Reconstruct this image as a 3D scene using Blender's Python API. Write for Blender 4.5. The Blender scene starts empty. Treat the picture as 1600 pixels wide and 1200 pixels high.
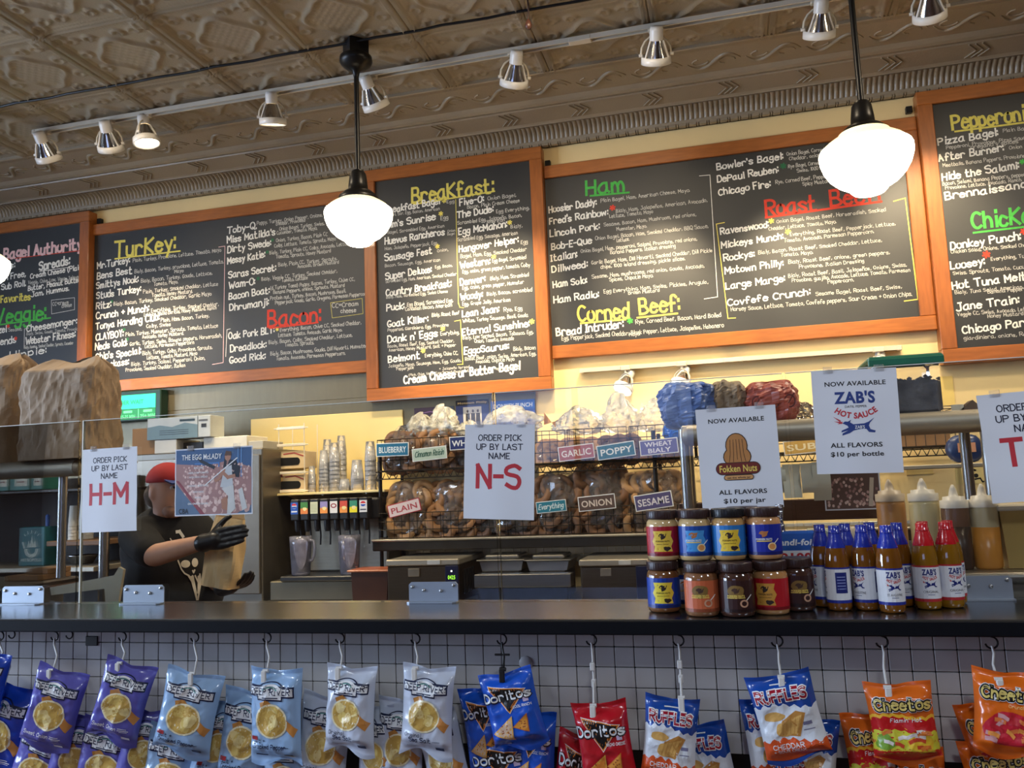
import bpy, bmesh, math, random
from mathutils import Vector, Matrix, Euler
random.seed(7)
sc = bpy.context.scene
col = sc.collection
PI = math.pi
# ------------------------------------------------------------------ camera
CAM = Vector((0.0, -2.10, 1.432)); FPX = 1313.4
PITCH, ROLL, YAW = 0.121547, -0.039207, 0.249971
_cy, _sy = math.cos(YAW), math.sin(YAW)
FWD = Vector((-_sy*math.cos(PITCH), _cy*math.cos(PITCH), math.sin(PITCH)))
_R0 = Vector((_cy, _sy, 0)); _U0 = _R0.cross(FWD)
RGT = math.cos(ROLL)*_R0 + math.sin(ROLL)*_U0
UPV = -math.sin(ROLL)*_R0 + math.cos(ROLL)*_U0
cd = bpy.data.cameras.new('camera'); cam = bpy.data.objects.new('camera', cd); col.objects.link(cam)
cd.sensor_fit = 'HORIZONTAL'; cd.sensor_width = 36.0; cd.lens = FPX/1600*36.0; cd.clip_start = 0.05
cam.matrix_world = Matrix(((RGT.x, UPV.x, -FWD.x, CAM.x), (RGT.y, UPV.y, -FWD.y, CAM.y), (RGT.z, UPV.z, -FWD.z, CAM.z), (0, 0, 0, 1)))
sc.camera = cam
# ------------------------------------------------------------------ colour management, world
sc.view_settings.view_transform = 'Standard'; sc.view_settings.look = 'None'
sc.view_settings.gamma = 1.0; sc.view_settings.use_curve_mapping = False
sc.view_settings.exposure = 0.0
wd = bpy.data.worlds.new('sky'); sc.world = wd; wd.use_nodes = True
wd.node_tree.nodes['Background'].inputs[0].default_value = (0.40, 0.54, 1.0, 1)
wd.node_tree.nodes['Background'].inputs[1].default_value = 3.0
# daylight at the shop windows in the left wall
def area(name, loc, rot, sx, sy, power, c):
    l = bpy.data.lights.new(name, 'AREA'); l.shape = 'RECTANGLE'; l.size = sx; l.size_y = sy; l.energy = power; l.color = c
    o = bpy.data.objects.new(name, l); col.objects.link(o); o.location = loc; o.rotation_euler = rot; return o
for _y, _p in ((-2.5, 380), (-.3, 180)):
    area('window_daylight', (-7.72, _y, 2.0), (0, -PI/2, 0), 2.3, 1.9, _p, (0.60, 0.76, 1.0))
# added fill lights over the customer side, unseen behind the camera
for _x, _y in ((-3.5, -2.6), (0.5, -3.2), (3.0, -1.5)):
    area('customer_fill', (_x, _y, 3.78), (0, 0, 0), 0.5, 0.5, 54, (0.84, 0.91, 1.0))
# added warm fill lights over the work aisle, without any fixture
for _x in (-3.3, -0.6, 2.0):
    area('kitchen_fill', (_x, 1.2, 3.79), (0, 0, 0), 0.4, 0.4, 40, (1.0, 0.82, 0.58))
# ------------------------------------------------------------------ planes of the place (metres)
GY, WY, TY, CZ, ZC = 0.32, 3.20, 0.12, 1.10, 3.84   # glass, back wall, counter tile face, counter top, ceiling
def ray(px, py): return (px-800)/FPX*RGT - (py-600)/FPX*UPV + FWD
def at(px, py, Y):
    d = ray(px, py); return CAM + d*((Y-CAM.y)/d.y)
def atz(px, py, Z):
    d = ray(px, py); return CAM + d*((Z-CAM.z)/d.z)
def ppm(P): return FPX/((Vector(P)-CAM).dot(FWD))       # pixels per metre at a point
# ------------------------------------------------------------------ materials
MATS = {}
def mat(name, c, rough=0.5, metal=0.0, var=0.08, scale=12.0, bump=0.0, bscale=None, spec=0.5, coat=0.0, emit=0.0, stretch=None, trans=0.0, alpha=1.0, sss=0.0, ecol=None, detail=3.0):
    if name in MATS: return MATS[name]
    m = bpy.data.materials.new(name); m.use_nodes = True; nt = m.node_tree; N = nt.nodes; L = nt.links
    b = N['Principled BSDF']
    b.inputs['Roughness'].default_value = rough; b.inputs['Metallic'].default_value = metal
    b.inputs['Specular IOR Level'].default_value = spec; b.inputs['Coat Weight'].default_value = coat
    b.inputs['Transmission Weight'].default_value = trans; b.inputs['Alpha'].default_value = alpha
    tc = N.new('ShaderNodeTexCoord'); mp = N.new('ShaderNodeMapping'); L.new(tc.outputs['Object'], mp.inputs[0])
    if stretch: mp.inputs['Scale'].default_value = stretch
    nz = N.new('ShaderNodeTexNoise'); nz.inputs['Scale'].default_value = scale; nz.inputs['Detail'].default_value = detail
    L.new(mp.outputs[0], nz.inputs['Vector'])
    mx = N.new('ShaderNodeMix'); mx.data_type = 'RGBA'
    lo = tuple(max(0, k*(1-var*2.2)) for k in c); hi = tuple(min(1, k*(1+var*2.2)) for k in c)
    mx.inputs[6].default_value = (*lo, 1); mx.inputs[7].default_value = (*hi, 1)
    L.new(nz.outputs['Fac'], mx.inputs[0]); L.new(mx.outputs[2], b.inputs['Base Color'])
    if bump:
        n2 = N.new('ShaderNodeTexNoise'); n2.inputs['Scale'].default_value = bscale or scale*3; n2.inputs['Detail'].default_value = 4
        L.new(mp.outputs[0], n2.inputs['Vector']); bp = N.new('ShaderNodeBump'); bp.inputs['Strength'].default_value = bump; bp.inputs['Distance'].default_value = 0.01
        L.new(n2.outputs['Fac'], bp.inputs['Height']); L.new(bp.outputs[0], b.inputs['Normal'])
    if emit:
        b.inputs['Emission Color'].default_value = (*(ecol or c), 1); b.inputs['Emission Strength'].default_value = emit
    m.diffuse_color = (*c, 1); MATS[name] = m; return m
def glassy(name, tint=(1, 1, 1), ior=1.45, rough=0.0, body=0.0, bodycol=(1, 1, 1), refl=1.0):
    """clear sheet or film: transparent with a real Fresnel reflection and a little milky body"""
    if name in MATS: return MATS[name]
    m = bpy.data.materials.new(name); m.use_nodes = True; nt = m.node_tree; N = nt.nodes; L = nt.links
    for n in list(N): N.remove(n)
    out = N.new('ShaderNodeOutputMaterial'); tr = N.new('ShaderNodeBsdfTransparent'); tr.inputs[0].default_value = (*tint, 1)
    gl = N.new('ShaderNodeBsdfGlossy'); gl.inputs['Roughness'].default_value = rough
    fr = N.new('ShaderNodeFresnel'); fr.inputs[0].default_value = ior
    mu = N.new('ShaderNodeMath'); mu.operation = 'MULTIPLY'; mu.inputs[1].default_value = refl; L.new(fr.outputs[0], mu.inputs[0])
    base = tr
    if body:
        df = N.new('ShaderNodeBsdfDiffuse'); df.inputs[0].default_value = (*bodycol, 1)
        nz = N.new('ShaderNodeTexNoise'); nz.inputs['Scale'].default_value = 25; nz.inputs['Detail'].default_value = 3
        tc = N.new('ShaderNodeTexCoord'); L.new(tc.outputs['Object'], nz.inputs['Vector'])
        mr = N.new('ShaderNodeMapRange'); mr.inputs[1].default_value = .3; mr.inputs[2].default_value = .7; mr.inputs[3].default_value = body*.55; mr.inputs[4].default_value = min(1, body*1.45)
        L.new(nz.outputs['Fac'], mr.inputs[0])
        m1 = N.new('ShaderNodeMixShader'); L.new(mr.outputs[0], m1.inputs[0]); L.new(tr.outputs[0], m1.inputs[1]); L.new(df.outputs[0], m1.inputs[2]); base = m1
    m2 = N.new('ShaderNodeMixShader'); L.new(mu.outputs[0], m2.inputs[0]); L.new(base.outputs[0], m2.inputs[1]); L.new(gl.outputs[0], m2.inputs[2])
    L.new(m2.outputs[0], out.inputs[0]); m.diffuse_color = (*bodycol, .3); MATS[name] = m; return m
def flat(c, rough=0.6, **k):      # printed colour, cached by value
    return mat('print_%02x%02x%02x_%d' % (*[int(min(1, max(0, v))*255) for v in c], int(rough*100)), c, rough, var=0.04, scale=40, **k)
def srgb(r, g, b):
    f = lambda v: (v/255/12.92 if v/255 <= 0.04045 else ((v/255+0.055)/1.055)**2.4)
    return (f(r), f(g), f(b))
# ------------------------------------------------------------------ scene graph helpers
def tag(o, label=None, cat=None, group=None, kind=None):
    if label: o['label'] = label
    if cat: o['category'] = cat
    if group: o['group'] = group
    if kind: o['kind'] = kind
    return o
def thing(name, label, cat, loc=(0, 0, 0), rot=(0, 0, 0), group=None, kind=None):
    o = bpy.data.objects.new(name, None); o.empty_display_size = 0.05; col.objects.link(o)
    o.location = loc; o.rotation_euler = rot; return tag(o, label, cat, group, kind)
def copy_tree(o, parent=None):
    c = o.copy(); col.objects.link(c); c.parent = parent
    for ch in list(o.children): copy_tree(ch, c)
    return c
class MB:
    """collects polygons of one part; obj() links them as one mesh object"""
    def __init__(s): s.v = []; s.f = []; s.m = []; s.cur = 0; s.sm = []; s.smooth = False
    def add(s, vs, fs):
        b = len(s.v); s.v += [tuple(x) for x in vs]
        for f in fs: s.f.append(tuple(i+b for i in f)); s.m.append(s.cur); s.sm.append(s.smooth)
        return s
    def box(s, a, b):
        x0, y0, z0 = a; x1, y1, z1 = b
        return s.add([(x0,y0,z0),(x1,y0,z0),(x1,y1,z0),(x0,y1,z0),(x0,y0,z1),(x1,y0,z1),(x1,y1,z1),(x0,y1,z1)],
                     [(0,3,2,1),(4,5,6,7),(0,1,5,4),(1,2,6,5),(2,3,7,6),(3,0,4,7)])
    def bbox(s, a, b, r=0.004):
        """box with chamfered edges"""
        bm = bmesh.new(); bmesh.ops.create_cube(bm, size=1)
        for v in bm.verts: v.co = Vector([(a[i]+b[i])/2 + v.co[i]*(b[i]-a[i]) for i in range(3)])
        bmesh.ops.bevel(bm, geom=bm.edges[:], offset=r, segments=1, affect='EDGES')
        return s.bm(bm)
    def bm(s, bm):
        bm.verts.index_update(); s.add([v.co[:] for v in bm.verts], [[v.index for v in f.verts] for f in bm.faces]); bm.free(); return s
    def ring(s, pts, closed=True):
        pass
    def tube(s, path, r, n=8, cap=True):
        path = [Vector(p) for p in path]; rs = r if hasattr(r, '__len__') else [r]*len(path)
        vs = []; up = None
        for i, p in enumerate(path):
            t = (path[min(i+1, len(path)-1)] - path[max(i-1, 0)]).normalized()
            if up is None:
                up = Vector((0, 0, 1)) if abs(t.z) < .9 else Vector((0, 1, 0))
            a = t.cross(up).normalized(); b_ = a.cross(t).normalized(); up = b_
            for k in range(n):
                q = 2*PI*k/n; vs.append(p + (a*math.cos(q) + b_*math.sin(q))*rs[i])
        fs = []
        for i in range(len(path)-1):
            for k in range(n):
                k2 = (k+1) % n; fs.append((i*n+k, i*n+k2, (i+1)*n+k2, (i+1)*n+k))
        old = s.smooth; s.smooth = n > 4; s.add(vs, fs); s.smooth = old
        if cap:
            m = len(path)-1; s.add(vs[:n], [tuple(range(n))]); s.add(vs[m*n:], [tuple(reversed(range(n)))])
        return s
    def lathe(s, prof, c=(0, 0, 0), n=24, M=None, arc=(0, 2*PI), sm=True):
        """prof: (radius, z) list about a vertical axis through c; M maps the result"""
        full = abs(arc[1]-arc[0]-2*PI) < 1e-6; k_ = n if full else n+1; vs = []
        for r, z in prof:
            for k in range(k_):
                q = arc[0] + (arc[1]-arc[0])*k/n; p = Vector((r*math.cos(q), r*math.sin(q), z))
                if M: p = M @ p
                vs.append((p.x+c[0], p.y+c[1], p.z+c[2]))
        fs = []
        for i in range(len(prof)-1):
            for k in range(n):
                k2 = (k+1) % k_; fs.append((i*k_+k, i*k_+k2, (i+1)*k_+k2, (i+1)*k_+k))
        old = s.smooth; s.smooth = sm; s.add(vs, fs); s.smooth = old; return s
    def sheet(s, fn, nu, nv, sm=True, flip=False):
        vs = [fn(i/nu, j/nv) for j in range(nv+1) for i in range(nu+1)]; w = nu+1; fs = []
        for j in range(nv):
            for i in range(nu):
                f = (j*w+i, j*w+i+1, (j+1)*w+i+1, (j+1)*w+i); fs.append(f[::-1] if flip else f)
        old = s.smooth; s.smooth = sm; s.add(vs, fs); s.smooth = old; return s
    def prism(s, poly, a, b, axis='y'):
        """2-D polygon pulled from a to b along an axis"""
        mk = {'y': lambda p, t: (p[0], t, p[1]), 'x': lambda p, t: (t, p[0], p[1]), 'z': lambda p, t: (p[0], p[1], t)}[axis]
        n = len(poly); vs = [mk(p, a) for p in poly] + [mk(p, b) for p in poly]
        fs = [tuple(range(n)), tuple(reversed(range(n, 2*n)))] + [(i, i+n, (i+1) % n+n, (i+1) % n) for i in range(n)]
        return s.add(vs, fs)
    def obj(s, name, mats, parent=None, label=None, off=True):
        if not isinstance(mats, (list, tuple)): mats = [mats]
        me = bpy.data.meshes.new(name)
        o = bpy.data.objects.new(name, me); col.objects.link(o)
        d = Vector((0, 0, 0))
        if parent is not None:
            o.parent = parent
            if off:
                q = parent
                while q is not None: d += q.location; q = q.parent
        me.from_pydata([(v[0]-d.x, v[1]-d.y, v[2]-d.z) for v in s.v], [], s.f)
        for m in mats: me.materials.append(m)
        me.polygons.foreach_set('material_index', [min(i, len(mats)-1) for i in s.m])
        me.polygons.foreach_set('use_smooth', s.sm)
        bm = bmesh.new(); bm.from_mesh(me); bmesh.ops.recalc_face_normals(bm, faces=bm.faces[:]) if not getattr(s, 'keep', False) else None; bm.to_mesh(me); bm.free()
        me.update()
        if label: o['label'] = label
        return o
def modmesh(o):
    """apply an object's modifiers into its mesh"""
    dg = bpy.context.evaluated_depsgraph_get(); dg.update()
    me = bpy.data.meshes.new_from_object(o.evaluated_get(dg)); old = o.data; o.modifiers.clear(); o.data = me
    if old.users == 0: bpy.data.meshes.remove(old)
    return o
def setkind(o, k='structure', label=None, cat=None):
    o['kind'] = k
    if label: o['label'] = label
    if cat: o['category'] = cat
    return o
# ------------------------------------------------------------------ lettering: a hand-drawn stroke font and the built-in sans
HF = {'a':'~48 28 06 04 13 33 45|48 44 53','b':'0b 03|~06 18 38 46 44 33 13 04','c':'~47 28 18 06 04 13 33 44','d':'4b 43|~47 28 18 06 04 13 33 45',
'e':'~06 46 47 28 18 06 04 13 33 44','f':'~4a 3b 2b 1a 13|07 37','g':'~48 28 18 06 05 14 34 45|~48 42 30 10 01','h':'0b 03|~06 18 38 46 43','i':'18 13|1a 1b',
'j':'~28 21 10 00|2a 2b','k':'0b 03|48 05 43','l':'1b 13','m':'08 03|~06 18 28 36 33|~36 48 58 66 63','n':'08 03|~06 18 38 46 43','o':'~28 07 04 23 44 47 28',
'p':'08 00|~07 28 38 46 44 33 13 04','q':'~47 28 18 06 04 13 33 45|48 40','r':'08 03|~06 18 38 47','s':'~47 28 07 16 35 44 33 13 04','t':'~1b 14 23 43|08 38',
'u':'~08 04 13 33 45|48 43','v':'08 23 48','w':'08 13 37 53 68','x':'08 43|48 03','y':'08 24|48 10','z':'08 48 03 43',
'A':'03 2b 53|16 46','B':'0b 03|~0b 3b 4a 48 37 07|~07 37 55 54 33 03','C':'~5a 3b 1a 07 14 33 54','D':'0b 03|~0b 3b 58 55 33 03','E':'4b 0b 03 43|07 37','F':'4b 0b 03|07 37',
'G':'~5a 3b 1a 07 14 33 54 56|56 36','H':'0b 03|5b 53|07 57','I':'1b 13|0b 2b|03 23','J':'~4b 44 33 13 04|2b 5b','K':'0b 03|5b 07 53','L':'0b 03 43','M':'03 0b 36 6b 63','N':'03 0b 53 5b',
'O':'~3b 1a 07 14 33 54 67 5a 3b','P':'0b 03|~0b 3b 5a 58 37 07','Q':'~3b 1a 07 14 33 54 67 5a 3b|35 62','R':'0b 03|~0b 3b 5a 58 37 07|27 53','S':'~5a 3b 0a 08 47 55 43 23 04','T':'0b 6b|3b 33',
'U':'~0b 05 23 33 55 5b','V':'0b 33 6b','W':'0b 23 48 63 8b','X':'0b 53|5b 03','Y':'0b 27 4b|27 23','Z':'0b 5b 03 53',
'0':'~2b 09 05 23 45 49 2b','1':'0a 1b 13','2':'~0a 2b 4a 48 03|03 43','6':'~4b 18 05 23 44 46 27 06','5':'4b 0b 07|~07 37 45 33 03','9':'~48 27 09 2b 49 43','4':'33 3b 05 45','3':'~0a 2b 49 27|~27 45 33 04','7':'0b 4b 13','8':'~27 4a 2b 0a 27 45 33 05 27',
'.':'03 04','\u002c':'14 02','\u003a':'04 05|08 09',"'":'0b 09','-':'07 37','(':'~2b 08 05 21','\u0029':'~0b 28 25 01','+':'07 47|29 25','=':'08 48|06 46','*':'26 2b|0a 47|07 4a','ñ':'08 03|~06 18 38 46 43|~0a 1b 3a 4b'}
_HC = {}
def hglyph(ch):
    if ch in _HC: return _HC[ch]
    out = []; mx = 0
    for st in HF.get(ch, '').split('|'):
        if not st: continue
        sm = st[0] == '~'; pts = [(int(q[0], 16), int(q[1], 16)-3) for q in st.lstrip('~').split()]
        mx = max(mx, max(p[0] for p in pts))
        if sm and len(pts) > 2:
            P = [pts[0]] + pts + [pts[-1]]
            if pts[0] == pts[-1]: P = [pts[-2]] + pts + [pts[1]]
            r = []
            for i in range(1, len(P)-2):
                for k in range(3):
                    t = k/3; a, b, c, d = P[i-1], P[i], P[i+1], P[i+2]
                    r.append(tuple(0.5*(2*b[j] + (c[j]-a[j])*t + (2*a[j]-5*b[j]+4*c[j]-d[j])*t*t + (3*b[j]-a[j]-3*c[j]+d[j])*t**3) for j in (0, 1)))
            r.append(pts[-1]); pts = r
        out.append(pts)
    _HC[ch] = (out, mx); return _HC[ch]
_BF = {}
def bglyph(ch, bold):
    bold = 0.0 if bold < .006 else (.02 if bold <= .026 else .038)
    k = (ch, bold)
    if k in _BF: return _BF[k]
    def mk(body):
        cu = bpy.data.curves.new('g', 'FONT'); cu.body = body; cu.size = 1.0; cu.offset = bold; cu.resolution_u = 3; cu.fill_mode = 'BOTH'
        o = bpy.data.objects.new('g', cu); col.objects.link(o); dg = bpy.context.evaluated_depsgraph_get()
        me = bpy.data.meshes.new_from_object(o.evaluated_get(dg)); vs = [(v.co.x, v.co.y) for v in me.vertices]; fs = [tuple(p.vertices) for p in me.polygons]
        bpy.data.objects.remove(o); bpy.data.curves.remove(cu); bpy.data.meshes.remove(me); return vs, fs
    vs, fs = ([], []) if ch == ' ' else mk(ch)
    if ('I', 'w') not in _BF: _BF[('I', 'w')] = max(p[0] for p in mk('I')[0])
    w2 = max(p[0] for p in mk(ch+'I')[0]) - _BF[('I', 'w')]
    if bold and ('I', 'w', bold) not in _BF: _BF[('I', 'w', bold)] = 1
    _BF[k] = (vs, fs, w2); return _BF[k]
for _b in (0.0, .02, .038):          # make the glyph outlines while the scene is still empty
    for _c in "ABCDEFGHIJKLMNOPRSTUVWXYZabcdefghijklmnopqrstuvwxyz0123456789 .$'-+": bglyph(_c, _b)
class Art:
    """flat print: shapes in a (u, v) plane, in layers, mapped onto any surface by build()"""
    def __init__(s): s.s = []; s.mats = []; s.lay = 0
    def mi(s, m):
        if m not in s.mats: s.mats.append(m)
        return s.mats.index(m)
    def poly(s, pts, m, fs=None, lay=None):
        s.s.append(([tuple(p) for p in pts], fs or [tuple(range(len(pts)))], s.mi(m), s.lay if lay is None else lay)); return s
    def rect(s, x0, y0, x1, y1, m, lay=None, seg=1):
        if seg == 1: return s.poly([(x0, y0), (x1, y0), (x1, y1), (x0, y1)], m, lay=lay)
        vs = [(x0+(x1-x0)*i/seg, y0+(y1-y0)*j/seg) for j in range(seg+1) for i in range(seg+1)]; w = seg+1
        return s.poly(vs, m, [(j*w+i, j*w+i+1, (j+1)*w+i+1, (j+1)*w+i) for j in range(seg) for i in range(seg)], lay)
    def disc(s, x, y, rx, ry, m, n=20, rings=1, lay=None, wob=0, a0=0):
        vs = [(x, y)]; fs = []
        for k in range(1, rings+1):
            for i in range(n):
                q = a0+2*PI*i/n; w = 1 + wob*math.sin(3*q+x*50)+wob*.6*math.sin(5*q+y*70); vs.append((x+rx*k/rings*math.cos(q)*w, y+ry*k/rings*math.sin(q)*w))
        for i in range(n): fs.append((0, 1+i, 1+(i+1) % n))
        for k in range(1, rings):
            for i in range(n):
                a = 1+(k-1)*n; b = 1+k*n; fs.append((a+i, b+i, b+(i+1) % n, a+(i+1) % n))
        return s.poly(vs, m, fs, lay)
    def annulus(s, x, y, rx, ry, w, m, n=24, lay=None, a0=0, a1=2*PI):
        vs = []; k_ = n+1
        for i in range(k_):
            q = a0+(a1-a0)*i/n; c_, s_ = math.cos(q), math.sin(q); vs += [(x+rx*c_, y+ry*s_), (x+(rx-w)*c_, y+(ry-w*ry/rx)*s_)]
        return s.poly(vs, m, [(2*i, 2*i+2, 2*i+3, 2*i+1) for i in range(n)], lay)
    def line(s, pts, w, m, lay=None):
        for i in range(1, len(pts)-1):          # split the stroke at sharp corners
            ax, ay = pts[i][0]-pts[i-1][0], pts[i][1]-pts[i-1][1]; bx, by = pts[i+1][0]-pts[i][0], pts[i+1][1]-pts[i][1]
            l1, l2 = math.hypot(ax, ay), math.hypot(bx, by)
            if l1 > 1e-9 and l2 > 1e-9 and (ax*bx+ay*by)/(l1*l2) < .62:
                e = w*.42; s.line(pts[:i]+[(pts[i][0]+ax/l1*e, pts[i][1]+ay/l1*e)], w, m, lay)
                return s.line([(pts[i][0]-bx/l2*e, pts[i][1]-by/l2*e)]+pts[i+1:], w, m, lay)
        vs = []; n = len(pts)
        for i, p in enumerate(pts):
            a = pts[max(i-1, 0)]; b = pts[min(i+1, n-1)]
            tx, ty = b[0]-a[0], b[1]-a[1]; l = math.hypot(tx, ty) or 1; nx, ny = -ty/l*w/2, tx/l*w/2
            vs += [(p[0]+nx, p[1]+ny), (p[0]-nx, p[1]-ny)]
        return s.poly(vs, m, [(2*i, 2*i+1, 2*i+3, 2*i+2) for i in range(n-1)], lay)
    def hand(s, t, x, y, h, m, width=None, wt=0.16, jit=0.05, slant=0.0, lay=None, R=random, rise=0.0):
        """hand-drawn text with its baseline at x, y"""
        u = h/8.0; adv = []
        for c in t: adv.append(4 if c == ' ' else hglyph(c)[1]+1.9)
        tot = sum(adv)*u or 1; sx = (width/tot) if width else 1.0
        cx = x; wv = wt*h
        for c, a in zip(t, adv):
            st, _ = hglyph(c) if c != ' ' else ([], 0)
            dy = R.uniform(-jit, jit)*h; ro = R.uniform(-jit, jit)*1.2; sc_ = 1+R.uniform(-jit, jit)*1.5
            for pts in st:
                P = []
                for px, py in pts:
                    X, Y = px*u*sc_*sx, py*u*sc_
                    X += slant*Y; P.append((cx + X - ro*Y, y + Y + ro*X + dy + rise*(cx+X-x)))
                # square the stroke ends
                if len(P) >= 2:
                    for e, f in ((0, 1), (-1, -2)):
                        tx, ty = P[e][0]-P[f][0], P[e][1]-P[f][1]; l = math.hypot(tx, ty) or 1
                        P[e] = (P[e][0]+tx/l*wv*.4, P[e][1]+ty/l*wv*.4)
                s.line(P, wv, m, lay)
            cx += a*u*sx
        return s
    def sans(s, t, x, y, h, m, width=None, bold=0.0, align='l', sxx=1.0, lay=None, warp=None, gap=0.0, slant=0.0):
        """built-in sans text; h is the cap height"""
        k = h/0.729; tot = sum(bglyph(c, bold)[2]+gap for c in t)*k*sxx
        if width: sxx *= width/tot; tot = width
        cx = x if align == 'l' else (x-tot/2 if align == 'c' else x-tot)
        for c in t:
            vs, fs, a = bglyph(c, bold)
            if vs:
                P = [(cx + p[0]*k*sxx + slant*p[1]*k, y + p[1]*k) for p in vs]
                if warp: P = [warp(q) for q in P]
                s.poly(P, m, fs, lay)
            cx += (a+gap)*k*sxx
        return s
    def star(s, x, y, r, m, lay=None, n=6):
        for i in range(n//2):
            q = PI*i/(n//2)+.3; s.line([(x-r*math.cos(q), y-r*math.sin(q)), (x+r*math.cos(q), y+r*math.sin(q))], r*.5, m, lay)
        return s
    def build(s, name, fn, parent=None, maxlen=None, label=None):
        """fn(u, v, layer) -> point in the parent's space"""
        mb = MB(); mb.keep = True
        for i_, (pts, fs, mi, lay) in enumerate(s.s):
            mb.cur = mi; lay = lay + (i_ % 16)*.05      # strokes never share one plane
            big = maxlen and (max(p[0] for p in pts)-min(p[0] for p in pts) > maxlen or max(p[1] for p in pts)-min(p[1] for p in pts) > maxlen)
            if big:
                bm = bmesh.new(); vv = [bm.verts.new((p[0], p[1], 0)) for p in pts]
                for f in fs:
                    try: bm.faces.new([vv[i] for i in f])
                    except ValueError: pass
                bmesh.ops.triangulate(bm, faces=bm.faces[:])
                for _ in range(5):
                    ed = [e for e in bm.edges if e.calc_length() > maxlen]
                    if not ed: break
                    bmesh.ops.subdivide_edges(bm, edges=ed, cuts=1); bmesh.ops.triangulate(bm, faces=bm.faces[:])
                bm.verts.index_update(); pts2 = [(v.co.x, v.co.y) for v in bm.verts]; fs2 = [[v.index for v in f.verts] for f in bm.faces]; bm.free()
            else: pts2, fs2 = pts, fs
            mb.add([fn(p[0], p[1], lay) for p in pts2], fs2)
        return mb.obj(name, s.mats, parent, label, off=False)
# ================================================================== the room
m_ceil = mat('painted_tin_taupe', srgb(146, 132, 110), 0.36, var=0.05, scale=3, bump=0.12, bscale=90, spec=0.5)
m_wall = mat('beige_wall_paint', srgb(234, 208, 150), 0.7, var=0.03, scale=2, bump=0.04, bscale=160)
m_brick = mat('dark_brown_brick', srgb(84, 62, 52), 0.8, var=0.15, scale=6)
m_floor = mat('brown_quarry_floor', srgb(96, 70, 58), 0.5, var=0.1, scale=4)
m_steel = mat('brushed_steel', srgb(176, 174, 170), 0.30, 1.0, var=0.06, scale=6, stretch=(1, 30, 30), bump=0.02, bscale=30)
m_steel2 = mat('satin_steel', srgb(168, 160, 144), 0.46, .75, var=0.07, scale=5, stretch=(2, 2, 14))
m_black = mat('black_plastic', srgb(22, 22, 24), 0.4, var=0.1)
m_wood = mat('orange_oak_frame', srgb(164, 96, 42), 0.38, var=0.16, scale=7, stretch=(1.2, 9, 9), bump=0.04, bscale=40, coat=0.2)
m_woodv = mat('orange_oak_stile', srgb(158, 90, 38), 0.38, var=0.16, scale=7, stretch=(9, 9, 1.2), bump=0.04, bscale=40, coat=0.2)
m_white = mat('white_plaster', srgb(214, 212, 204), 0.6, var=0.03)
m_dark = mat('dark_painted_metal', srgb(20, 20, 22), 0.35, 0.3, var=0.1)
XA, XB, YA = -7.6, 5.2, -6.2
o = MB().box((XA, YA, -0.1), (XB, WY+.1, 0)).obj('floor', m_floor); setkind(o)
o = MB().box((XA, WY, 0), (XB, WY+.12, ZC+.2)).obj('wall_back', m_wall); setkind(o); wall_back = o
o = MB().box((XB, YA, 0), (XB+.12, WY, ZC+.2)).obj('wall_right', m_brick); setkind(o)
# left wall with three shop windows, street wall behind the camera with one high window
def wall_with_windows(name, fixed, along_x, a0, a1, wins, zl, zh, n0):
    mb = MB(); B = (lambda p, q, z0, z1, t0, t1: mb.box((p, fixed+t0, z0), (q, fixed+t1, z1))) if along_x else (lambda p, q, z0, z1, t0, t1: mb.box((fixed+t0, p, z0), (fixed+t1, q, z1)))
    B(a0, a1, 0, zl, -.12, 0); B(a0, a1, zh, ZC+.2, -.12, 0); e = [a0]
    for c0, c1 in wins: e += [c0, c1]
    e.append(a1)
    for i in range(0, len(e), 2): B(e[i], e[i+1], zl, zh, -.12, 0)
    setkind(mb.obj(name, m_brick))
    for i, (c0, c1) in enumerate(wins):
        mb = MB(); B(c0, c0+.06, zl, zh, -.1, -.03); B(c1-.06, c1, zl, zh, -.1, -.03); B(c0+.06, c1-.06, zl, zl+.06, -.1, -.03); B(c0+.06, c1-.06, zh-.06, zh, -.1, -.03)
        if along_x: B((c0+c1)/2-.03, (c0+c1)/2+.03, zl+.06, zh-.06, -.1, -.03)
        wo = mb.obj('window_%d' % (n0+i), m_dark); setkind(wo); mb = MB(); B(c0+.06, c1-.06, zl+.06, zh-.06, -.07, -.062); mb.obj('pane', m_pane, wo)
m_pane = glassy('window_glass', refl=.6)
wall_with_windows('wall_left', XA, False, YA, WY, [(-3.55, -1.45), (-1.2, .6)], .9, 3.1, 1)
wall_with_windows('wall_street', YA, True, XA, XB, [(-2.9, -.3)], 1.62, 2.75, 4)
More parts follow.
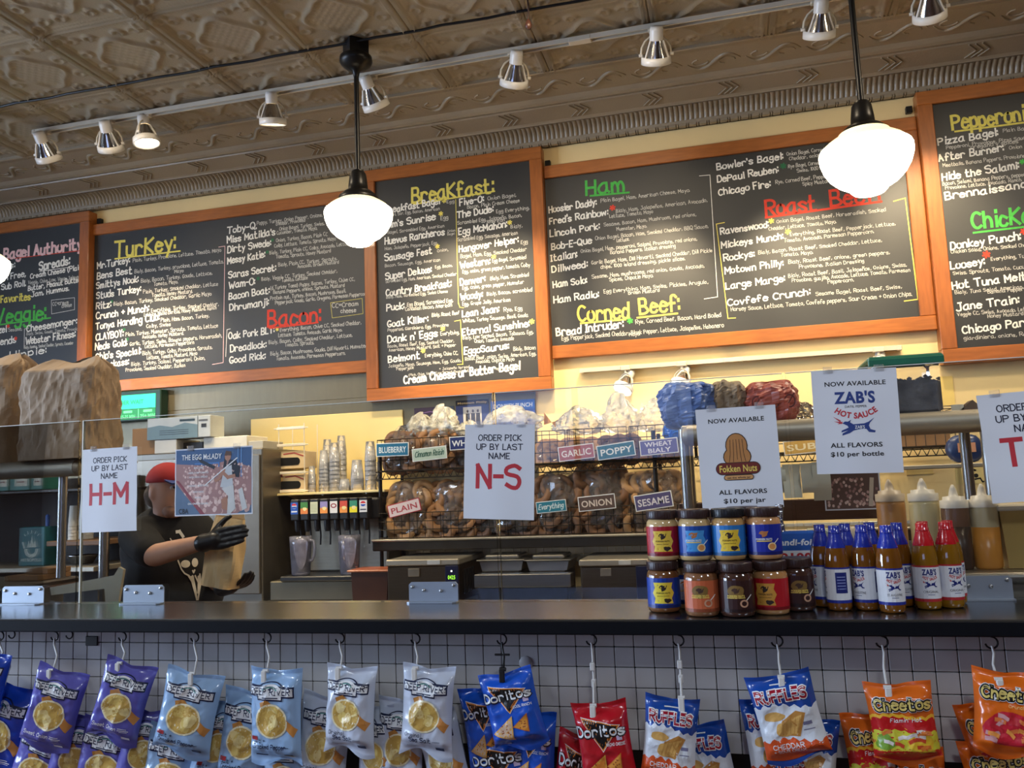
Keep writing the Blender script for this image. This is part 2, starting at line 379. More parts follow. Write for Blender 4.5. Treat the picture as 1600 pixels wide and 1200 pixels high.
# ------------------------------------------------------------------ pressed-tin ceiling
ceil = MB().box((XA, YA, ZC+.012), (XB, WY, ZC+.12)).obj('ceiling', m_ceil); setkind(ceil, label='taupe painted pressed-tin ceiling with ornate square panels')
def relief(u, v):
    x, y = abs(u-.5)*2, abs(v-.5)*2; h = 0.0
    for c, w, a in ((.975, .02, .008), (.90, .022, .007), (.845, .012, .004)):
        h += 1.5*a*math.exp(-((x-c)/w)**2)
    h += .005*math.exp(-((y-.965)/.02)**2) + .003*math.exp(-((y-.90)/.03)**2)*(.5+.5*math.cos(u*2*PI*26))
    # corner plaques
    d = math.hypot(x-.80, y-.80); h += .006*math.exp(-((d-.10)/.035)**2) + .006*math.exp(-(d/.04)**2)
    # cartouche rim and lattice
    q = math.atan2(y, x); r = math.hypot(x/.62, y/.62); rim = .80 + .10*math.cos(4*q)
    h += .008*math.exp(-((r-rim)/.07)**2)
    if r < rim-.08:
        h += .002*max(0, abs(math.sin((u+v)*PI*13))**6, abs(math.sin((u-v)*PI*13))**6)
    # scrolls around the cartouche
    for sx in (.30, .62):
        for s2 in (.66,):
            d = math.hypot(x-sx, y-s2); t = math.atan2(y-s2, x-sx); h += .006*math.exp(-((d-.075-.012*t)/.022)**2)
    d = math.hypot(x-.70, y-.25); h += .006*math.exp(-((d-.09)/.028)**2)
    return h*2.1
P = 0.61; NG = 60
mb = MB(); mb.sheet(lambda u, v: (u*P, v*P, -relief(u, v)), NG, NG)
proto = None; x0 = -3.307 - 3*P
for r in range(4):
    for c in range(12):
        X, Y = x0 + c*P, 2.49-(r+1)*P
        if proto is None:
            proto = mb.obj('panel', m_ceil, ceil, off=False); q = proto
        else:
            q = proto.copy(); col.objects.link(q); q.parent = ceil
        q.location = (X, Y, ZC)
# ------------------------------------------------------------------ tin cornice along the back wall
PR = [(158, 3.820), (160, 3.816), (164, 3.832), (196, 3.836), (203, 3.816), (207, 3.808), (209, 3.820), (211, 3.812), (231, 3.782), (234, 3.774), (235, 3.768), (236, 3.776), (239, 3.777), (247, 3.757), (255, 3.722), (261, 3.692), (264, 3.680), (266, 3.690), (269, 3.684), (272, 3.672)]
prof = [(atz(572, py, z).y, z) for py, z in PR]
prof[-1] = (WY, prof[-1][1])
for i in range(1, len(prof)): prof[i] = (max(prof[i][0], prof[i-1][0]+.004), prof[i][1])
prof = [(min(p[0], WY), p[1]) for p in prof]
mb = MB(); n = len(prof)
vs = [(x, p[0], p[1]) for x in (XA, XB) for p in prof]
mb.smooth = False; mb.add(vs, [(i, i+1, n+i+1, n+i) for i in range(n-1)])
mb.add([(XA, prof[0][0], ZC+.01), (XB, prof[0][0], ZC+.01)] + [(XA, *prof[0]), (XB, *prof[0])], [(0, 1, 3, 2)])
corn = mb.obj('trim_1', m_ceil); setkind(corn, label='taupe pressed-tin cornice with fluted cove above the menu boards')
def along(t0, t1, t):                       # point on the profile between two profile indices
    k = t0 + (t1-t0)*t; i = min(int(k), n-2); f = k-i
    return (prof[i][0]*(1-f)+prof[i+1][0]*f, prof[i][1]*(1-f)+prof[i+1][1]*f)
mb = MB(); pitch = 0.031; x = -6.0
while x < 2.7:                              # rounded flutes of the cove
    def rib(u, v, x=x):
        y, z = along(11.2, 14.5, v); s_ = math.sin(PI*u)**.7*math.sin(PI*min(max(v, .02), .98))**.35
        return (x+u*pitch*.99, y-.013*s_, z-.011*s_)
    mb.sheet(rib, 4, 4); x += pitch
mb.obj('fluting', m_ceil, corn, off=False)['kind'] = 'stuff'
mb = MB(); x = -6.0; k = 0
while x < 2.7:                              # small bead row under the cove
    w = .05 if k % 2 == 0 else .014
    y0, z0 = along(15, 17, .55); mb.box((x, y0-.014, z0-.014), (x+w-.006, y0+.02, z0+.004)); x += w; k += 1
mb.obj('bead_row', m_ceil, corn, off=False)['kind'] = 'stuff'
pm = None; x = -5.9
while x < 2.7:                              # chevrons on the sloped frieze
    if pm is None:
        mb = MB()
        for d in (0, .035, .07):
            for h0, h1, sgn in ((0.08, .5, 1), (.5, .92, -1)):
                y0, z0 = along(7, 8, h0); y1, z1 = along(7, 8, h1)
                a0 = d + (0 if sgn > 0 else .05); a1 = d + (.05 if sgn > 0 else 0)
                mb.tube([(a0, y0-.003, z0-.003), (a1, y1-.003, z1-.003)], .005, 5)
        pm = mb.obj('chevron', m_ceil, corn, off=False); pm.location.x = x
    else:
        q = pm.copy(); col.objects.link(q); q.parent = corn; q.location.x = x
    x += .46
pm = None; x = -5.7; k = 0
while x < 2.7:                              # leaf scrolls on the flat border
    if pm is None:
        mb = MB(); y0, z0 = along(2.2, 3, .08); y1, z1 = along(2.2, 3, .72)
        pts = []
        for i in range(15):
            t = i/14; pts.append((t*.30, y0+(y1-y0)*(.5+.5*math.sin(t*2*PI)), ZC-.006))
        mb.tube(pts, [.004+.009*math.sin(PI*i/14) for i in range(15)], 6)
        for cx, s_ in ((.075, 1), (.225, -1)):
            mb.tube([(cx+.045*math.cos(q/8*4.4), (y0+y1)/2+s_*(.035*math.sin(q/8*4.4)-.01), ZC-.005) for q in range(9)], .007, 5)
        pm = mb.obj('leaf_scroll', m_ceil, corn, off=False); pm.location.x = x
    else:
        q = pm.copy(); col.objects.link(q); q.parent = corn; q.location.x = x
    x += .33
# ------------------------------------------------------------------ black cable conduit and pull cord on the ceiling
mb = MB(); pts = []
for i in range(60):
    x = -5.2 + 7.2*i/59; pts.append((x, 1.80+.004*math.sin(i*1.7), ZC-.024-.002*math.sin(i*2.3)))
mb.tube(pts, .0075, 7)
tag(mb.obj('ceiling_conduit', m_dark), 'thin black cable conduit running along the tin ceiling', 'conduit')
p = atz(824, 0, ZC-.02); t = thing('pull_cord', 'short brown pull cord with a teardrop knob hanging from the ceiling', 'cord', (p.x, p.y, ZC-.35))
q = at(826, 38, p.y)
MB().tube([(p.x, p.y, ZC-.005), (p.x+.004, p.y, (ZC+q.z)/2), (p.x, p.y, q.z+.02)], .004, 6).obj('string', mat('brown_cord', srgb(60, 40, 32), .7), t)
MB().lathe([(.003, .03), (.010, .018), (.017, -.004), (.016, -.016), (.008, -.026), (0, -.028)], (p.x, p.y, q.z), 12).obj('knob', mat('dark_wood_knob', srgb(66, 38, 28), .4), t)
# ================================================================== chalk menu boards
m_slate = mat('black_chalkboard', srgb(31, 32, 31), 0.50, var=0.12, scale=2.5, bump=0.03, bscale=60, spec=0.75)
CW = mat('white_chalk_paint', srgb(232, 230, 220), 0.75, var=0.10, scale=90)
CD = mat('thin_white_chalk', srgb(196, 194, 184), 0.8, var=0.16, scale=120)
CYL = mat('yellow_chalk_paint', srgb(222, 208, 96), 0.75, var=0.10, scale=60)
CG = mat('green_chalk_paint', srgb(72, 178, 70), 0.75, var=0.14, scale=60)
CR = mat('red_chalk_paint', srgb(214, 62, 40), 0.75, var=0.12, scale=60)
CP = mat('pink_chalk_paint', srgb(240, 196, 192), 0.75, var=0.08, scale=60)
CT = mat('dull_green_chalk', srgb(36, 104, 66), 0.8, var=0.14, scale=60)
FW = 0.084
def board(x0, x1, z0, z1, label, front, art, ls=True, rs_=True):
    t = thing('menu_board', label, 'menu board', ((x0+x1)/2, WY, z0)); d = .05+front; yb = WY-d
    MB().bbox((x0, yb, z1-FW), (x1, WY-.002, z1), .004).obj('top_rail', m_wood, t)
    MB().bbox((x0, yb, z0), (x1, WY-.002, z0+FW), .004).obj('bottom_rail', m_wood, t)
    if ls: MB().bbox((x0, yb, z0+FW), (x0+FW, WY-.002, z1-FW), .004).obj('stile', m_woodv, t)
    if rs_: MB().bbox((x1-FW, yb, z0+FW), (x1, WY-.002, z1-FW), .004).obj('stile', m_woodv, t)
    s = MB().box((x0+(FW-.004 if ls else 0), yb+.022, z0+FW-.004), (x1-(FW-.004 if rs_ else 0), yb+.034, z1-FW+.004)).obj('slate', m_slate, t)
    L = t.location
    art.build('chalk_lettering', lambda u, v, k: (u-L.x, yb+.0214-.0002*k-L.y, v-L.z), t)
    return t
class Chalk(Art):
    """lettering measured in picture pixels, laid flat on a board plane"""
    def __init__(s, Y): super().__init__(); s.Y = Y
    def o(s, ox, oy, sc_): s.ox, s.oy, s.sc = ox, oy, sc_; return s
    def P(s, x, y): p = at(s.ox+x/s.sc, s.oy+y/s.sc, s.Y); return (p.x, p.z)
    def T(s, t, x, y, x1, h, m=None, wt=.2, jit=.05, **k):
        a = s.P(x, y); bx = at(s.ox+x1/s.sc, s.oy+y/s.sc - (x1-x)/s.sc*.13, s.Y).x
        hm = a[1]; hm = (h/s.sc)/ppm((a[0], s.Y, a[1]))
        return s.hand(t, a[0], a[1], hm, m or CW, width=bx-a[0], wt=wt, jit=jit, **k)
    def D(s, t, x, y, x1, h=22): return s.T(t, x, y, x1, h, CD, wt=.15, jit=.07)
    def N(s, t, x, y, x1, h=40): return s.T(t, x, y, x1, h, CW, wt=.205, jit=.05, rise=.05)
    def Lx(s, pts, w, m=CW): return s.line([s.P(*p) for p in pts], w/s.sc/250, m)
    def S(s, x, y, m, r=18): p = s.P(x, y); return s.star(p[0], p[1], r/s.sc/250, m)
def rows(c, spec):
    for r in spec:
        k, *a = r
        getattr(c, k)(*a)
SF = WY-.05+.02; SFF = WY-.09+.02     # slate faces of the flush and the proud boards
# --- turkey and bacon
c = Chalk(SF).o(0, 300, 4)
c.T('TurKey:', 715, 405, 1110, 95, CYL, .175, .03); c.Lx([(715, 418), (1128, 368)], 11, CYL)
rows(c, [('N','Mr.Turkey:',608,478,815),('D','Plain, Turkey, Provolone, Lettuce, Tomato, Mayo',830,438,1385),('N','Bens Best',606,545,830),('D','Bialy, Bacon, Turkey, provolone, Lettuce, Tomato,',840,508,1400),('D','Mayo',1090,505,1150),
('N','Smittys Nook:',602,605,870),('D','Bialy, Bacon, Turkey, Gouda, Lettuce,',880,566,1330),('D','Tomato, Mayo.',960,586,1115),('N','Studs Turkey:',602,668,885),('D','Plain, Turkey, Smoked Cheddar, Lettuce',895,634,1365),('D','Tomato, Honey Mustard.',950,656,1205),
('N','Ritz:',600,733,700),('D','Bialy, Bacon, Turkey, Smoked Cheddar, Garlic Mayo',710,710,1325),('N','Crunch + Munch:',600,795,935),('D','Everything, Turkey, Smoked Cheddar,',945,752,1370),('D','Lettuce, Nacho Doritos, Honey Mustard, Ranch',900,778,1355),
('N','Tonya Harding Club:',598,860,1000),('D','Plain, Ham, Bacon, Turkey,',1005,812,1310),('D','Colby, Swiss',915,850,1070),('N','CLAYBOY:',598,928,775),('D','Plain, Turkey, Muenster, Sprouts, Tomato, Lettuce',785,900,1365),('D','Avocado, Honey Mustard.',890,916,1150),
('N','Neds Gold:',594,988,800),('D','Garlic, Turkey, Swiss, Banana peppers, Horseradish,',810,960,1390),('D','Lettuce, Parmesan Peppercorn',905,976,1215),('N',"Chip's Special:",596,1050,885),('D','Bialy, Turkey, Colby, Provolone, Sprouts,',890,1018,1330),('D','Lettuce, Tomato, Mustard, Mayo',918,1046,1235),
('N','Jackass:',640,1100,810),('D','Bialy, Turkey, Salami, Pepperoni, Onion,',820,1086,1285),('D','Provolone, Smoked Cheddar, Italian',785,1122,1160),
('Lx',[(1365,344),(1405,338),(1394,1066),(1325,1078)],4,CP),('S',697,684,CT,14),('S',775,860,CT,14),('S',795,920,CT,14),
('N','Toby-Q.',1420,260,1610),('N',"Miss Matilda's",1420,318,1725),('N','Dirty Swede:',1422,380,1700),('N','Messy Katie:',1422,448,1660),('N','Saras Secret:',1428,538,1730),('N','Wam-O:',1430,603,1600),('N','Bacon Boat:',1430,672,1690),('N','Dhrumanji:',1435,742,1685),('N','Oak Pork BLT:',1428,920,1720),('N','Dreadlock:',1440,1000,1670),('N','Good Rick:',1435,1070,1665),
('Lx',[(1440,855),(1418,860),(1410,1030)],4)])
c.o(400, 300, 4)
rows(c, [('D','Poppy, Turkey, Onion Pepper, Onions,',5,205,420),('D','cheddar, Provolone',125,208,310),('D','Onion Bagel, Turkey, Swiss,',145,240,430),('D','Cucumber, Tomato, Mayo.',130,266,385),('D','Onion, Turkey, Bacon, Plain CC',125,312,450),('D','Colby, Lettuce, Tomato, Sprouts, Mayo',115,346,500),
('D','Bialy, Turkey, Plain CC, Colby, Avocado, Lettuce',85,390,590),('D','Tomato, Sprouts, Honey Mustard',125,416,470),('D','Bialy, Plain CC, Turkey, Sprouts,',140,466,510),('D','Avocado, Brown Mustard',260,475,520),('D','Bialy, Veggie CC, Turkey, Smoked Cheddar,',35,555,510),('D','Tomato, Lettuce',160,562,325),
('D','(6 Turkey Toms) Poppy, Bacon, Turkey, Chive CC,',90,610,620),('D','Banana Peppers, onions, Sprouts, Mustard',108,637,555),('D','Protein nut, Turkey, Bacon, Mushroom, Basil,',90,675,565),('D','Pepperjack, Gouda, Garlic, Oregano, Parmesan Peppercorn',120,702,700),
('T','Bacon:',75,842,420,100,CR,.165,.03),('Lx',[(80,852),(390,815)],11,CR),('Lx',[(465,692),(663,665),(668,760),(476,787),(465,692)],3,CYL),('D','CC=Cream',475,724,645,28),('D','cheese',530,757,630,28),
('D','Everything, Bacon, Chive CC, Smoked Cheddar,',150,872,660),('D','Lettuce, Tomato, Avocado, Garlic Mayo.',140,906,540),('D','Bialy, Bacon, Colby, Smoked Cheddar, Lettuce,',80,950,605),('D','Tomato, Sprouts.',180,966,365),('D','Bialy, Bacon, Mushrooms, Gouda, Dill Havarti, Muenster',90,1022,695),('D','Tomato, Avocado, Parmesan Peppercorn.',125,1052,560),
('S',102,300,CT,14),('S',70,375,CT,14),('S',12,540,CT,14),('S',132,858,CYL,14)])
board(-4.60, -2.346, 2.245, 3.548, 'long oak-framed chalkboard with yellow TurKey and red Bacon headings', 0, c, False, False)
# --- ham, corned beef, roast beef
c = Chalk(SF).o(800, 200, 4)
c.T('Ham', 465, 418, 720, 92, CG, .175, .03); c.Lx([(485, 424), (735, 402)], 12, CG)
rows(c, [('N','Hoosier Daddy:',232,530,535),('D','Plain Bagel, Ham, American Cheese, Mayo.',555,465,1115),('N',"Fred's Rainbow:",235,602,608),('D','Bialy, Ham, Jalapeños, American, Avocado,',650,528,1225),('D','Lettuce, Tomato, Mayo',610,562,885),
('N','Lincoln Pork:',238,680,555),('D','Sesame, Bacon, Ham, Mushroom, red onions,',575,614,1155),('D','Muenster, Mayo.',655,642,845),('N','Bob-E-Que',248,760,505),('D','Onion Bagel, Bacon, Ham, Smoked Cheddar, BBQ Sauce,',520,700,1230),('D','Lettuce.',655,712,735),
('N','Italian:',243,832,415),('D','Onion Bagel, Ham, pepperoni, Salami, Provolone, red onions,',430,780,1160),('D','Banana Peppers, Italian dressing',615,788,1025),('N','Dillweed:',250,902,480),('D','Garlic Bagel, Ham, Dill Havarti, Smoked Cheddar, Dill Pickle',497,852,1255),('D','chips, 1000 island dressing, pickle slices.',555,878,1085),
('N','Ham Solo:',258,998,475),('D','Sesame, Ham, mushrooms, red onion, Gouda, Avocado,',500,940,1205),('D','Spices, Chipotle Mayo.',610,958,885),('N','Ham Radio:',262,1095,550),('D','Egg Everything, Ham, Swiss, Pickles, Arugula,',575,1032,1230),('D','Brown Mustard',728,1040,925),
('Lx',[(1170,299),(1237,293),(1285,1055),(1200,1068)],4,CW),('S',628,498,CR,20),('N',"Bowler's Bagel:",1282,262,1705),('N','DePaul Reuben:',1285,340,1675),('N','Chicago Fire:',1292,420,1625),
('N','Ravenswood:',1305,665,1612),('N','Mickeys Munch:',1310,750,1705),('N','Rockys:',1325,830,1525),('N','Motown Philly:',1332,912,1705),('N','Large Marge:',1338,1008,1715),('N','Covfefe Crunch:',1348,1110,1875),
('Lx',[(1330,590),(1277,600),(1350,1190),(1400,1186)],5,CYL)])
c.o(1200, 200, 4)
rows(c, [('D','Onion Bagel, Corned Beef,',118,172,430),('D','Cheddar, onion',133,202,330),('D','Rye Bagel, Corned Beef,',127,250,400),('D','Swiss, 1000 Island',183,276,400),('D','Rye, Corned Beef, Peppers,',48,348,400),('D','Spicy Mustard',218,360,400),('S',95,237,CT,20),
('T','Roast',-10,548,320,95,CR,.175,.03),('T','Beef:',395,488,720,95,CR,.175,.03),('Lx',[(-20,560),(715,458)],13,CR),('S',20,580,CYL,18),('D','Onion Bagel, Roast Beef, Horseradish, Smoked',55,594,740),('D','Cheddar, Lettuce, Tomato, Mayo.',5,640,430),('S',125,648,CYL,18),
('D','Everything, Roast Beef, Pepperjack, Lettuce,',140,675,800),('D','Tomato, Avocado, Parmesan Peppercorn.',100,714,665),('D','Bialy, Bacon, Roast Beef, Smoked Cheddar, Lettuce,',-60,788,715),('D','Tomato, Mayo.',80,805,285),('D','Bialy, Roast Beef, onions, green peppers,',128,848,765),('D','Provolone, Italian Dressing',195,878,605),
('D','Bialy, Roast Beef, Basil, Jalapeños, Onions, Swiss,',128,934,870),('D','Provolone, guajillo, Avocado, Lettuce, Tomato, Parmesan',150,964,890),('D','Peppercorn.',375,972,540),('D','Sesame Bagel, Roast Beef, Swiss,',300,1048,840),('D','Horsey Sauce, Lettuce, Tomato, Covfefe peppers, Sour Cream + Onion Chips.',-230,1145,900,24),
('Lx',[(783,458),(858,437),(938,1070),(850,1082)],6,CYL)])
c.o(840, 440, 2.424)
rows(c, [('T','Corned',155,152,355,58,CYL,.155,.03),('T','Beef:',388,122,548,58,CYL,.155,.03),('Lx',[(160,158),(335,143)],7,CYL),('Lx',[(375,137),(532,120)],7,CYL),('N','Bread Intruder:',72,206,330,28),('S',350,148,CG,12),('D','Rye, Corned Beef, Bacon, Hard Boiled',372,160,697,15),('D','Egg, Pepperjack, Smoked Cheddar, Black Pepper, Lettuce, Jalapeños, Habanero',92,222,705,15),('D','Mayo.',348,206,390,15)])
board(-1.066, 1.206, 2.238, 3.53, 'long oak-framed chalkboard with green Ham, Corned Beef and red Roast Beef headings', 0, c, False, True)
# --- breakfast
c = Chalk(SFF).o(560, 220, 4.706)
c.T('BreaKfast:', 395, 455, 1010, 105, CYL, .175, .03); c.Lx([(400, 468), (1005, 370)], 12, CYL)
rows(c, [('N','Breakfast Bagel',200,533,605,48),('S',630,440,CYL,20),('D','Egg',650,460,710),('D','Bagel, Scr. Egg, Bacon, American',210,556,600),('N',"Jim's Sunrise",200,642,575,48),('S',605,535,CYL,20),('D','Egg',605,582,665,28),('D','Bagel, Scrambled Egg, American',215,684,635),
('N','Huevos Rancheros',195,762,640,48),('D','Onion',655,672,715,18),('D','Bagel',655,694,710,18),('D','Ham, Jalapeño, Pepperjack, Egg',195,804,580),('N','Sausage Fest',195,884,550,48),('S',580,775,CYL,20),('D','Onion,',580,818,665),('D','Bacon, Sausage, Egg, American',195,928,605),
('N','Super Deluxe:',200,1018,545,48),('D','Egg, Bacon,',565,938,695),('D','Scrambled Egg, Ham, American, Smoked Cheddar',200,1044,725),('N','Country Breakfast:',203,1142,690,48),('D','Bialy, Ham, Scrambled Egg, Swiss Cheese',205,1160,660),
('N','Five-O:',745,476,930,48),('D','Onion Bagel,',950,436,1165,26),('D','Bacon, Plain Cream Cheese',800,498,1190,26),('N','The Dude:',725,568,1000,48),('D','Egg Everything,',1015,532,1262,26),('D','Scrambled Egg, Jalapeño, Bacon,',728,615,1205,26),('D','American',945,608,1080,24),
('N','Egg McMahon:',738,692,1100,48),('S',1112,600,CYL,20),('D','Bialy,',1120,643,1210,26),('D','Scrambled Egg, Sausage, American',730,738,1175,26),('N','Hangover Helper:',740,818,1185,48),('D','Egg',1195,757,1250,26),('D','Bagel, Ham, Egg, Smoked Cheddar',750,862,1240,26),
('N','Western:',750,938,975,48),('S',995,852,CYL,20),('D','Egg Bagel, Scrambled',985,893,1235,26),('D','Egg, onion, green pepper, tomato, Colby',765,974,1265,26),('N','Denver:',750,1062,940,48),('D','Bialy, Ham, Scrambled',970,1024,1255,26),('D','Egg, onion, green pepper, Muenster',765,1094,1220,26),('N','Woody:',752,1172,920,48),('D','Bialy, Bacon, scrambled',945,1138,1280,26),
('Lx',[(715,430),(735,1200)],5,CYL)])
c.o(560, 430, 4.706)
rows(c, [('Lx',[(735,200),(745,236),(775,239)],5,CYL),('D','Egg, Grape Jelly, American',765,224,1120,26),('N','Puck:',208,262,345,48),('D','Egg Bagel, Scrambled Egg,',358,228,700,26),('D','Canadian Bacon, American',345,262,690,26),('N','Goat Killer:',215,382,520,48),('D','Bialy, Roast Beef',540,306,745,26),('D','Pepperoni, Giardiniera, Egg, Provolone',215,414,665),
('N',"Dank n' Eggs",215,497,590,48),('S',620,393,CYL,20),('D','Everything,',605,442,745,26),('D','Bacon, Roast Beef, Egg, Smoked Cheddar,',215,532,705),('D','American, Honey Mustard, Salt + Pepper',225,562,720),('N','Belmont',220,640,460,48),('S',475,555,CYL,20),('D','Everything, Chive CC,',490,602,735,26),('D','Jalapeño, Mayo, Sausage, Ham, Egg, Gouda,',222,678,760),('D','Pepperjack',280,698,410),
('N','Lean Jean:',765,307,1040,48),('D','Rye, Egg',1070,267,1210,28),('D','Whites, Turkey Sausage, Basil, Gouda',768,347,1250,26),('N','Eternal Sunshine:',765,442,1265,48),('S',1275,340,CYL,22),('D','Bialy, Low Spread, Bacon, Tabasco, Egg,',768,472,1290,26),('D','Onion, Tomato, Avocado',855,498,1145,26),
('N','EggoSaurus:',778,582,1115,48),('D','Bialy, Bacon',1140,556,1305,26),('D','Roast Beef, onion, Swiss, American, Egg,',785,627,1310,26),('D','Avocado, Chipotle Mayo',865,648,1150,26),('Lx',[(705,338),(750,330),(768,655),(725,657)],5,CYL),
('D','+ Jalapeño spread',595,697,820,18),('D','(Plain, Chive, Veggie, Low Spread, Peanut Butter, Jam, Butter, Vegan spread)',370,742,1145,18),('N','Cream Cheese or Butter Bagel',335,798,1195,58)])
board(-2.345, -1.07, 2.038, 3.655, 'tall oak-framed Breakfast chalkboard under the cornice beside the left pendant lamp', .04, c)
# --- bagels, spreads and veggie at the far left
c = Chalk(SFF).o(0, 300, 4)
c.T('Chicago Bagel Authority', -230, 450, 520, 62, CP, .24, .03); c.Lx([(-60, 432), (505, 366)], 6, CR)
rows(c, [('N','Breads:',-90,505,100),('N','Spreads:',245,486,440,52),('Lx',[(245,496),(435,470)],5),('N','Gluten Free,',-70,568,165,36),('N','Sub Roll.',8,612,165,36),('N','Cream Cheese (Plain,',188,540,520,30),('D','Veggie, Chive, Low, Vegan Jalapeño)',175,577,520),('N','Butter, Peanut Butter,',175,616,515,30),('N','Jam, Hummus.',195,654,435,30),
('T','Favorites',5,692,195,44,CYL,.2,.04),('T','Veggie:',-30,828,300,92,CG,.175,.03),('Lx',[(-20,832),(318,786)],11,CG),('Lx',[(320,676),(465,660),(465,735),(322,762),(320,676)],3),('D','CC=cream',328,710,430,24),('D','cheese',385,722,450,24),('N','Cheesemonger:',165,872,485),('N','Hazel',-60,890,45),('S',50,838,CR,16),('S',97,915,CR,16),('D','Sesame,',52,872,140),('D','Bialy, Swiss, Gouda, Tomato, Provolone,',165,895,512,18),('N','Webster Fitness:',160,952,475),('N','Friends',-60,965,105),('D','Bialy, Hummus, Smoked Cheddar, Sprouts, Cucumber',150,980,460,18),('N','Hippie:',60,1040,300),
('Lx',[(180,850),(152,856),(150,975)],4)])
board(-5.875, -4.602, 2.03, 3.648, 'oak-framed chalkboard with Spreads and green Veggie headings at the far left', .04, c)
# --- pepperoni and chicken at the far right
c = Chalk(SFF).o(1200, 0, 4)
c.T('Pepperoni:', 1155, 808, 1640, 92, CYL, .175, .03); c.Lx([(1165, 822), (1640, 760)], 11, CYL)
c.o(1200, 200, 4)
rows(c, [('N','Pizza Bagel:',1065,108,1450,44),('D','Plain Bagel,',1470,27,1660),('D','Pepperoni, Provolone, Pizza Sauce,',1115,131,1640),('D','oregano y spices',1270,128,1570),('N','After Burner:',1070,208,1485,44),('D','Onion Bagel,',1508,133,1700),('D','Meatballs, Banana Peppers, Provolone, Italian',1095,243,1720),
('N','Hide the Salami:',1090,328,1580,44),('S',1590,210,CG,16),('D','Bacon, Salami, Banana Peppers, pepperoni,',1092,358,1660),('D','Provolone, Lettuce, Avocado, Ranch.',1110,385,1590),('N','Brennaissance:',1110,448,1690,46),('T','ChicKen',1280,628,1730,100,CG,.175,.03),('Lx',[(1280,655),(1700,606)],11,CG),
('N','Donkey Punch:',1143,758,1590,46),('S',1600,645,CR,20),('D','Chicken Salad, Onions, Smoked Cheddar',1145,784,1680),('N','Loosey:',1143,882,1365,46),('S',1365,790,CR,22),('D','Everything, Turkey,',1395,828,1680),('D','Swiss, Sprouts, Tomato, Cucumber',1158,918,1680),('N','Hot Tuna Meltdown:',1155,1007,1800,46),('D','Bialy, Tuna Salad, American,',1170,1038,1600),('D','Banana Peppers',1375,1034,1620),
('N','Jane Train:',1180,1142,1580,46),('D','Veggie CC, Swiss, Avocado, Lettuce,',1185,1175,1680),('D','Honey Mustard',1375,1186,1600),('N','Chicago Party:',1218,1284,1700,46),('D','giardiniera, onions, Ranch',1226,1325,1680)])
board(1.208, 2.49, 2.03, 3.66, 'oak-framed chalkboard headed Pepperoni and green ChicKen, cut off at the right', .04, c)
# small dark clips that hold the long boards to the wall
for px, py in ((156, 346), (856, 256), (1420, 172)):
    p = at(px, py, WY-.02); tag(MB().bbox((p.x-.018, WY-.035, p.z-.02), (p.x+.018, WY-.001, p.z+.02), .003).obj('mounting_clip', m_dark),
        {156: 'small dark clip at the top left corner of the TurKey board', 856: 'small dark clip right of the Breakfast board top corner', 1420: 'small dark clip left of the Pepperoni board top corner'}[px], 'clip')
# ================================================================== track lighting and pendants
m_track = mat('white_enamel_track', srgb(206, 196, 176), 0.4, var=0.03)
m_chrome = mat('white_enamel_lamp', srgb(222, 218, 210), 0.3, var=0.03)
m_refl = mat('lamp_reflector', srgb(190, 186, 180), 0.15, 1.0, var=0.02)
m_bulb = mat('lit_lamp_face', (1.0, .86, .62), 0.3, emit=14, ecol=(1, .82, .55), var=.02)
m_bulbd = mat('lamp_face_edge', (1.0, .9, .7), 0.3, emit=5, ecol=(1, .86, .62), var=.02)
def track(name, label, x0, x1, Y, Z, gaps):
    t = thing(name, label, 'light track', ((x0+x1)/2, Y, Z))
    MB().box((x0, Y-.018, Z), (x1, Y+.018, Z+.008)).obj('rail_back', m_track, t)
    for s_ in (-1, 1):
        MB().box((x0, Y+s_*.018-.004, Z-.018), (x1, Y+s_*.018+.004, Z+.008)).obj('rail_flange', m_track, t)
    for s_ in (-.006, .006): MB().box((x0, Y+s_-.0015, Z-.006), (x1, Y+s_+.0015, Z)).obj('conductor', m_dark, t)
    for g in gaps: MB().bbox((g-.06, Y-.024, Z-.02), (g+.06, Y+.024, Z+.008), .003).obj('coupler', m_track, t)
    for g in (x0, x1): MB().bbox((g-.012, Y-.024, Z-.022), (g+.012, Y+.024, Z+.008), .003).obj('end_cap', m_track, t)
    return t
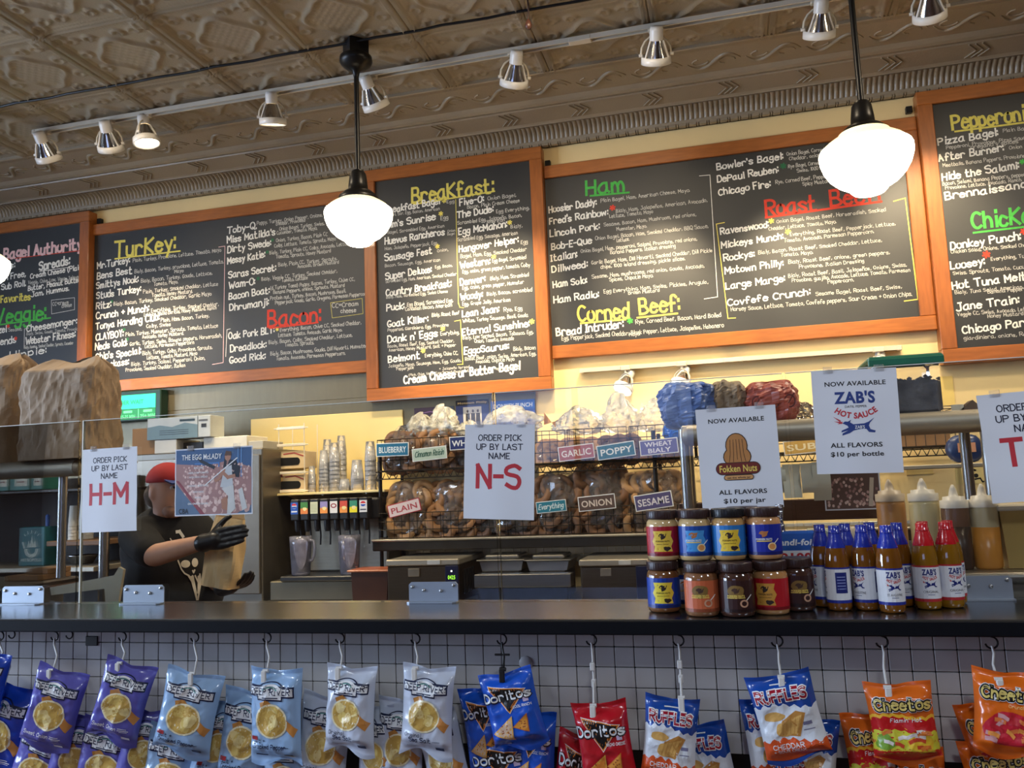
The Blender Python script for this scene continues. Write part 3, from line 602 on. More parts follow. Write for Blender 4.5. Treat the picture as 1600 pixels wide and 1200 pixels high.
def head(label, P, aim, s=1.0, energy=22, spread=0.62, group='track lamp heads'):
    """P: point under the rail; aim: point lit by the lamp"""
    t = thing('track_lamp', label, 'lamp', P)
    P = Vector(P); piv = P - Vector((0, 0, .085*s)); d = (Vector(aim)-piv).normalized()
    MB().bbox((P.x-.03*s, P.y-.016, P.z-.012*s), (P.x+.03*s, P.y+.016, P.z+.016), .003).obj('adapter', m_track, t)
    MB().tube([P, P-Vector((0, 0, .03*s))], .009*s, 8).obj('stem', m_track, t)
    side = d.cross(Vector((0, 0, 1)))
    side = (Vector((1, 0, 0)) if side.length < .05 else side.normalized())
    M = Matrix((side, d.cross(side), d)).transposed()          # local z along the beam
    c = piv
    w = lambda v: c + M @ Vector(v)
    y = MB(); pts = [w((.062*s, 0, .03*s))]
    for k in range(9):
        q = PI*k/8; top = P - Vector((0, 0, .03*s)) - c
        pts.append(c + side*(.066*s*math.cos(q)) + (top)*math.sin(q) + (M @ Vector((0, 0, .03*s)))*(1-math.sin(q)))
    pts.append(w((-.062*s, 0, .03*s)))
    y.tube(pts, .0045*s, 6); y.obj('yoke', m_track, t)
    b = MB(); b.lathe([(0, -.085*s), (.026*s, -.085*s), (.029*s, -.07*s), (.029*s, -.03*s)], c, 20, M); b.obj('lamp_holder', m_chrome, t)
    b = MB(); b.lathe([(.027*s, -.03*s), (.033*s, -.012*s), (.048*s, .02*s), (.056*s, .042*s)], c, 24, M); b.obj('reflector', m_refl, t)
    for k in range(3):
        b = MB(); q = 2*PI*k/3+.5; b.tube([w((.031*s*math.cos(q), .031*s*math.sin(q), -.03*s)), w((.06*s*math.cos(q), .06*s*math.sin(q), .045*s))], .0042*s, 5)
        b.obj('rib', m_chrome, t)
    b = MB(); b.lathe([(.056*s, .036*s), (.064*s, .038*s), (.065*s, .066*s), (.060*s, .068*s), (.057*s, .058*s), (.056*s, .036*s)], c, 28, M); b.obj('front_ring', m_chrome, t)
    b = MB(); b.lathe([(.056*s, .056*s), (.03*s, .062*s), (0, .063*s)], c, 20, M); b.obj('lamp_face', m_bulb, t)
    for q in (-1, 1): MB().tube([w((q*.06*s, 0, .03*s)), w((q*.074*s, 0, .03*s))], .007*s, 8).obj('pivot_screw', m_chrome, t)
    l = bpy.data.lights.new('lamp_beam', 'SPOT'); l.energy = energy; l.color = (1, .80, .52); l.spot_size = spread*2; l.spot_blend = .9; l.shadow_soft_size = .045*s
    lo = bpy.data.objects.new('lamp_beam', l); col.objects.link(lo); lo.parent = t
    pos = w((0, 0, .075*s)) - P; lo.location = pos; lo.rotation_euler = d.to_track_quat('-Z', 'Y').to_euler()
    return t
TYK = 2.14; TZ = 3.806
xl = atz(45, 201, TZ).x
track('ceiling_light_track', 'long white light track running along the tin ceiling', xl, 1.5, TYK, TZ, [atz(905, 58, TZ).x])
HEADS = [(60, (-4.2, WY, 2.35), 'white track lamp at the far left end of the ceiling track', 60),
 (160, (-3.95, WY, 2.3), 'white track lamp, second from the left end of the ceiling track', 60),
 (218, (-2.9, 2.2, 1.0), 'lit white track lamp turned outwards, third from the left of the ceiling track', 45),
 (418, (-2.75, 2.9, 1.3), 'lit white track lamp between the left lamps and the pendant', 60),
 (574, (-1.6, WY, 2.35), 'white track lamp right behind the left pendant rod', 70),
 (800, (-1.5, WY, 2.35), 'white track lamp above the right side of the Breakfast board', 70),
 (1022, (-.42, WY, 2.35), 'white track lamp above the Ham board in the middle', 80),
 (1280, (.45, WY, 2.35), 'white track lamp just left of the right pendant rod', 80),
 (1452, (1.25, WY, 2.7), 'white track lamp cut off at the top right edge', 60)]
for px, aim, lab, en in HEADS:
    py = 201 - (px-45)*.1714 if px < 1200 else 2-(px-1200)*.1714
    p = atz(px, py, TZ); head(lab, (p.x, TYK, TZ-.014), aim, 1.22, en*3.9, .42)
# lower track on the wall under the Ham board
LZ = at(1100, 562, WY-.1).z; lx0, lx1 = at(906, 575, WY-.1).x, at(1408, 536, WY-.1).x
track('wall_light_track', 'short white light track on the wall under the Ham board', lx0, lx1, WY-.03, LZ, [(lx0+lx1)/2])
for px, dx, lab in ((975, -.25, 'small lit track lamp under the Ham board, leftmost on the wall track'), (1064, -.2, 'small lit track lamp under the Ham board, second on the wall track'), (1376, -.12, 'small lit track lamp above the green-lidded bin')):
    p = at(px, 560, WY-.1); head(lab, (p.x, WY-.05, LZ-.012), (p.x+dx, WY-.35, 1.5), 1.0, 30, .95)
m_globe = mat('opal_glass_globe', (1, .93, .78), 0.25, emit=15, ecol=(1, .87, .64), var=.01)
m_bronze = mat('black_bronze_metal', srgb(30, 29, 28), 0.35, .6, var=.1)
m_collar = mat('opal_collar', (1, .92, .66), 0.3, emit=.85, ecol=(1, .86, .46), var=.02)
def pendant(label, px, py, Y, R, rod_px=None):
    c = at(px, py, Y); t = thing('pendant_lamp', label, 'pendant lamp', (c.x, Y, c.z-1.4*R)); x, y = c.x, Y
    zt = c.z
    MB().lathe([(0, ZC-.002), (.075, ZC-.002), (.075, ZC-.085), (.07, ZC-.09)], (x, y, 0), 4, sm=False).obj('junction_box', m_dark, t)
    MB().lathe([(.07, ZC-.088), (.086, ZC-.092), (.088, ZC-.115), (.08, ZC-.13), (.05, ZC-.155), (.02, ZC-.17), (.014, ZC-.20)], (x, y, 0), 24).obj('canopy', m_bronze, t)
    MB().tube([(x, y, ZC-.18), (x, y, zt+.10)], .0135, 10).obj('rod', m_bronze, t)
    MB().lathe([(.012, zt+.165), (.03, zt+.16), (.043, zt+.14), (.05, zt+.085), (.052, zt+.05), (.075, zt+.042), (.1, zt+.02), (.112, zt-.012), (.10, zt-.018)], (x, y, 0), 28).obj('fitter', m_bronze, t)
    MB().lathe([(.55*R, zt+.05*R), (.60*R, zt-.03*R), (.72*R, zt-.10*R), (.84*R, zt-.18*R), (.92*R, zt-.265*R)], (x, y, 0), 36).obj('globe_collar', m_collar, t)
    pr = [(.50, -.02), (.70, -.13), (.82, -.21), (.91, -.28), (.975, -.31), (1, -.37), (1, -.44), (.985, -.56), (.93, -.73), (.82, -.92), (.66, -1.08), (.5, -1.18), (.42, -1.22), (.40, -1.27), (.33, -1.34), (.18, -1.39), (0, -1.40)]
    MB().lathe([(r*R, zt+z*R) for r, z in pr], (x, y, 0), 40).obj('globe', m_globe, t)
    return t
pendant('lit opal schoolhouse pendant hanging between the TurKey and Breakfast boards', 560, 313, 1.84, .178)
pendant('lit opal schoolhouse pendant hanging in front of the Roast Beef heading', 1350, 212, 1.84, .200)
pendant('lit opal pendant barely showing at the left picture edge', -36, 392, 1.84, .178)
# ================================================================== customer counter, glass guard, paper signs
m_top = mat('steel_countertop', srgb(136, 142, 150), 0.22, 1.0, var=0.10, scale=3, stretch=(1, 6, 6), bump=0.015, bscale=14)
m_fascia = mat('black_counter_edge', srgb(9, 11, 17), 0.6, spec=.15, var=0.15, scale=40, bump=0.05, bscale=200)
m_grout = mat('dark_grout', srgb(36, 35, 36), 0.9)
m_tile = mat('grey_white_tile', srgb(180, 176, 173), 0.28, var=0.06, scale=5, spec=.5)
m_tile2 = mat('grey_tile_faded', srgb(172, 169, 173), 0.32, var=0.08, scale=6)
m_void = mat('black_base_panel', srgb(14, 14, 16), 0.5)
X0, X1 = -4.6, 1.7
ctr = thing('service_counter', 'long stainless counter with black edge and small grey wall tiles below', 'counter', ((X0+X1)/2, .25, 0))
MB().bbox((X0, .004, CZ-.012), (X1, .37, CZ), .003).obj('countertop', m_top, ctr)
MB().bbox((X0, 0, CZ-.037), (X1, .03, CZ-.002), .003).obj('edge_band', m_fascia, ctr)
MB().box((X0, .03, CZ-.036), (X1, .37, CZ-.013)).obj('underside', m_fascia, ctr)
MB().box((X0, TY+.006, .757), (X1, .34, CZ-.036)).obj('grout_wall', m_grout, ctr)
MB().box((X0, TY+.10, 0), (X1, .34, .757)).obj('base_panel', m_void, ctr)
TPX, TPZ = .0503, .0508; tb = MB().bbox((.001, TY, .001), (TPX-.001, TY+.012, TPZ-.001), .0012)
tproto = None; rest = MB(); n = 0
cols = sorted((-2.184 + k*TPX for k in range(-26, 72)), key=lambda X: (X > .70, -X))     # columns in view first, nearest (right) ones leading
for X in cols:
    for r in range(6):
        z = 1.013 - r*TPZ
        if n < 298:
            if tproto is None: tproto = tb.obj('tile', m_tile, ctr, off=False); q = tproto
            else: q = tproto.copy(); col.objects.link(q); q.parent = ctr
            q.location = Vector((X, 0, z)) - ctr.location; n += 1
        else: rest.bbox((X+.001, TY, z+.001), (X+TPX-.001, TY+.012, z+TPZ-.001), .0012)
o = rest.obj('tile_field', m_tile, ctr); o['kind'] = 'stuff'
# old sign holes, a blanked outlet box and a round plastic hook pad on the tile
p = at(144, 998, TY); tag(MB().bbox((p.x-.022, TY-.004, 1.003), (p.x+.022, TY+.001, 1.032), .002).obj('outlet_cover', m_black), 'small black outlet cover on the tile under the counter edge', 'outlet cover')
p = at(822, 1036, TY); MBd = MB().lathe([(0, .003), (.017, .003), (.019, .0)], (0, 0, 0), 20, Matrix.Rotation(PI/2, 3, 'X')); q = tag(MBd.obj('adhesive_pad', mat('clear_grey_plastic', srgb(172, 168, 168), .5)), 'round clear adhesive pad on the tile right of the blue bags', 'adhesive pad'); q.location = (p.x, TY, p.z)
# ------------------------------------------------------------------ glass guard
m_glass = glassy('guard_glass', (0.985, 0.995, 0.99), 1.45, 0.0, refl=.8)
m_gedge = mat('polished_glass_edge', srgb(236, 238, 226), 0.3, var=.03, emit=0)
GZ = 1.715
def pane(x0, x1, label, le=None, re_=None):
    t = thing('sneeze_guard', label, 'glass panel', ((x0+x1)/2, GY+.004, CZ+.001))
    MB().box((x0+.002, GY, CZ+.002), (x1-.002, GY+.008, GZ-.002)).obj('pane', m_glass, t)
    MB().box((x0-(.002 if le else 0), GY-.001, CZ+.002), (x0+.002, GY+.008, GZ)).obj('left_edge', le or m_glass, t)
    MB().box((x1-.002, GY, CZ+.002), (x1, GY+.008, GZ)).obj('right_edge', m_glass, t)
    MB().box((x0+.002, GY, GZ-.002), (x1-.002, GY+.008, GZ)).obj('top_edge', m_gedge, t)
    return t
xg = at(127, 800, GY).x; xs2 = at(782, 928, GY).x; xs3 = at(1249, 900, GY).x
pane(X0+.1, xg-.015, 'clear glass guard panel at the far left under the paper bags')
pane(xg, xs2-.003, 'clear glass guard panel holding the H-M sign and the egg poster', m_gedge)
pane(xs2+.003, xs3-.003, 'clear glass guard panel holding the N-S and nut butter signs')
pane(xs3+.003, X1, 'clear glass guard panel holding the hot sauce sign at right')
m_alu = mat('grey_aluminium_bracket', srgb(168, 176, 186), 0.42, .7, var=.05)
def bracket(px0, px1, label):
    a, b = at(px0, 945, GY-.02), at(px1, 945, GY-.02); x0, x1 = a.x, b.x; y = GY-.004
    t = thing('glass_bracket', label, 'bracket', ((x0+x1)/2, y, CZ))
    MB().prism([(x0, CZ+.004), (x1, CZ+.004), (x1, CZ+.052), (x1-.008, CZ+.06), (x0+.008, CZ+.06), (x0, CZ+.052)], y-.003, y).obj('plate', m_alu, t)
    MB().prism([(x0, y), (x0, y-.022), (x0+.01, y-.03), (x1-.01, y-.03), (x1, y-.022), (x1, y)], CZ+.0005, CZ+.0045, 'z').obj('flange', m_alu, t)
    w = x1-x0
    for f, z in ((.08, .046), (.31, .036), (.66, .034), (.92, .05)):
        s = MB(); M = Matrix.Rotation(PI/2, 3, 'X'); s.lathe([(.0052, 0), (.0052, .003), (.003, .0045), (0, .0045)], (x0+w*f, y-.003, CZ+z), 12, M); s.obj('screw', m_steel, t)
bracket(-2, 63, 'grey aluminium glass bracket at the left edge of the counter')
bracket(188, 252, 'grey aluminium glass bracket below the worker in black')
bracket(637, 714, 'grey aluminium glass bracket below the N-S sign')
bracket(1487, 1588, 'grey aluminium glass bracket right of the red-capped bottles')
bracket(1208, 1282, 'grey aluminium glass bracket half hidden behind the jars and bottles')
# ------------------------------------------------------------------ paper signs taped to the glass
m_paper = mat('white_printer_paper', srgb(226, 228, 232), 0.65, var=.015, scale=3)
NAVY = flat(srgb(22, 26, 50)); RED = flat(srgb(196, 48, 58)); BLK = flat(srgb(18, 18, 20)); WHT = flat(srgb(235, 235, 232))
BLU = flat(srgb(36, 60, 128))
def paper(name, label, cat, bl, br, W, H, art, m=None, bow=.004):
    a, b = at(*bl, GY-.004), at(*br, GY-.004); ang = math.atan2(b.z-a.z, b.x-a.x)
    t = thing(name, label, cat, (a.x, GY-.0035, a.z)); t.rotation_euler = (0, -ang, 0)
    fy = lambda u, v: -bow*math.sin(PI*min(1, max(0, u/W)))**2*(1-v/H)*.9 - .0015*math.sin(v/H*7)**2
    def sh(u, v): return (u*W, fy(u*W, v*H), v*H)
    def bk(u, v): return (u*W, fy(u*W, v*H)+.0004, v*H)
    MB().sheet(sh, 10, 10).sheet(bk, 10, 10, flip=True).obj('sheet', m or m_paper, t, off=False)
    art.build('print', lambda u, v, k: (u, fy(u, v)-.0003-.00015*k, v), t, maxlen=.03)
    for x in (.2, .8):
        tp = MB(); tp.box((W*x-.012, -.0022, H-.008), (W*x+.012, .0005, H+.010)); tp.obj('tape', glassy('clear_tape', body=.12, rough=.2), t, off=False)
    return t
LW, LH = .2159, .2794
def pickup(letters, wd, R):
    a = Art(); c = LW/2
    for s, y in (('ORDER PICK', .232), ('UP BY LAST', .205), ('NAME', .178)):
        w = {'ORDER PICK': .136, 'UP BY LAST': .146, 'NAME': .068}[s]; a.hand(s, c-w/2+.003, y, .0165, NAVY, width=w, wt=.17, jit=0)
    a.hand(letters, c-wd/2+.002, .094, .064, RED, width=wd*1.06, wt=.19, jit=0)
    return a
paper('pickup_sign', 'white paper sign reading ORDER PICK UP BY LAST NAME H-M', 'sign', (127.5, 832.5), (218, 829), LW, LH, pickup('H-M', .15, 0))
paper('pickup_sign', 'white paper sign reading ORDER PICK UP BY LAST NAME N-S', 'sign', (724, 810), (834, 813), LW, LH, pickup('N-S', .135, 0))
paper('pickup_sign', 'white paper sign with a red T, cut off at the right edge', 'sign', (1551, 787), (1653, 780), LW, LH, pickup('T-Z', .135, 0))
# nut butter sign
a = Art(); c = LW/2
a.sans('NOW AVAILABLE', c, .238, .0125, BLK, bold=.02, align='c', width=.152)
TAN = flat(srgb(186, 128, 70)); TAN2 = flat(srgb(206, 152, 92)); OUT = flat(srgb(48, 22, 14)); MAR = flat(srgb(112, 36, 26)); GOLD = flat(srgb(236, 206, 96))
a.disc(c-.004, .172, .030, .036, OUT, lay=0); a.disc(c-.004, .142, .038, .030, OUT, lay=0)
a.disc(c-.004, .172, .0275, .0335, TAN, lay=1); a.disc(c-.004, .142, .0355, .0275, TAN, lay=1)
for k in range(5): a.line([(c-.026+.011*k, .128), (c-.022+.009*k, .150), (c-.020+.008*k, .19)], .0014, OUT, 2)
def pill(x0, y0, x1, y1, m, lay):
    r = (y1-y0)/2; ym = (y0+y1)/2; a.rect(x0+r, y0, x1-r, y1, m, lay); a.disc(x0+r, ym, r, r, m, lay=lay); a.disc(x1-r, ym, r, r, m, lay=lay)
pill(c-.064, .093, c+.056, .127, OUT, 3); pill(c-.062, .095, c+.054, .125, MAR, 4)
a.sans('Fokken Nuts', c-.004, .101, .019, GOLD, bold=.025, align='c', width=.102, lay=5)
pill(c-.044, .078, c+.036, .093, OUT, 6); pill(c-.042, .080, c+.034, .091, TAN2, 7)
a.sans('eat the whole jar', c-.004, .0825, .0055, OUT, bold=.01, align='c', width=.062, lay=8)
a.sans('ALL FLAVORS', c+.004, .040, .0125, BLK, bold=.02, align='c', width=.128); a.sans('$10 per jar', c+.006, .016, .0125, BLK, bold=.02, align='c', width=.112)
paper('product_sign', 'white paper sign NOW AVAILABLE with a brown nut logo, $10 per jar', 'sign', (1098, 797), (1224, 792), LW, LH, a)
# hot sauce sign
def dog(a, x, y, s, m, mr, mw=None):
    pts = [(-.95,.30),(-.80,.42),(-.62,.40),(-.42,.52),(-.50,.36),(-.30,.22),(.35,.26),(.62,.36),(.98,.62),(.70,.30),(.62,.12),(.70,-.12),(1.0,-.22),(.96,-.34),(.60,-.30),(.46,-.10),(.30,-.08),(-.05,-.12),(-.30,-.18),(-.55,-.34),(-1.0,-.48),(-.98,-.34),(-.62,-.16),(-1.05,-.28),(-1.02,-.16),(-.60,.02),(-.66,.14)]
    P = [(x+p[0]*s, y+p[1]*s) for p in pts]
    bm = bmesh.new(); vv = [bm.verts.new((p[0], p[1], 0)) for p in P]; f = bm.faces.new(vv); r = bmesh.ops.triangulate(bm, faces=[f]); bm.verts.index_update()
    a.poly([(v.co.x, v.co.y) for v in bm.verts], m, [[v.index for v in g.verts] for g in bm.faces], 1); bm.free()
    for q in ((-1.05, .42, -1.5, .75), (-1.0, .32, -1.45, .45), (-.95, .36, -1.25, .25)):
        a.poly([(x+q[0]*s, y+(q[1]+.07)*s), (x+q[2]*s, y+q[3]*s), (x+q[0]*s, y+(q[1]-.07)*s)], mr, lay=1)
    if mw: a.sans("ZAB'S", x+.08*s, y-.06*s, .2*s, mw, bold=.02, align='c', width=.6*s, lay=2)
def arcw(cx, cy, R):   # bends a line of text into a shallow bowl
    return lambda p: (cx+math.sin((p[0]-cx)/R)*(R+(cy-p[1])), cy+R-math.cos((p[0]-cx)/R)*(R+(cy-p[1])))
a = Art()
a.sans('NOW AVAILABLE', c+.002, .236, .0125, BLK, bold=.02, align='c', width=.156)
a.sans("ZAB'S", c, .189, .031, BLU, bold=.045, align='c', width=.102)
a.sans('DATIL PEPPER', c, .176, .0065, BLK, align='c', width=.056)
a.sans('HOT SAUCE', c, .147, .0155, RED, bold=.03, align='c', width=.120, warp=arcw(c, .147, .09))
dog(a, c+.004, .122, .042, BLU, RED, WHT)
a.sans('ALL FLAVORS', c-.004, .070, .0125, BLK, bold=.02, align='c', width=.130); a.sans('$10 per bottle', c-.004, .046, .0125, BLK, bold=.02, align='c', width=.134)
paper('product_sign', 'white paper hot sauce sign with a blue running dog, $10 per bottle', 'sign', (1277, 741), (1417, 738), LW, LH, a)
# egg poster (landscape print)
a = Art(); PW, PH = .286, .2185; R = random.Random(3)
STEEL = flat(srgb(84, 108, 134)); SKYB = flat(srgb(58, 92, 134)); EGG1 = flat(srgb(206, 168, 156)); EGG2 = flat(srgb(226, 196, 184)); EGG3 = flat(srgb(166, 124, 118)); RAIL = flat(srgb(140, 58, 66)); SKIN = flat(srgb(176, 126, 100)); DKB = flat(srgb(26, 30, 42))
a.rect(.004, .004, PW-.004, PH-.004, STEEL, 0)
a.rect(.004, .155, PW-.004, PH-.004, SKYB, 1)
a.poly([(.004, .17), (.12, .16), (.20, .175), (PW-.004, .15), (PW-.004, .03), (.23, .004), (.10, .004), (.004, .10)], EGG3, lay=2)
for k in range(330):
    u = R.uniform(.03, PW-.012); v = R.uniform(.012, .165)
    if v < .10 - u*.85: continue
    s = .0024+.0052*(1-v/.17); a.disc(u, v, s, s*1.2, (EGG1, EGG2, EGG3)[R.randrange(3)], n=8, lay=3, a0=k)
a.poly([(.004, .115), (.014, .115), (.115, .004), (.098, .004)], RAIL, lay=4); a.poly([(.004, .106), (.098, .004), (.004, .004)], STEEL, lay=4)
for x in (.232, .244): a.rect(x, .12, x+.004, PH-.004, flat(srgb(96, 140, 190)), 3)
a.line([(.075, .168), (.165, .168), (.165, .155)], .005, flat(srgb(70, 120, 180)), 4)
# a generic seated figure in cap and pale clothes with a long stick
a.disc(.197, .186, .011, .013, SKIN, lay=5); a.poly([(.184, .190), (.210, .190), (.208, .203), (.190, .206)], flat(srgb(92, 62, 42)), lay=6)
a.poly([(.185, .188), (.181, .150), (.193, .150), (.192, .180)], DKB, lay=5); a.poly([(.203, .178), (.228, .172), (.244, .150), (.238, .118), (.205, .125), (.192, .150)], DKB, lay=4)
a.poly([(.185, .150), (.212, .160), (.216, .095), (.190, .085), (.170, .09)], flat(srgb(196, 200, 200)), lay=6)
for q in ([(.225, .125), (.198, .120), (.176, .140)], [(.186, .148), (.165, .115), (.150, .110)]): a.line(q, .011, SKIN, 7)
a.line([(.085, .190), (.10, .175), (.150, .152)], .010, DKB, 7); a.line([(.115, .098), (.232, .182)], .0035, WHT, 8)
a.poly([(.175, .085), (.218, .095), (.226, .02), (.208, .004), (.196, .004), (.200, .06)], flat(srgb(206, 206, 200)), lay=7); a.poly([(.236, .080), (.250, .085), (.268, .02), (.25, .012)], flat(srgb(206, 206, 200)), lay=7)
a.poly([(.175, .05), (.196, .06), (.20, .012), (.178, .02)], SKIN, lay=7)
a.sans('THE EGG McLADY', .026, .182, .0175, WHT, bold=.012, width=.148, lay=9)
for s, y, w in (('BACON', .152, .034), ('HEIRLOOM TOMATO', .136, .075), ('AVOCADO SPREAD', .122, .07), ('HONEY MUSTARD', .094, .074), ('AVOCADO', .074, .042), ('EGG', .056, .024), ('ON ONION BAGEL', .036, .078)):
    a.sans(s, .09, y, .0062, WHT, bold=.015, align='c', width=w, lay=9)
a.sans('CBA', .016, .008, .016, DKB, bold=.02, width=.036, lay=9)
paper('egg_poster', 'printed poster on the glass showing a figure among many eggs', 'poster', (273, 807), (396, 803), PW, PH, a)
# ================================================================== jars, bottles and squeeze bottles on the counter
def rev_at(prof, z):
    for (r0, z0), (r1, z1) in zip(prof, prof[1:]):
        if z0 <= z <= z1 and z1 > z0: return r0+(r1-r0)*(z-z0)/(z1-z0)
    return prof[-1][0]
def wrap(prof, eps=.0005):
    """map (arc length, height) onto a surface of revolution, u = 0 facing the customer (-Y)"""
    def f(u, v, k):
        r = rev_at(prof, v)+eps+.00015*k; q = u/max(r, .01)-PI/2; return (r*math.cos(q), r*math.sin(q), v)
    return f
m_lidb = mat('dark_brown_lid', srgb(52, 32, 28), 0.38, var=.05); m_lidk = mat('black_lid', srgb(20, 20, 22), 0.38)
JP = [(0, 0), (.034, .001), (.038, .004), (.0395, .012), (.0395, .096), (.038, .106), (.034, .112), (.033, .115)]
jarn = 0
def jar(label, X, Y, Z, content, base, patch, lid, style, yaw=0):
    t = thing('nut_butter_jar', label, 'jar', (X, Y, Z), (0, 0, yaw), group='stacked nut butter jars')
    MB().lathe(JP, n=28).obj('jar_body', mat('jar_'+str(content), srgb(*content), 0.12, var=.06, coat=.6), t, off=False)
    L = MB().lathe([(.0365, .114), (.038, .115), (.0385, .117), (.0385, .136), (.037, .139), (.0355, .1392), (0, .1385)], n=36); lo = L.obj('lid', lid, t, off=False)
    kn = MB()
    for k in range(36):
        q = 2*PI*k/36; kn.box((.0383*math.cos(q)-.0006, .0383*math.sin(q)-.0006, .118), (.0383*math.cos(q)+.0006, .0383*math.sin(q)+.0006, .135))
    kn.obj('knurling', lid, lo, off=False)['kind'] = 'stuff'
    a = Art(); B = flat(srgb(*base), .35); D2 = flat(tuple(v*.45 for v in srgb(*base)), .35)
    a.rect(-.105, .014, .105, .094, B, 0, seg=10); a.rect(-.105, .014, .105, .022, D2, 1, seg=8)
    DK = flat(srgb(44, 26, 20)); CRM = flat(srgb(238, 214, 160)); OR = flat(srgb(222, 150, 78)); W_ = flat(srgb(232, 230, 224))
    def hexa(x, w, y0, y1, m, lay):
        P = [(x-w, y0), (x+w, y0), (x+w*.86, y0+(y1-y0)*.25), (x+w*1.12, (y0+y1)/2), (x+w*.86, y0+(y1-y0)*.75), (x+w, y1), (x-w, y1), (x-w*.86, y0+(y1-y0)*.75), (x-w*1.12, (y0+y1)/2), (x-w*.86, y0+(y1-y0)*.25)]
        vs = [(x, (y0+y1)/2)] + P; a.poly(vs, m, [(0, i+1, (i+1) % 10+1) for i in range(10)], lay)
    if patch: Pm = flat(srgb(*patch), .4); hexa(.002, .024, .026, .082, Pm, 2)
    if style == 'yellow':
        a.disc(.002, .068, .009, .008, DK, n=10, lay=3, wob=.25); a.sans('FOKKEN NUTS', .002, .052, .0045, DK, bold=.02, align='c', width=.034, lay=3); a.sans('peanut butter', .002, .045, .0035, DK, align='c', width=.03, lay=3)
        a.disc(.012, .034, .009, .006, DK, n=12, lay=4, wob=.15)
    elif style == 'spoon':
        a.disc(-.002, .07, .010, .008, flat(srgb(176, 110, 60)), n=10, lay=3, wob=.25); a.sans('FOKKEN NUTS', -.002, .053, .005, W_, bold=.03, align='c', width=.038, lay=3); a.rect(-.02, .049, .016, .0515, GOLD, 3)
        a.disc(.016, .036, .0105, .0105, CRM, n=16, lay=4); a.disc(.016, .036, .0075, .0075, OR, n=14, lay=5)
        a.line([(.022, .044), (.034, .056)], .0022, W_, 4)
    elif style == 'dark':
        a.disc(-.002, .066, .019, .017, flat(srgb(126, 96, 40)), n=18, lay=3, wob=.06); a.disc(-.002, .069, .009, .007, flat(srgb(66, 40, 24)), n=10, lay=4, wob=.2)
        a.sans('FOKKEN NUTS', -.002, .053, .005, GOLD, bold=.03, align='c', width=.04, lay=4); a.rect(-.023, .0495, .019, .0515, GOLD, 4)
        a.annulus(.016, .036, .010, .010, .004, flat(srgb(196, 150, 120)), lay=4); a.line([(.022, .044), (.036, .058)], .0022, W_, 4)
    a.build('label_print', wrap(JP), t, maxlen=.012); t.scale = (1.05, 1.05, .925)
    return t
JL = 'nut butter jar'
jar('blue jar with yellow patch and brown lid at the bottom left of the stack', -.19, .14, CZ, (120, 78, 44), (24, 62, 156), (240, 218, 70), m_lidb, 'yellow')
jar('dark blue jar squeezed behind the orange-brown jar in the bottom row', -.135, .21, CZ, (206, 176, 124), (20, 50, 128), (214, 222, 232), m_lidb, 'spoon')
jar('orange-brown nut butter jar at the front of the bottom row', -.092, .074, CZ, (132, 88, 56), (196, 100, 62), None, m_lidb, 'dark')
jar('dark brown nut butter jar beside the orange-brown one at the front', -.008, .066, CZ, (70, 44, 34), (52, 28, 26), None, m_lidb, 'dark')
jar('red nut butter jar with yellow patch in the bottom row', .074, .102, CZ, (176, 128, 78), (176, 26, 36), (206, 150, 60), m_lidb, 'yellow', -.45)
jar('dark brown jar at the right end of the stack, nearest the bottles', .138, .158, CZ, (72, 46, 36), (54, 30, 28), None, m_lidb, 'dark', .15)
jar('dark jar in the second row behind the front dark brown jar', -.045, .158, CZ, (72, 46, 36), (54, 30, 28), None, m_lidb, 'dark')
jar('red jar in the second row behind the front red jar', .045, .195, CZ, (176, 128, 78), (176, 26, 36), None, m_lidb, 'dark')
UZ = CZ+.1393*.925
jar('red nut butter jar with yellow patch at the top left of the stack', -.184, .142, UZ, (206, 176, 124), (168, 28, 40), (232, 196, 70), m_lidb, 'yellow')
jar('white and blue nut butter jar with brown lid in the top row', -.102, .128, UZ, (206, 176, 124), (28, 74, 158), (70, 150, 214), m_lidb, 'spoon')
jar('light blue and yellow jar with black lid in the top row', -.018, .122, UZ, (190, 150, 96), (46, 120, 190), (236, 200, 60), m_lidk, 'yellow')
jar('royal blue nut butter jar with tan butter at the top right of the stack', .068, .125, UZ, (196, 146, 98), (28, 44, 150), None, m_lidb, 'spoon')
jar('jar with brown lid standing behind the royal blue jar in the top row', .02, .208, UZ, (196, 146, 98), (28, 44, 150), None, m_lidb, 'spoon')
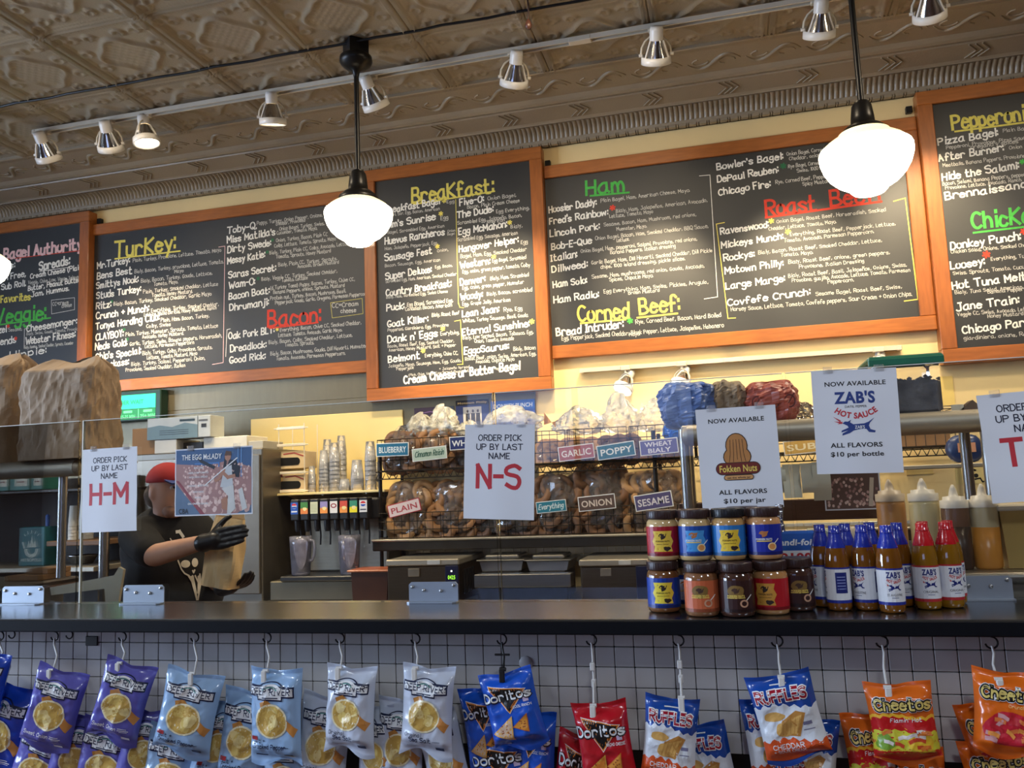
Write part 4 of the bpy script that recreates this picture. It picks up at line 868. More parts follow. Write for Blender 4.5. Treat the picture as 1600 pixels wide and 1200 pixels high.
# hot sauce bottles
BP = [(0, 0), (.024, .0005), (.0285, .004), (.0295, .012), (.0295, .107), (.0286, .125), (.0263, .140), (.0229, .153), (.0186, .168), (.0150, .180), (.0132, .187)]
def sauce(label, X, Y, yaw, red, back=False, group=None):
    t = thing('hot_sauce_bottle', label, 'bottle', (X, Y, CZ), (0, 0, yaw), group=group or ('red-capped hot sauce bottles' if red else 'blue-capped hot sauce bottles'))
    MB().lathe(BP, n=26).obj('bottle_body', mat('sauce_olive' if red else 'sauce_brown', srgb(140, 96, 18) if red else srgb(120, 72, 18), 0.08, var=.1, coat=1.0), t, off=False)
    wm = mat('red_shrink_seal' if red else 'blue_shrink_seal', srgb(196, 24, 34) if red else srgb(28, 48, 160), 0.22, var=.1, bump=.12, bscale=60, coat=.6)
    seal = MB().lathe([(.0238, .1515), (.0236, .154), (.0194, .168), (.0158, .180), (.0140, .187), (.0138, .189)], n=24).obj('neck_seal', wm, t, off=False)
    MB().lathe([(.0128, .186), (.0150, .187), (.0150, .189), (.0136, .190), (.0136, .203), (.0126, .205), (0, .2052)], n=22).obj('cap', wm, t, off=False)
    a = Art(); C_ = flat(srgb(178, 40, 44) if red else srgb(30, 44, 140), .4); W_ = flat(srgb(224, 224, 226), .4); N_ = flat(srgb(24, 36, 110), .4); R_ = flat(srgb(190, 52, 50), .4)
    a.rect(-.088, .020, .088, .092, C_, 0, seg=10); a.rect(-.0875, .026, .0875, .0885, W_, 1, seg=10)
    a.sans("ZAB'S", 0, .0735, .0115, N_, bold=.04, align='c', width=.034, lay=2); a.sans('DATIL PEPPER', 0, .0700, .0022, N_, align='c', width=.018, lay=2)
    a.sans('HOT SAUCE', 0, .0625, .0058, R_, bold=.03, align='c', width=.038, lay=2, warp=arcw(0, .0625, .032)); dog(a, .001, .0535, .0145, N_, R_)
    a.sans('ORIGINAL' if red else 'ST. AUGUSTINE', 0, .0375, .005, flat(srgb(60, 60, 66)), align='c', width=.036, lay=2); a.rect(-.008, .0335, .008, .0345, N_, 2)
    u0 = .058
    a.rect(u0-.014, .040, u0+.014, .082, N_, 2, seg=2)
    for k in range(5): a.rect(u0-.010, .072-.006*k, u0+.010, .0735-.006*k, flat(srgb(150, 160, 210)), 3)
    a.rect(-u0-.010, .03, -u0+.006, .08, flat(srgb(196, 198, 204)), 2, seg=2); a.rect(-.036, .026, -.026, .036, N_, 2) if False else None
    wf = wrap(BP); a.build('label_print', lambda u, v, k: wf(u, .020+(v-.020)*1.18, k), t, maxlen=.010)
    return t
sauce('blue-capped hot sauce bottle showing its blue back label, front row left', .236, .152, -1.75, False)
sauce('blue-capped hot sauce bottle turned half left, middle of the front row', .300, .160, -.75, False)
sauce('foremost blue-capped hot sauce bottle with its front label square on', .350, .116, .12, False)
sauce('blue-capped hot sauce bottle half hidden beside the first red-capped one', .392, .222, .15, False)
sauce('blue-capped hot sauce bottle at the far left behind the front row', .208, .218, -1.2, False)
sauce('blue-capped hot sauce bottle in the back, second from the left', .270, .230, -1.0, False)
sauce('blue-capped hot sauce bottle in the back, right behind the foremost one', .332, .250, .6, False)
sauce('red-capped hot sauce bottle nearest the blue-capped ones, label square on', .440, .170, .1, True)
sauce('red-capped hot sauce bottle at the right end of the front row', .497, .196, .35, True)
sauce('red-capped hot sauce bottle in the back beside the blue caps', .456, .243, -.3, True)
sauce('red-capped hot sauce bottle in the back at the right', .518, .262, .5, True)
# blue foil carton behind the jars
a = Art(); p = at(1244, 886, .262); zt_ = at(1244, 830, .262).z; dz_ = zt_-CZ-.155
t = thing('foil_box', 'blue carton of foil sheets marked 9100 behind the jars', 'box', (p.x, .27, CZ+.001))
MB().bbox((p.x-.062, .262, CZ+.002), (p.x+.062, .298, zt_), .006).obj('carton', mat('blue_carton', srgb(40, 92, 172), .4, var=.05), t)
a.sans('handi-foil', 0, .118, .016, WHT, bold=.03, align='c', width=.10, slant=.15); a.rect(-.045, .072, .05, .104, WHT, 0); a.sans('9100', .003, .077, .021, flat(srgb(196, 40, 40)), bold=.03, align='c', width=.08, lay=1)
a.build('print', lambda u, v, k: (u, -.0085-.0002*k, v+dz_), t)
MB().tube([(p.x-.03, .275, zt_), (p.x-.034, .27, zt_+.03), (p.x-.03, .275, zt_+.07)], .011, 8).obj('foil_end', mat('crumpled_foil', srgb(190, 190, 192), .2, 1, var=.2, bump=.6, bscale=120), t)
# ledge of the prep table just behind the glass with squeeze bottles
LZ2 = 1.168
t = thing('prep_ledge', 'rounded stainless ledge behind the glass with squeeze bottles on it', 'shelf', (1.0, .46, 0))
MB().bbox((.30, .345, LZ2-.03), (X1, .62, LZ2), .012).obj('top', m_steel, t)
MB().tube([(.30, .350, LZ2-.018), (X1, .350, LZ2-.018)], .017, 12).obj('rolled_edge', m_steel, t)
MB().box((.32, .37, 0), (X1-.05, .60, LZ2-.03)).obj('cabinet', m_steel2, t)
def squeeze(label, px, Y, fill, level, body, nozzle, r=.036, h=.175, group='squeeze bottles behind the glass'):
    p = at(px, 860, Y); t = thing('squeeze_bottle', label, 'squeeze bottle', (p.x, Y, LZ2), group=group)
    pr = [(0, 0), (r*.92, .0), (r, .006), (r, h*.93), (r*.95, h)]
    up = [(rev_at(pr, h*level), h*level)] + [q for q in pr if q[1] > h*level]
    lo = [q for q in pr if q[1] < h*level] + [(rev_at(pr, h*level), h*level), (0, h*level)]
    MB().lathe(lo, n=26).obj('filling', mat('sauce_fill_%d_%d' % (fill[0], fill[1]), srgb(*fill), .3, var=.06), t, off=False)
    MB().lathe(up, n=26).obj('upper_wall', mat('cloudy_bottle_%d' % body[0], srgb(*body), .35, var=.04), t, off=False)
    cp = mat('milky_cap', srgb(222, 216, 204), .4)
    MB().lathe([(r*1.02, h-.004), (r*1.02, h+.016), (r*.8, h+.018), (r*.78, h+.026), (r*.35, h+.028), (r*.25, h+.045), (.003, h+.058), (0, h+.058)], n=24).obj('nozzle_cap', cp if nozzle else mat('tan_cap', srgb(206, 190, 168), .4), t, off=False)
    return t
squeeze('tall squeeze bottle of tan dressing behind the hot sauce bottles', 1398, .52, (192, 140, 84), .97, (196, 150, 100), False, .0385, .185)
squeeze('tall squeeze bottle of pale cream mayonnaise behind the red caps', 1450, .47, (214, 198, 150), .97, (220, 206, 168), True, .0385, .185)
squeeze('squeeze bottle of dark brown sauce beside the pale one', 1498, .42, (74, 58, 50), .68, (120, 88, 68), True, .0345, .165)
squeeze('squeeze bottle two thirds full of orange sauce', 1543, .42, (206, 138, 56), .66, (190, 176, 140), True, .0345, .165)
p = at(1600, 860, .44); t = thing('square_tub', 'square plastic tub of yellow sauce at the right edge behind the glass', 'tub', (p.x, .45, LZ2))
MB().prism([(p.x-.05, LZ2+.001), (p.x+.06, LZ2+.001), (p.x+.07, LZ2+.155), (p.x-.06, LZ2+.155)], .40, .50).obj('tub_body', mat('yellow_sauce_tub', srgb(176, 148, 88), .3, var=.12, scale=6), t)
MB().bbox((p.x-.066, .394, LZ2+.150), (p.x+.076, .506, LZ2+.166), .004).obj('rim', mat('milky_rim', srgb(206, 200, 186), .4), t)
# ================================================================== kitchen behind the glass
m_cream = mat('cream_wall_panel', srgb(226, 204, 140), 0.45, var=.03, scale=2)
m_card = mat('brown_cardboard', srgb(150, 112, 74), 0.8, var=.06, scale=8)
m_kraft = mat('kraft_paper', srgb(152, 128, 100), 0.75, var=.08, scale=5, bump=.15, bscale=18)
m_wire = mat('dark_wire', srgb(40, 36, 32), 0.4, .7)
m_wirew = mat('white_wire', srgb(220, 212, 196), 0.45)
m_film = glassy('clear_poly_film', (1, 1, 1), 1.5, .10, body=.07, bodycol=(.95, .93, .88), refl=1.0)
m_poly = glassy('white_carrier_film', (1, 1, 1), 1.5, .25, body=.34, bodycol=(.98, .95, .82), refl=1.0)
from mathutils import noise
def crum(x, y, z, s): p = Vector((x*s, y*s, z*s)); return -abs(noise.noise(p))-.5*abs(noise.noise(p*2.1+Vector((3, 1, 7))))
def label_plate(art, mb_w, mb_h): pass
# stainless wall sheets, cream panel, tiled splashback
xa, xb = -5.6, at(838, 640, WY).x
m_wsheet = mat('dull_steel_sheet', srgb(122, 114, 94), .42, .8, var=.06, scale=4, stretch=(6, 1, 1))
st = thing('steel_wall_sheet', 'stainless sheet covering the wall above the back counter', 'wall panel', ((xa+xb)/2, WY-.01, .85))
z1 = at(520, 592, WY).z; seam = at(300, 640, WY).z
MB().box((xa, WY-.012, 1.30), (xb, WY-.001, seam-.002)).obj('lower_sheet', m_wsheet, st)
MB().box((xa, WY-.012, seam+.002), (xb, WY-.001, 2.26)).obj('upper_sheet', m_wsheet, st)
a_, b_ = at(392, 660, WY-.02), at(629, 640, WY-.02)
tag(MB().bbox((a_.x, WY-.024, 1.44), (b_.x, WY-.013, b_.z), .004).obj('cream_backing_board', m_cream), 'cream backing board on the wall behind the cups', 'backing board')
tproto = None; nn = 0
for k in range(72):
    for r in range(4):
        if tproto is None: tproto = MB().bbox((.001, WY-.010, .001), (.0498, WY-.001, .0498), .0012).obj('tile', mat('pale_grey_splash_tile', srgb(176, 176, 172), .25, var=.05), wall_back, off=False); q = tproto
        else: q = tproto.copy(); col.objects.link(q); q.parent = wall_back
        q.location = (-2.15+k*.0508, 0, .95+r*.0508)
# back counter
bc = thing('back_counter', 'stainless back counter along the kitchen wall', 'counter', (-.6, 2.85, 0))
MB().bbox((-2.80, 2.44, .76), (1.7, WY-.001, .80), .006).obj('worktop', m_steel, bc)
MB().box((-2.80, 2.50, 0), (1.7, WY-.02, .76)).obj('base_cabinet', m_steel2, bc)
# ------------------------------------------------------------------ wire rack with bagel bags
RZ1, RZ0 = 1.553, 1.150; RX0, RX1 = -2.125, 1.30; RY0, RY1 = 2.74, 3.14
rk = thing('wire_rack', 'dark wire shelving rack holding bags of bagels along the back wall', 'rack', ((RX0+RX1)/2, 2.94, .80))
for X in (RX0+.02, -.42, RX1-.02):
    for Y in (RY0+.02, RY1-.02): MB().tube([(X, Y, .80), (X, Y, 1.72)], .0125, 8).obj('post', m_wire, rk)
for Y, Z in ((RY0, RZ1), (RY0, RZ1-.045), (RY1, RZ1)): MB().tube([(RX0, Y, Z), (RX1, Y, Z)], .004, 6).obj('shelf_rail', m_wire, rk)
mb = MB(); x = RX0; k = 0
while x < RX1-.03:
    mb.tube([(x, RY0, RZ1-.045), (x+.022, RY0, RZ1), (x+.044, RY0, RZ1-.045)], .003, 5); x += .044
o = mb.obj('truss_wire', m_wire, rk); o['kind'] = 'stuff'
mb = MB(); x = RX0
while x < RX1: mb.tube([(x, RY0, RZ1+.002), (x, RY1, RZ1+.002)], .0022, 4, False); x += .028
mb.obj('deck_wire', m_wire, rk)['kind'] = 'stuff'
MB().bbox((RX0-.02, RY0-.03, RZ0-.075), (RX1, RY1, RZ0-.012), .006).obj('lower_shelf', mat('dark_steel_shelf', srgb(66, 62, 56), .35, .8, var=.1), rk)
MB().tube([(RX0-.02, RY0-.03, RZ0-.012), (RX1, RY0-.03, RZ0-.012)], .008, 8).obj('lower_shelf_edge', m_steel2, rk)
def basket(x0, x1, z0, h, label):
    t = thing('wire_basket', label, 'basket', ((x0+x1)/2, RY0+.18, z0), group='wire bagel baskets'); y0, y1 = RY0-.01, RY1-.03
    for z in (0, h*.33, h*.66, h): MB().tube([(x0, y0, z0+z), (x1, y0, z0+z), (x1, y1, z0+z), (x0, y1, z0+z), (x0, y0, z0+z)], .0025, 4).obj('hoop', m_wire, t)
    mb = MB(); n_ = int((x1-x0)/.045)
    for i in range(n_+1): X = x0+(x1-x0)*i/n_; mb.tube([(X, y0, z0), (X, y0, z0+h)], .0018, 4, False)
    for i in range(7): Y = y0+(y1-y0)*i/6; mb.tube([(x0, Y, z0), (x0, Y, z0+h)], .0018, 4, False)
    mb.obj('upright_wires', m_wire, t)['kind'] = 'stuff'
bx_ = [RX0+.01, -1.70, -1.30, -.92, -.56, -.20, .25, .70, 1.15]
nm = ['leftmost, behind the BLUEBERRY sign', 'second from the left, behind the script sign', 'third from the left, behind the WHEAT sign', 'behind the N-S sign', 'behind the GARLIC sign', 'behind the POPPY sign', 'behind the WHEAT BIALY sign', 'behind the hot sauce sign']
for i in range(8):
    basket(bx_[i]+.008, bx_[i+1]-.008, RZ1+.006, .19, 'upper wire bagel basket '+nm[i])
for i in range(5):
    basket(bx_[i]+.008, bx_[i+1]-.008, RZ0, .15, 'lower wire bagel basket '+['left, with the red sign', 'second from the left', 'behind the N-S sign', 'with the teal sign', 'with the ONION sign'][i])
m_bag = [mat('bagel_brown_%d' % i, srgb(*c), .6, var=.14, scale=30) for i, c in enumerate(((150, 106, 64), (122, 84, 52), (168, 126, 80), (96, 66, 44)))]
_tor = {}
def bagel(parent, loc, rot, k, r=.048):
    if k not in _tor:
        mb = MB(); mb.sheet(lambda u, v: ((r+.025*math.cos(2*PI*v))*math.cos(2*PI*u), (r+.025*math.cos(2*PI*v))*math.sin(2*PI*u), .021*math.sin(2*PI*v)), 16, 8)
        _tor[k] = mb.obj('bagel', m_bag[k], parent, off=False); q = _tor[k]
    else: q = _tor[k].copy(); col.objects.link(q); q.parent = parent
    q.location = loc; q.rotation_euler = rot; return q
def blob(w, d, h, seed, rough=.18, n=18, m=12, tuft=0.0, sq=.55):
    """crumpled bag volume: flattened base, lumpy sides, optional gathered tuft on top"""
    R = random.Random(seed); ph = [R.uniform(0, 6.28) for _ in range(14)]
    def f(u, v):
        q = 2*PI*u; t = v*PI; ring = math.sin(t)**sq; z = (1-math.cos(t))/2
        nz = 1 + rough*(math.sin(3*q+ph[0]+4*v)*.4+math.sin(7*q+ph[1]-6*v)*.3+math.sin(11*q+9*v+ph[2])*.25+math.sin(17*q-13*v+ph[3])*.15)*min(1, ring*1.6)
        k = ring*nz
        if tuft and z > .7:
            g = (z-.7)/.3; k *= (1-.5*g)+.35*g*abs(math.sin(5*q+ph[4])); z = .7+g*(.3+tuft*(.6+.4*math.sin(4*q+ph[5])))
        k *= 1+.9*rough*(crum(math.cos(q)+seed*3, math.sin(q), z*1.4, 2.6)+.35)+.7*rough*(crum(math.cos(q)+seed, math.sin(q), z*1.6, 6)+.35); z = z*(1+.5*rough*noise.noise(Vector((math.cos(q)*1.8+seed, math.sin(q)*1.8, seed*.37)))*z)
        sqx = (abs(math.cos(q))**.75)*math.copysign(1, math.cos(q)); sqy = (abs(math.sin(q))**.75)*math.copysign(1, math.sin(q))
        return (sqx*k*w/2, sqy*k*d/2, z*h)
    return f
def bagel_bag(label, x0, x1, y_px0, y_px1, Y, ncol, k, seed, tuft=.0):
    a, b = at(x0, y_px1, Y), at(x1, y_px0, Y); w = b.x-a.x; zb = RZ1+.010 if a.z > 1.45 else RZ0+.006; h = max(.09, b.z-zb); R = random.Random(seed)
    t = thing('bagel_bag', label, 'bag of bagels', ((a.x+b.x)/2, Y+.12, zb), group='bagged bagels on the wire rack')
    MB().sheet(blob(w, .26, h, seed, .16, tuft=tuft, sq=.25), 40, 18, sm=False).obj('film', m_film, t, off=False)
    nr = max(1, int(h/.05))
    for r in range(nr):
        for c_ in range(ncol):
            X = -w/2 + w*(c_+.5)/ncol; bagel(t, (X*.9, R.uniform(-.085, -.04), .035+r*.047), (R.uniform(.9, 1.9), R.uniform(-.4, .4), R.uniform(-.6, .6)), k)
    return t
bagel_bag('clear bag of blueberry bagels behind the BLUEBERRY sign', 597, 652, 678, 735, 2.76, 3, 1, 1, .3)
bagel_bag('clear bag of cinnamon bagels behind the pale script sign', 655, 704, 676, 735, 2.76, 3, 0, 2, .2)
bagel_bag('clear bag of wheat bagels left of the N-S sign', 706, 760, 676, 735, 2.76, 3, 3, 3, .2)
bagel_bag('clear bag of bagels just right of the N-S sign', 838, 872, 690, 735, 2.76, 2, 2, 4)
bagel_bag('clear bag of garlic bagels behind the GARLIC sign', 876, 930, 690, 735, 2.76, 3, 2, 5)
bagel_bag('clear bag of poppy bagels behind the POPPY sign', 936, 996, 688, 730, 2.76, 3, 3, 6)
bagel_bag('clear bag of bialys behind the WHEAT BIALY sign', 1004, 1062, 690, 730, 2.76, 3, 0, 7)
bagel_bag('long clear bag of bagels on the lower shelf under the BLUEBERRY sign', 607, 668, 752, 830, 2.78, 4, 2, 8)
bagel_bag('clear crinkled bag of bagels beside the red sign on the lower shelf', 670, 735, 752, 830, 2.78, 4, 0, 9)
bagel_bag('clear bag of dark bagels behind the N-S sign on the lower shelf', 737, 835, 750, 830, 2.78, 5, 3, 10)
bagel_bag('clear bag of bagels above the teal sign on the lower shelf', 838, 900, 738, 828, 2.78, 4, 1, 11)
bagel_bag('clear bag of onion bagels above the ONION sign', 902, 975, 732, 826, 2.78, 4, 1, 12)
bagel_bag('clear bag of sesame bagels above the SESAME sign', 978, 1062, 735, 826, 2.78, 5, 2, 13)
def plate(label, x0, y0, x1, y1, Y, bg, text, fg, border=None, script=False, text2=None, dy=0):
    """flavour sign: corners (x0, y0) bottom left and (x1, y1) bottom right, dy = height in pixels"""
    a, b = at(x0, y0, Y), at(x1, y1, Y); W = math.hypot(b.x-a.x, b.z-a.z); H = dy/ppm(a); ang = math.atan2(b.z-a.z, b.x-a.x)
    t = thing('flavour_sign', label, 'sign', a); t.rotation_euler = (0, -ang, 0)
    MB().bbox((0, -.003, 0), (W, .001, H), .001).obj('board', flat(srgb(*(border or (226, 226, 220))), .4), t, off=False)
    g = Art(); e = H*.06; g.rect(e, e, W-e, H-e, flat(srgb(*bg), .4), 0); F = flat(srgb(*fg), .5)
    if text2: g.sans(text, W/2, H*.55, H*.30, F, bold=.02, align='c', width=W*.72, lay=1); g.sans(text2, W/2, H*.14, H*.30, F, bold=.02, align='c', width=W*.6, lay=1)
    elif script: g.hand(text, W*.08, H*.34, H*.42, F, width=W*.84, wt=.16, jit=.02, slant=.25, lay=1)
    elif text: g.sans(text, W/2, H*.28, H*.44, F, bold=.02, align='c', width=W*.84, lay=1)
    g.build('lettering', lambda u, v, k: (u, -.0034-.0003*k, v), t)
SY = RY0-.028
plate('teal flavour sign reading BLUEBERRY on the wire rack', 588, 714, 639, 712, SY, (28, 104, 136), 'BLUEBERRY', (216, 226, 226), dy=21)
plate('pale green flavour sign with dark script beside BLUEBERRY', 645, 722, 699, 716, SY, (176, 190, 170), 'Cinnamon Raisin', (44, 84, 66), script=True, dy=20)
plate('navy flavour sign reading WHEAT partly behind the N-S sign', 703, 704, 757, 700, SY, (30, 44, 96), 'WHEAT', (224, 224, 220), dy=21)
plate('salmon flavour sign reading GARLIC', 874, 722, 930, 715, SY, (166, 92, 84), 'GARLIC', (226, 218, 210), dy=23)
plate('teal flavour sign reading POPPY', 935, 720, 994, 711, SY, (44, 104, 118), 'POPPY', (226, 228, 222), dy=23)
plate('purple flavour sign reading WHEAT BIALY', 1001, 713, 1061, 707, SY, (96, 92, 146), 'WHEAT', (226, 224, 228), text2='BIALY', dy=24)
plate('gold flavour sign reading SUB left of the hot sauce sign', 1226, 712, 1282, 706, SY, (206, 164, 84), 'SUB', (240, 224, 180), dy=22)
plate('white flavour sign with red border on the lower basket', 609, 810, 659, 797, SY, (214, 196, 190), 'PLAIN', (166, 56, 60), border=(176, 40, 52), dy=20)
plate('teal flavour sign right of the N-S sign on the lower basket', 839, 803, 886, 798, SY, (40, 118, 136), 'Everything', (206, 222, 220), script=True, dy=18)
plate('brown flavour sign reading ONION', 905, 800, 963, 794, SY, (88, 70, 62), 'ONION', (214, 200, 184), dy=23)
plate('purple flavour sign reading SESAME', 994, 800, 1053, 791, SY, (84, 78, 118), 'SESAME', (216, 212, 216), dy=25)
# loose carrier bags on top of the rack
def carrier(label, x0, x1, yt, yb, Y, seed, m=None, tuft=.5, d=.22, zb=None, name='plastic_bag', group='plastic bags on the rack', rough=.3, sq=.55):
    a, b = at(x0, yb, Y), at(x1, yt, Y); z0 = zb if zb else a.z
    t = thing(name, label, 'plastic bag', ((a.x+b.x)/2, Y+d/2, z0), group=group)
    MB().sheet(blob(b.x-a.x, d, (b.z-z0)/(1+tuft*.35), seed, rough, tuft=tuft, sq=sq), 48, 30, sm=(m is None)).obj('film', m or m_poly, t, off=False)
    if m is None and tuft > .2:
        R = random.Random(seed); W_ = b.x-a.x; H_ = b.z-z0
        for s_ in (-1, 1):
            lx = s_*W_*R.uniform(.12, .3); lw, lh, tw = W_*R.uniform(.16, .24), H_*R.uniform(.35, .55), R.uniform(-.4, .4)
            MB().sheet(lambda u, v: (lx+lw*math.cos(PI*u)*(1-.28*v)+.004*math.sin(9*u), -d*.12+.02*math.sin(PI*u+tw)+.01*v, H_*.62+lh*math.sin(PI*u)*(1-.24*v)), 16, 3).obj('handle_loop', m_poly, t, off=False)
    return t
BT = RZ1+.20
carrier('white carrier bag with a handle loop above the BLUEBERRY sign', 636, 668, 652, 690, 2.80, 21, zb=BT)
carrier('white carrier bag with tall handles left of the N-S sign', 664, 708, 646, 690, 2.80, 22, zb=BT, tuft=.8)
carrier('small white carrier bag against the N-S sign edge', 709, 740, 660, 690, 2.82, 23, zb=BT)
carrier('white printed carrier bag above the N-S sign', 750, 832, 636, 690, 2.80, 24, zb=BT, tuft=.3)
carrier('yellowish carrier bag glowing under the wall lamps', 868, 938, 640, 700, 2.80, 25, zb=BT-.03, tuft=.4)
carrier('pale carrier bag knotted at the top, right of the yellowish one', 938, 996, 632, 695, 2.80, 26, zb=BT-.03, tuft=.8)
carrier('white carrier bag behind the blue bag', 994, 1052, 628, 690, 2.86, 27, zb=BT-.03, tuft=.3)
tag(MB().sheet(lambda u, v: tuple(at(850+18*u, 664-6*u+10*v-30*v*(1-u), 2.8+.02*math.sin(6*u))), 6, 6).obj('price_tag', flat(srgb(214, 150, 60), .6)), 'yellow paper tag sticking out beside the yellowish carrier bag', 'tag')
# ------------------------------------------------------------------ steel over-shelf of the prep table, right part
OZ = 1.606
def overshelf(x0, x1, label, posts):
    t = thing('over_shelf', label, 'shelf', ((x0+x1)/2, .8, 1.1))
    MB().bbox((x0, .66, OZ-.014), (x1, .98, OZ), .004).obj('deck', m_steel2, t)
    MB().tube([(x0+.02, .66, OZ-.033), (x1-.02, .66, OZ-.033)], .034, 16).obj('rolled_edge', m_steel2, t)
    for X in (x0+.02, x1-.02): MB().lathe([(.034, -.02), (.03, .012), (.016, .02), (0, .022)], (X, .66, OZ-.033), 14, Matrix.Rotation(PI/2 if X > 0 and X == x1-.02 or X == x1-.02 else -PI/2, 3, 'Y')).obj('end_cap', m_steel2, t)
    for X in posts:
        for Y in (.70, .94): MB().tube([(X, Y, LZ2-.02), (X, Y, OZ-.01)], .017, 12).obj('post', m_steel, t)
    return t
xr0 = at(1064, 668, .66).x; overshelf(xr0, X1, 'steel over-shelf with rolled edge behind the hot sauce sign', [at(1073, 750, .70).x, at(1547, 740, .70).x])
xl1 = at(129, 728, .66).x; overshelf(-3.7, xl1, 'steel over-shelf with rolled edge under the paper bags at left', [at(97, 820, .70).x, -3.5])
# big bags on the right over-shelf
m_blueb = mat('reflection_blue_grey_bag', srgb(96, 122, 176), .35, var=.12, scale=5, bump=.2, bscale=14); m_redb = mat('red_brown_bread_bag', srgb(166, 84, 72), .35, var=.14, scale=6, bump=.2, bscale=16); m_tanb = mat('tan_paper_sack', srgb(140, 122, 100), .6, var=.1, bump=.2, bscale=14)  # first sack's colour includes the blue reflection in the glass guard
carrier('blue-grey plastic sack on the shelf left of the nut butter sign', 1030, 1116, 591, 668, .72, 31, m_blueb, 0, .26, OZ, 'plastic_sack', None, .2, .3)
carrier('tan paper sack between the blue and the red sack', 1114, 1164, 589, 660, .74, 32, m_tanb, 0, .26, OZ, 'paper_sack', None, .16, .3)
t = carrier('red printed bread sack on the shelf above the nut butter sign', 1162, 1250, 589, 655, .72, 33, m_redb, 0, .26, OZ, 'bread_sack', None, .16, .35)
a = Art(); K = flat(srgb(92, 36, 34), .5)
for k in range(3): a.annulus(-.045+.05*k, .055, .018, .022, .004, K); a.line([(-.06+.05*k, .03), (-.03+.05*k, .08)], .004, K)
a.build('print', lambda u, v, k: (u, -.118-.012*math.cos(u*14)-.001, v+.01), t, maxlen=.01)
carrier('clear crinkled bag right of the red bread sack', 1236, 1275, 625, 652, .80, 34, m_film, 0, .16, OZ)
carrier('bright blue plastic bundle under the blue-grey sack', 1036, 1084, 656, 688, 2.70, 35, mat('bright_blue_film', srgb(36, 110, 206), .3, var=.15, bump=.2, bscale=20), 0, .14, None, 'plastic_bag', None, .15)
# clear bin with a green lid
a_, b_ = at(1366, 640, .72), at(1468, 548, .72)
t = thing('storage_bin', 'clear square bin of dark beans with a green lid on the over-shelf', 'bin', ((a_.x+b_.x)/2, .82, OZ)); w = (b_.x-a_.x)/2; cx = (a_.x+b_.x)/2; hz = b_.z-OZ-.02
MB().bbox((cx-w*.93, .73, OZ+.002), (cx+w*.93, .91, OZ+hz*.62), .01).obj('beans', mat('dark_grey_beans', srgb(66, 62, 72), .6, var=.2, scale=60, bump=.3, bscale=90), t)
mb = MB(); R = random.Random(5)
for k in range(60): X, Y = cx+R.uniform(-.85, .85)*w, .73+R.uniform(.02, .16); mb.lathe([(0, -.006), (.009, 0), (0, .006)], (X, Y, OZ+hz*.62+.002+R.uniform(0, .012)), 6)
mb.obj('bean_heap', MATS['dark_grey_beans'], t)['kind'] = 'stuff'
cl = glassy('clear_bin_plastic', (.96, .97, .98), 1.45, .08, body=.10, bodycol=(.8, .82, .86))
mb = MB(); mb.bbox((cx-w*.97, .72, OZ+.001), (cx+w*.97, .92, OZ+hz), .012); mb.obj('bin_wall', cl, t)
MB().bbox((cx-w*1.08, .71, OZ+hz-.002), (cx+w*1.08, .93, OZ+hz+.014), .006).obj('lid', mat('green_lid', srgb(24, 104, 78), .4), t)
MB().bbox((cx-w*1.08, .705, OZ+hz-.018), (cx+w*1.08, .715, OZ+hz+.006), .003).obj('lid_skirt', MATS['green_lid'], t)
# cartons, packet and notes seen between the signs on the right
def box(label, x0, x1, yt, yb, Y, d, m, name='carton', zb=None):
    a, b = at(x0, yb, Y), at(x1, yt, Y); z0 = zb if zb is not None else a.z
    return tag(MB().bbox((a.x, Y, z0), (b.x, Y+d, b.z), .003).obj(name, m), label, 'box')
box('brown cardboard carton on the wire rack right of the hot sauce sign', 1400, 1484, 672, 700, 2.78, .25, m_card, zb=RZ1+.006)
box('low orange carton under the rack deck right of the hot sauce sign', 1412, 1486, 704, 716, 2.90, .2, mat('orange_card', srgb(196, 112, 52), .7), zb=1.47) if False else None
p = at(1508, 705, 1.9); t = thing('chip_packet', 'dark blue foil packet with an orange panel near the right sign', 'packet', (p.x, 1.9, p.z-.05))
MB().sheet(blob(.14, .06, .12, 41, .1), 20, 12).obj('film', mat('navy_foil', srgb(40, 58, 98), .3, var=.1), t, off=False); a = Art(); a.rect(-.035, .045, .035, .085, flat(srgb(214, 150, 110))); a.build('panel', lambda u, v, k: (u, -.033, v), t)
MB().bbox((p.x-.3, 1.85, p.z-.07), (p.x+.25, 2.1, p.z-.052), .003).obj('shelf_board', m_steel2, t)
# menu poster hanging behind the hot sauce sign, wood board, order tickets
p0, p1 = at(1290, 798, .75), at(1374, 740, .75)
t = thing('small_poster', 'small brown poster with eggs hanging behind the hot sauce sign', 'poster', ((p0.x+p1.x)/2, .75, p0.z))
MB().box((p0.x, .75, p0.z), (p1.x, .752, p1.z+.06)).obj('sheet', m_paper, t); a = Art(); W_, H_ = p1.x-p0.x, p1.z-p0.z; R = random.Random(9)
a.rect(-W_/2+.004, .004, W_/2-.004, H_+.05, flat(srgb(104, 78, 70)), 0)
for k in range(90): a.disc(R.uniform(-W_/2+.01, W_/2-.01), R.uniform(.01, H_*.9), .004, .005, (EGG1, EGG3, EGG2)[k % 3], n=7, lay=1)
a.line([(W_*.30, .01), (W_*.36, H_*.9)], .012, flat(srgb(206, 190, 170)), 2); a.build('print', lambda u, v, k: (u, -.0006-.0003*k, v), t)
tag(MB().tube([at(1370, 797, .76), at(1374, 832, .76)], .0012, 5).obj('thin_wire', m_wirew), 'thin pale wire hanging below the small brown poster', 'wire')
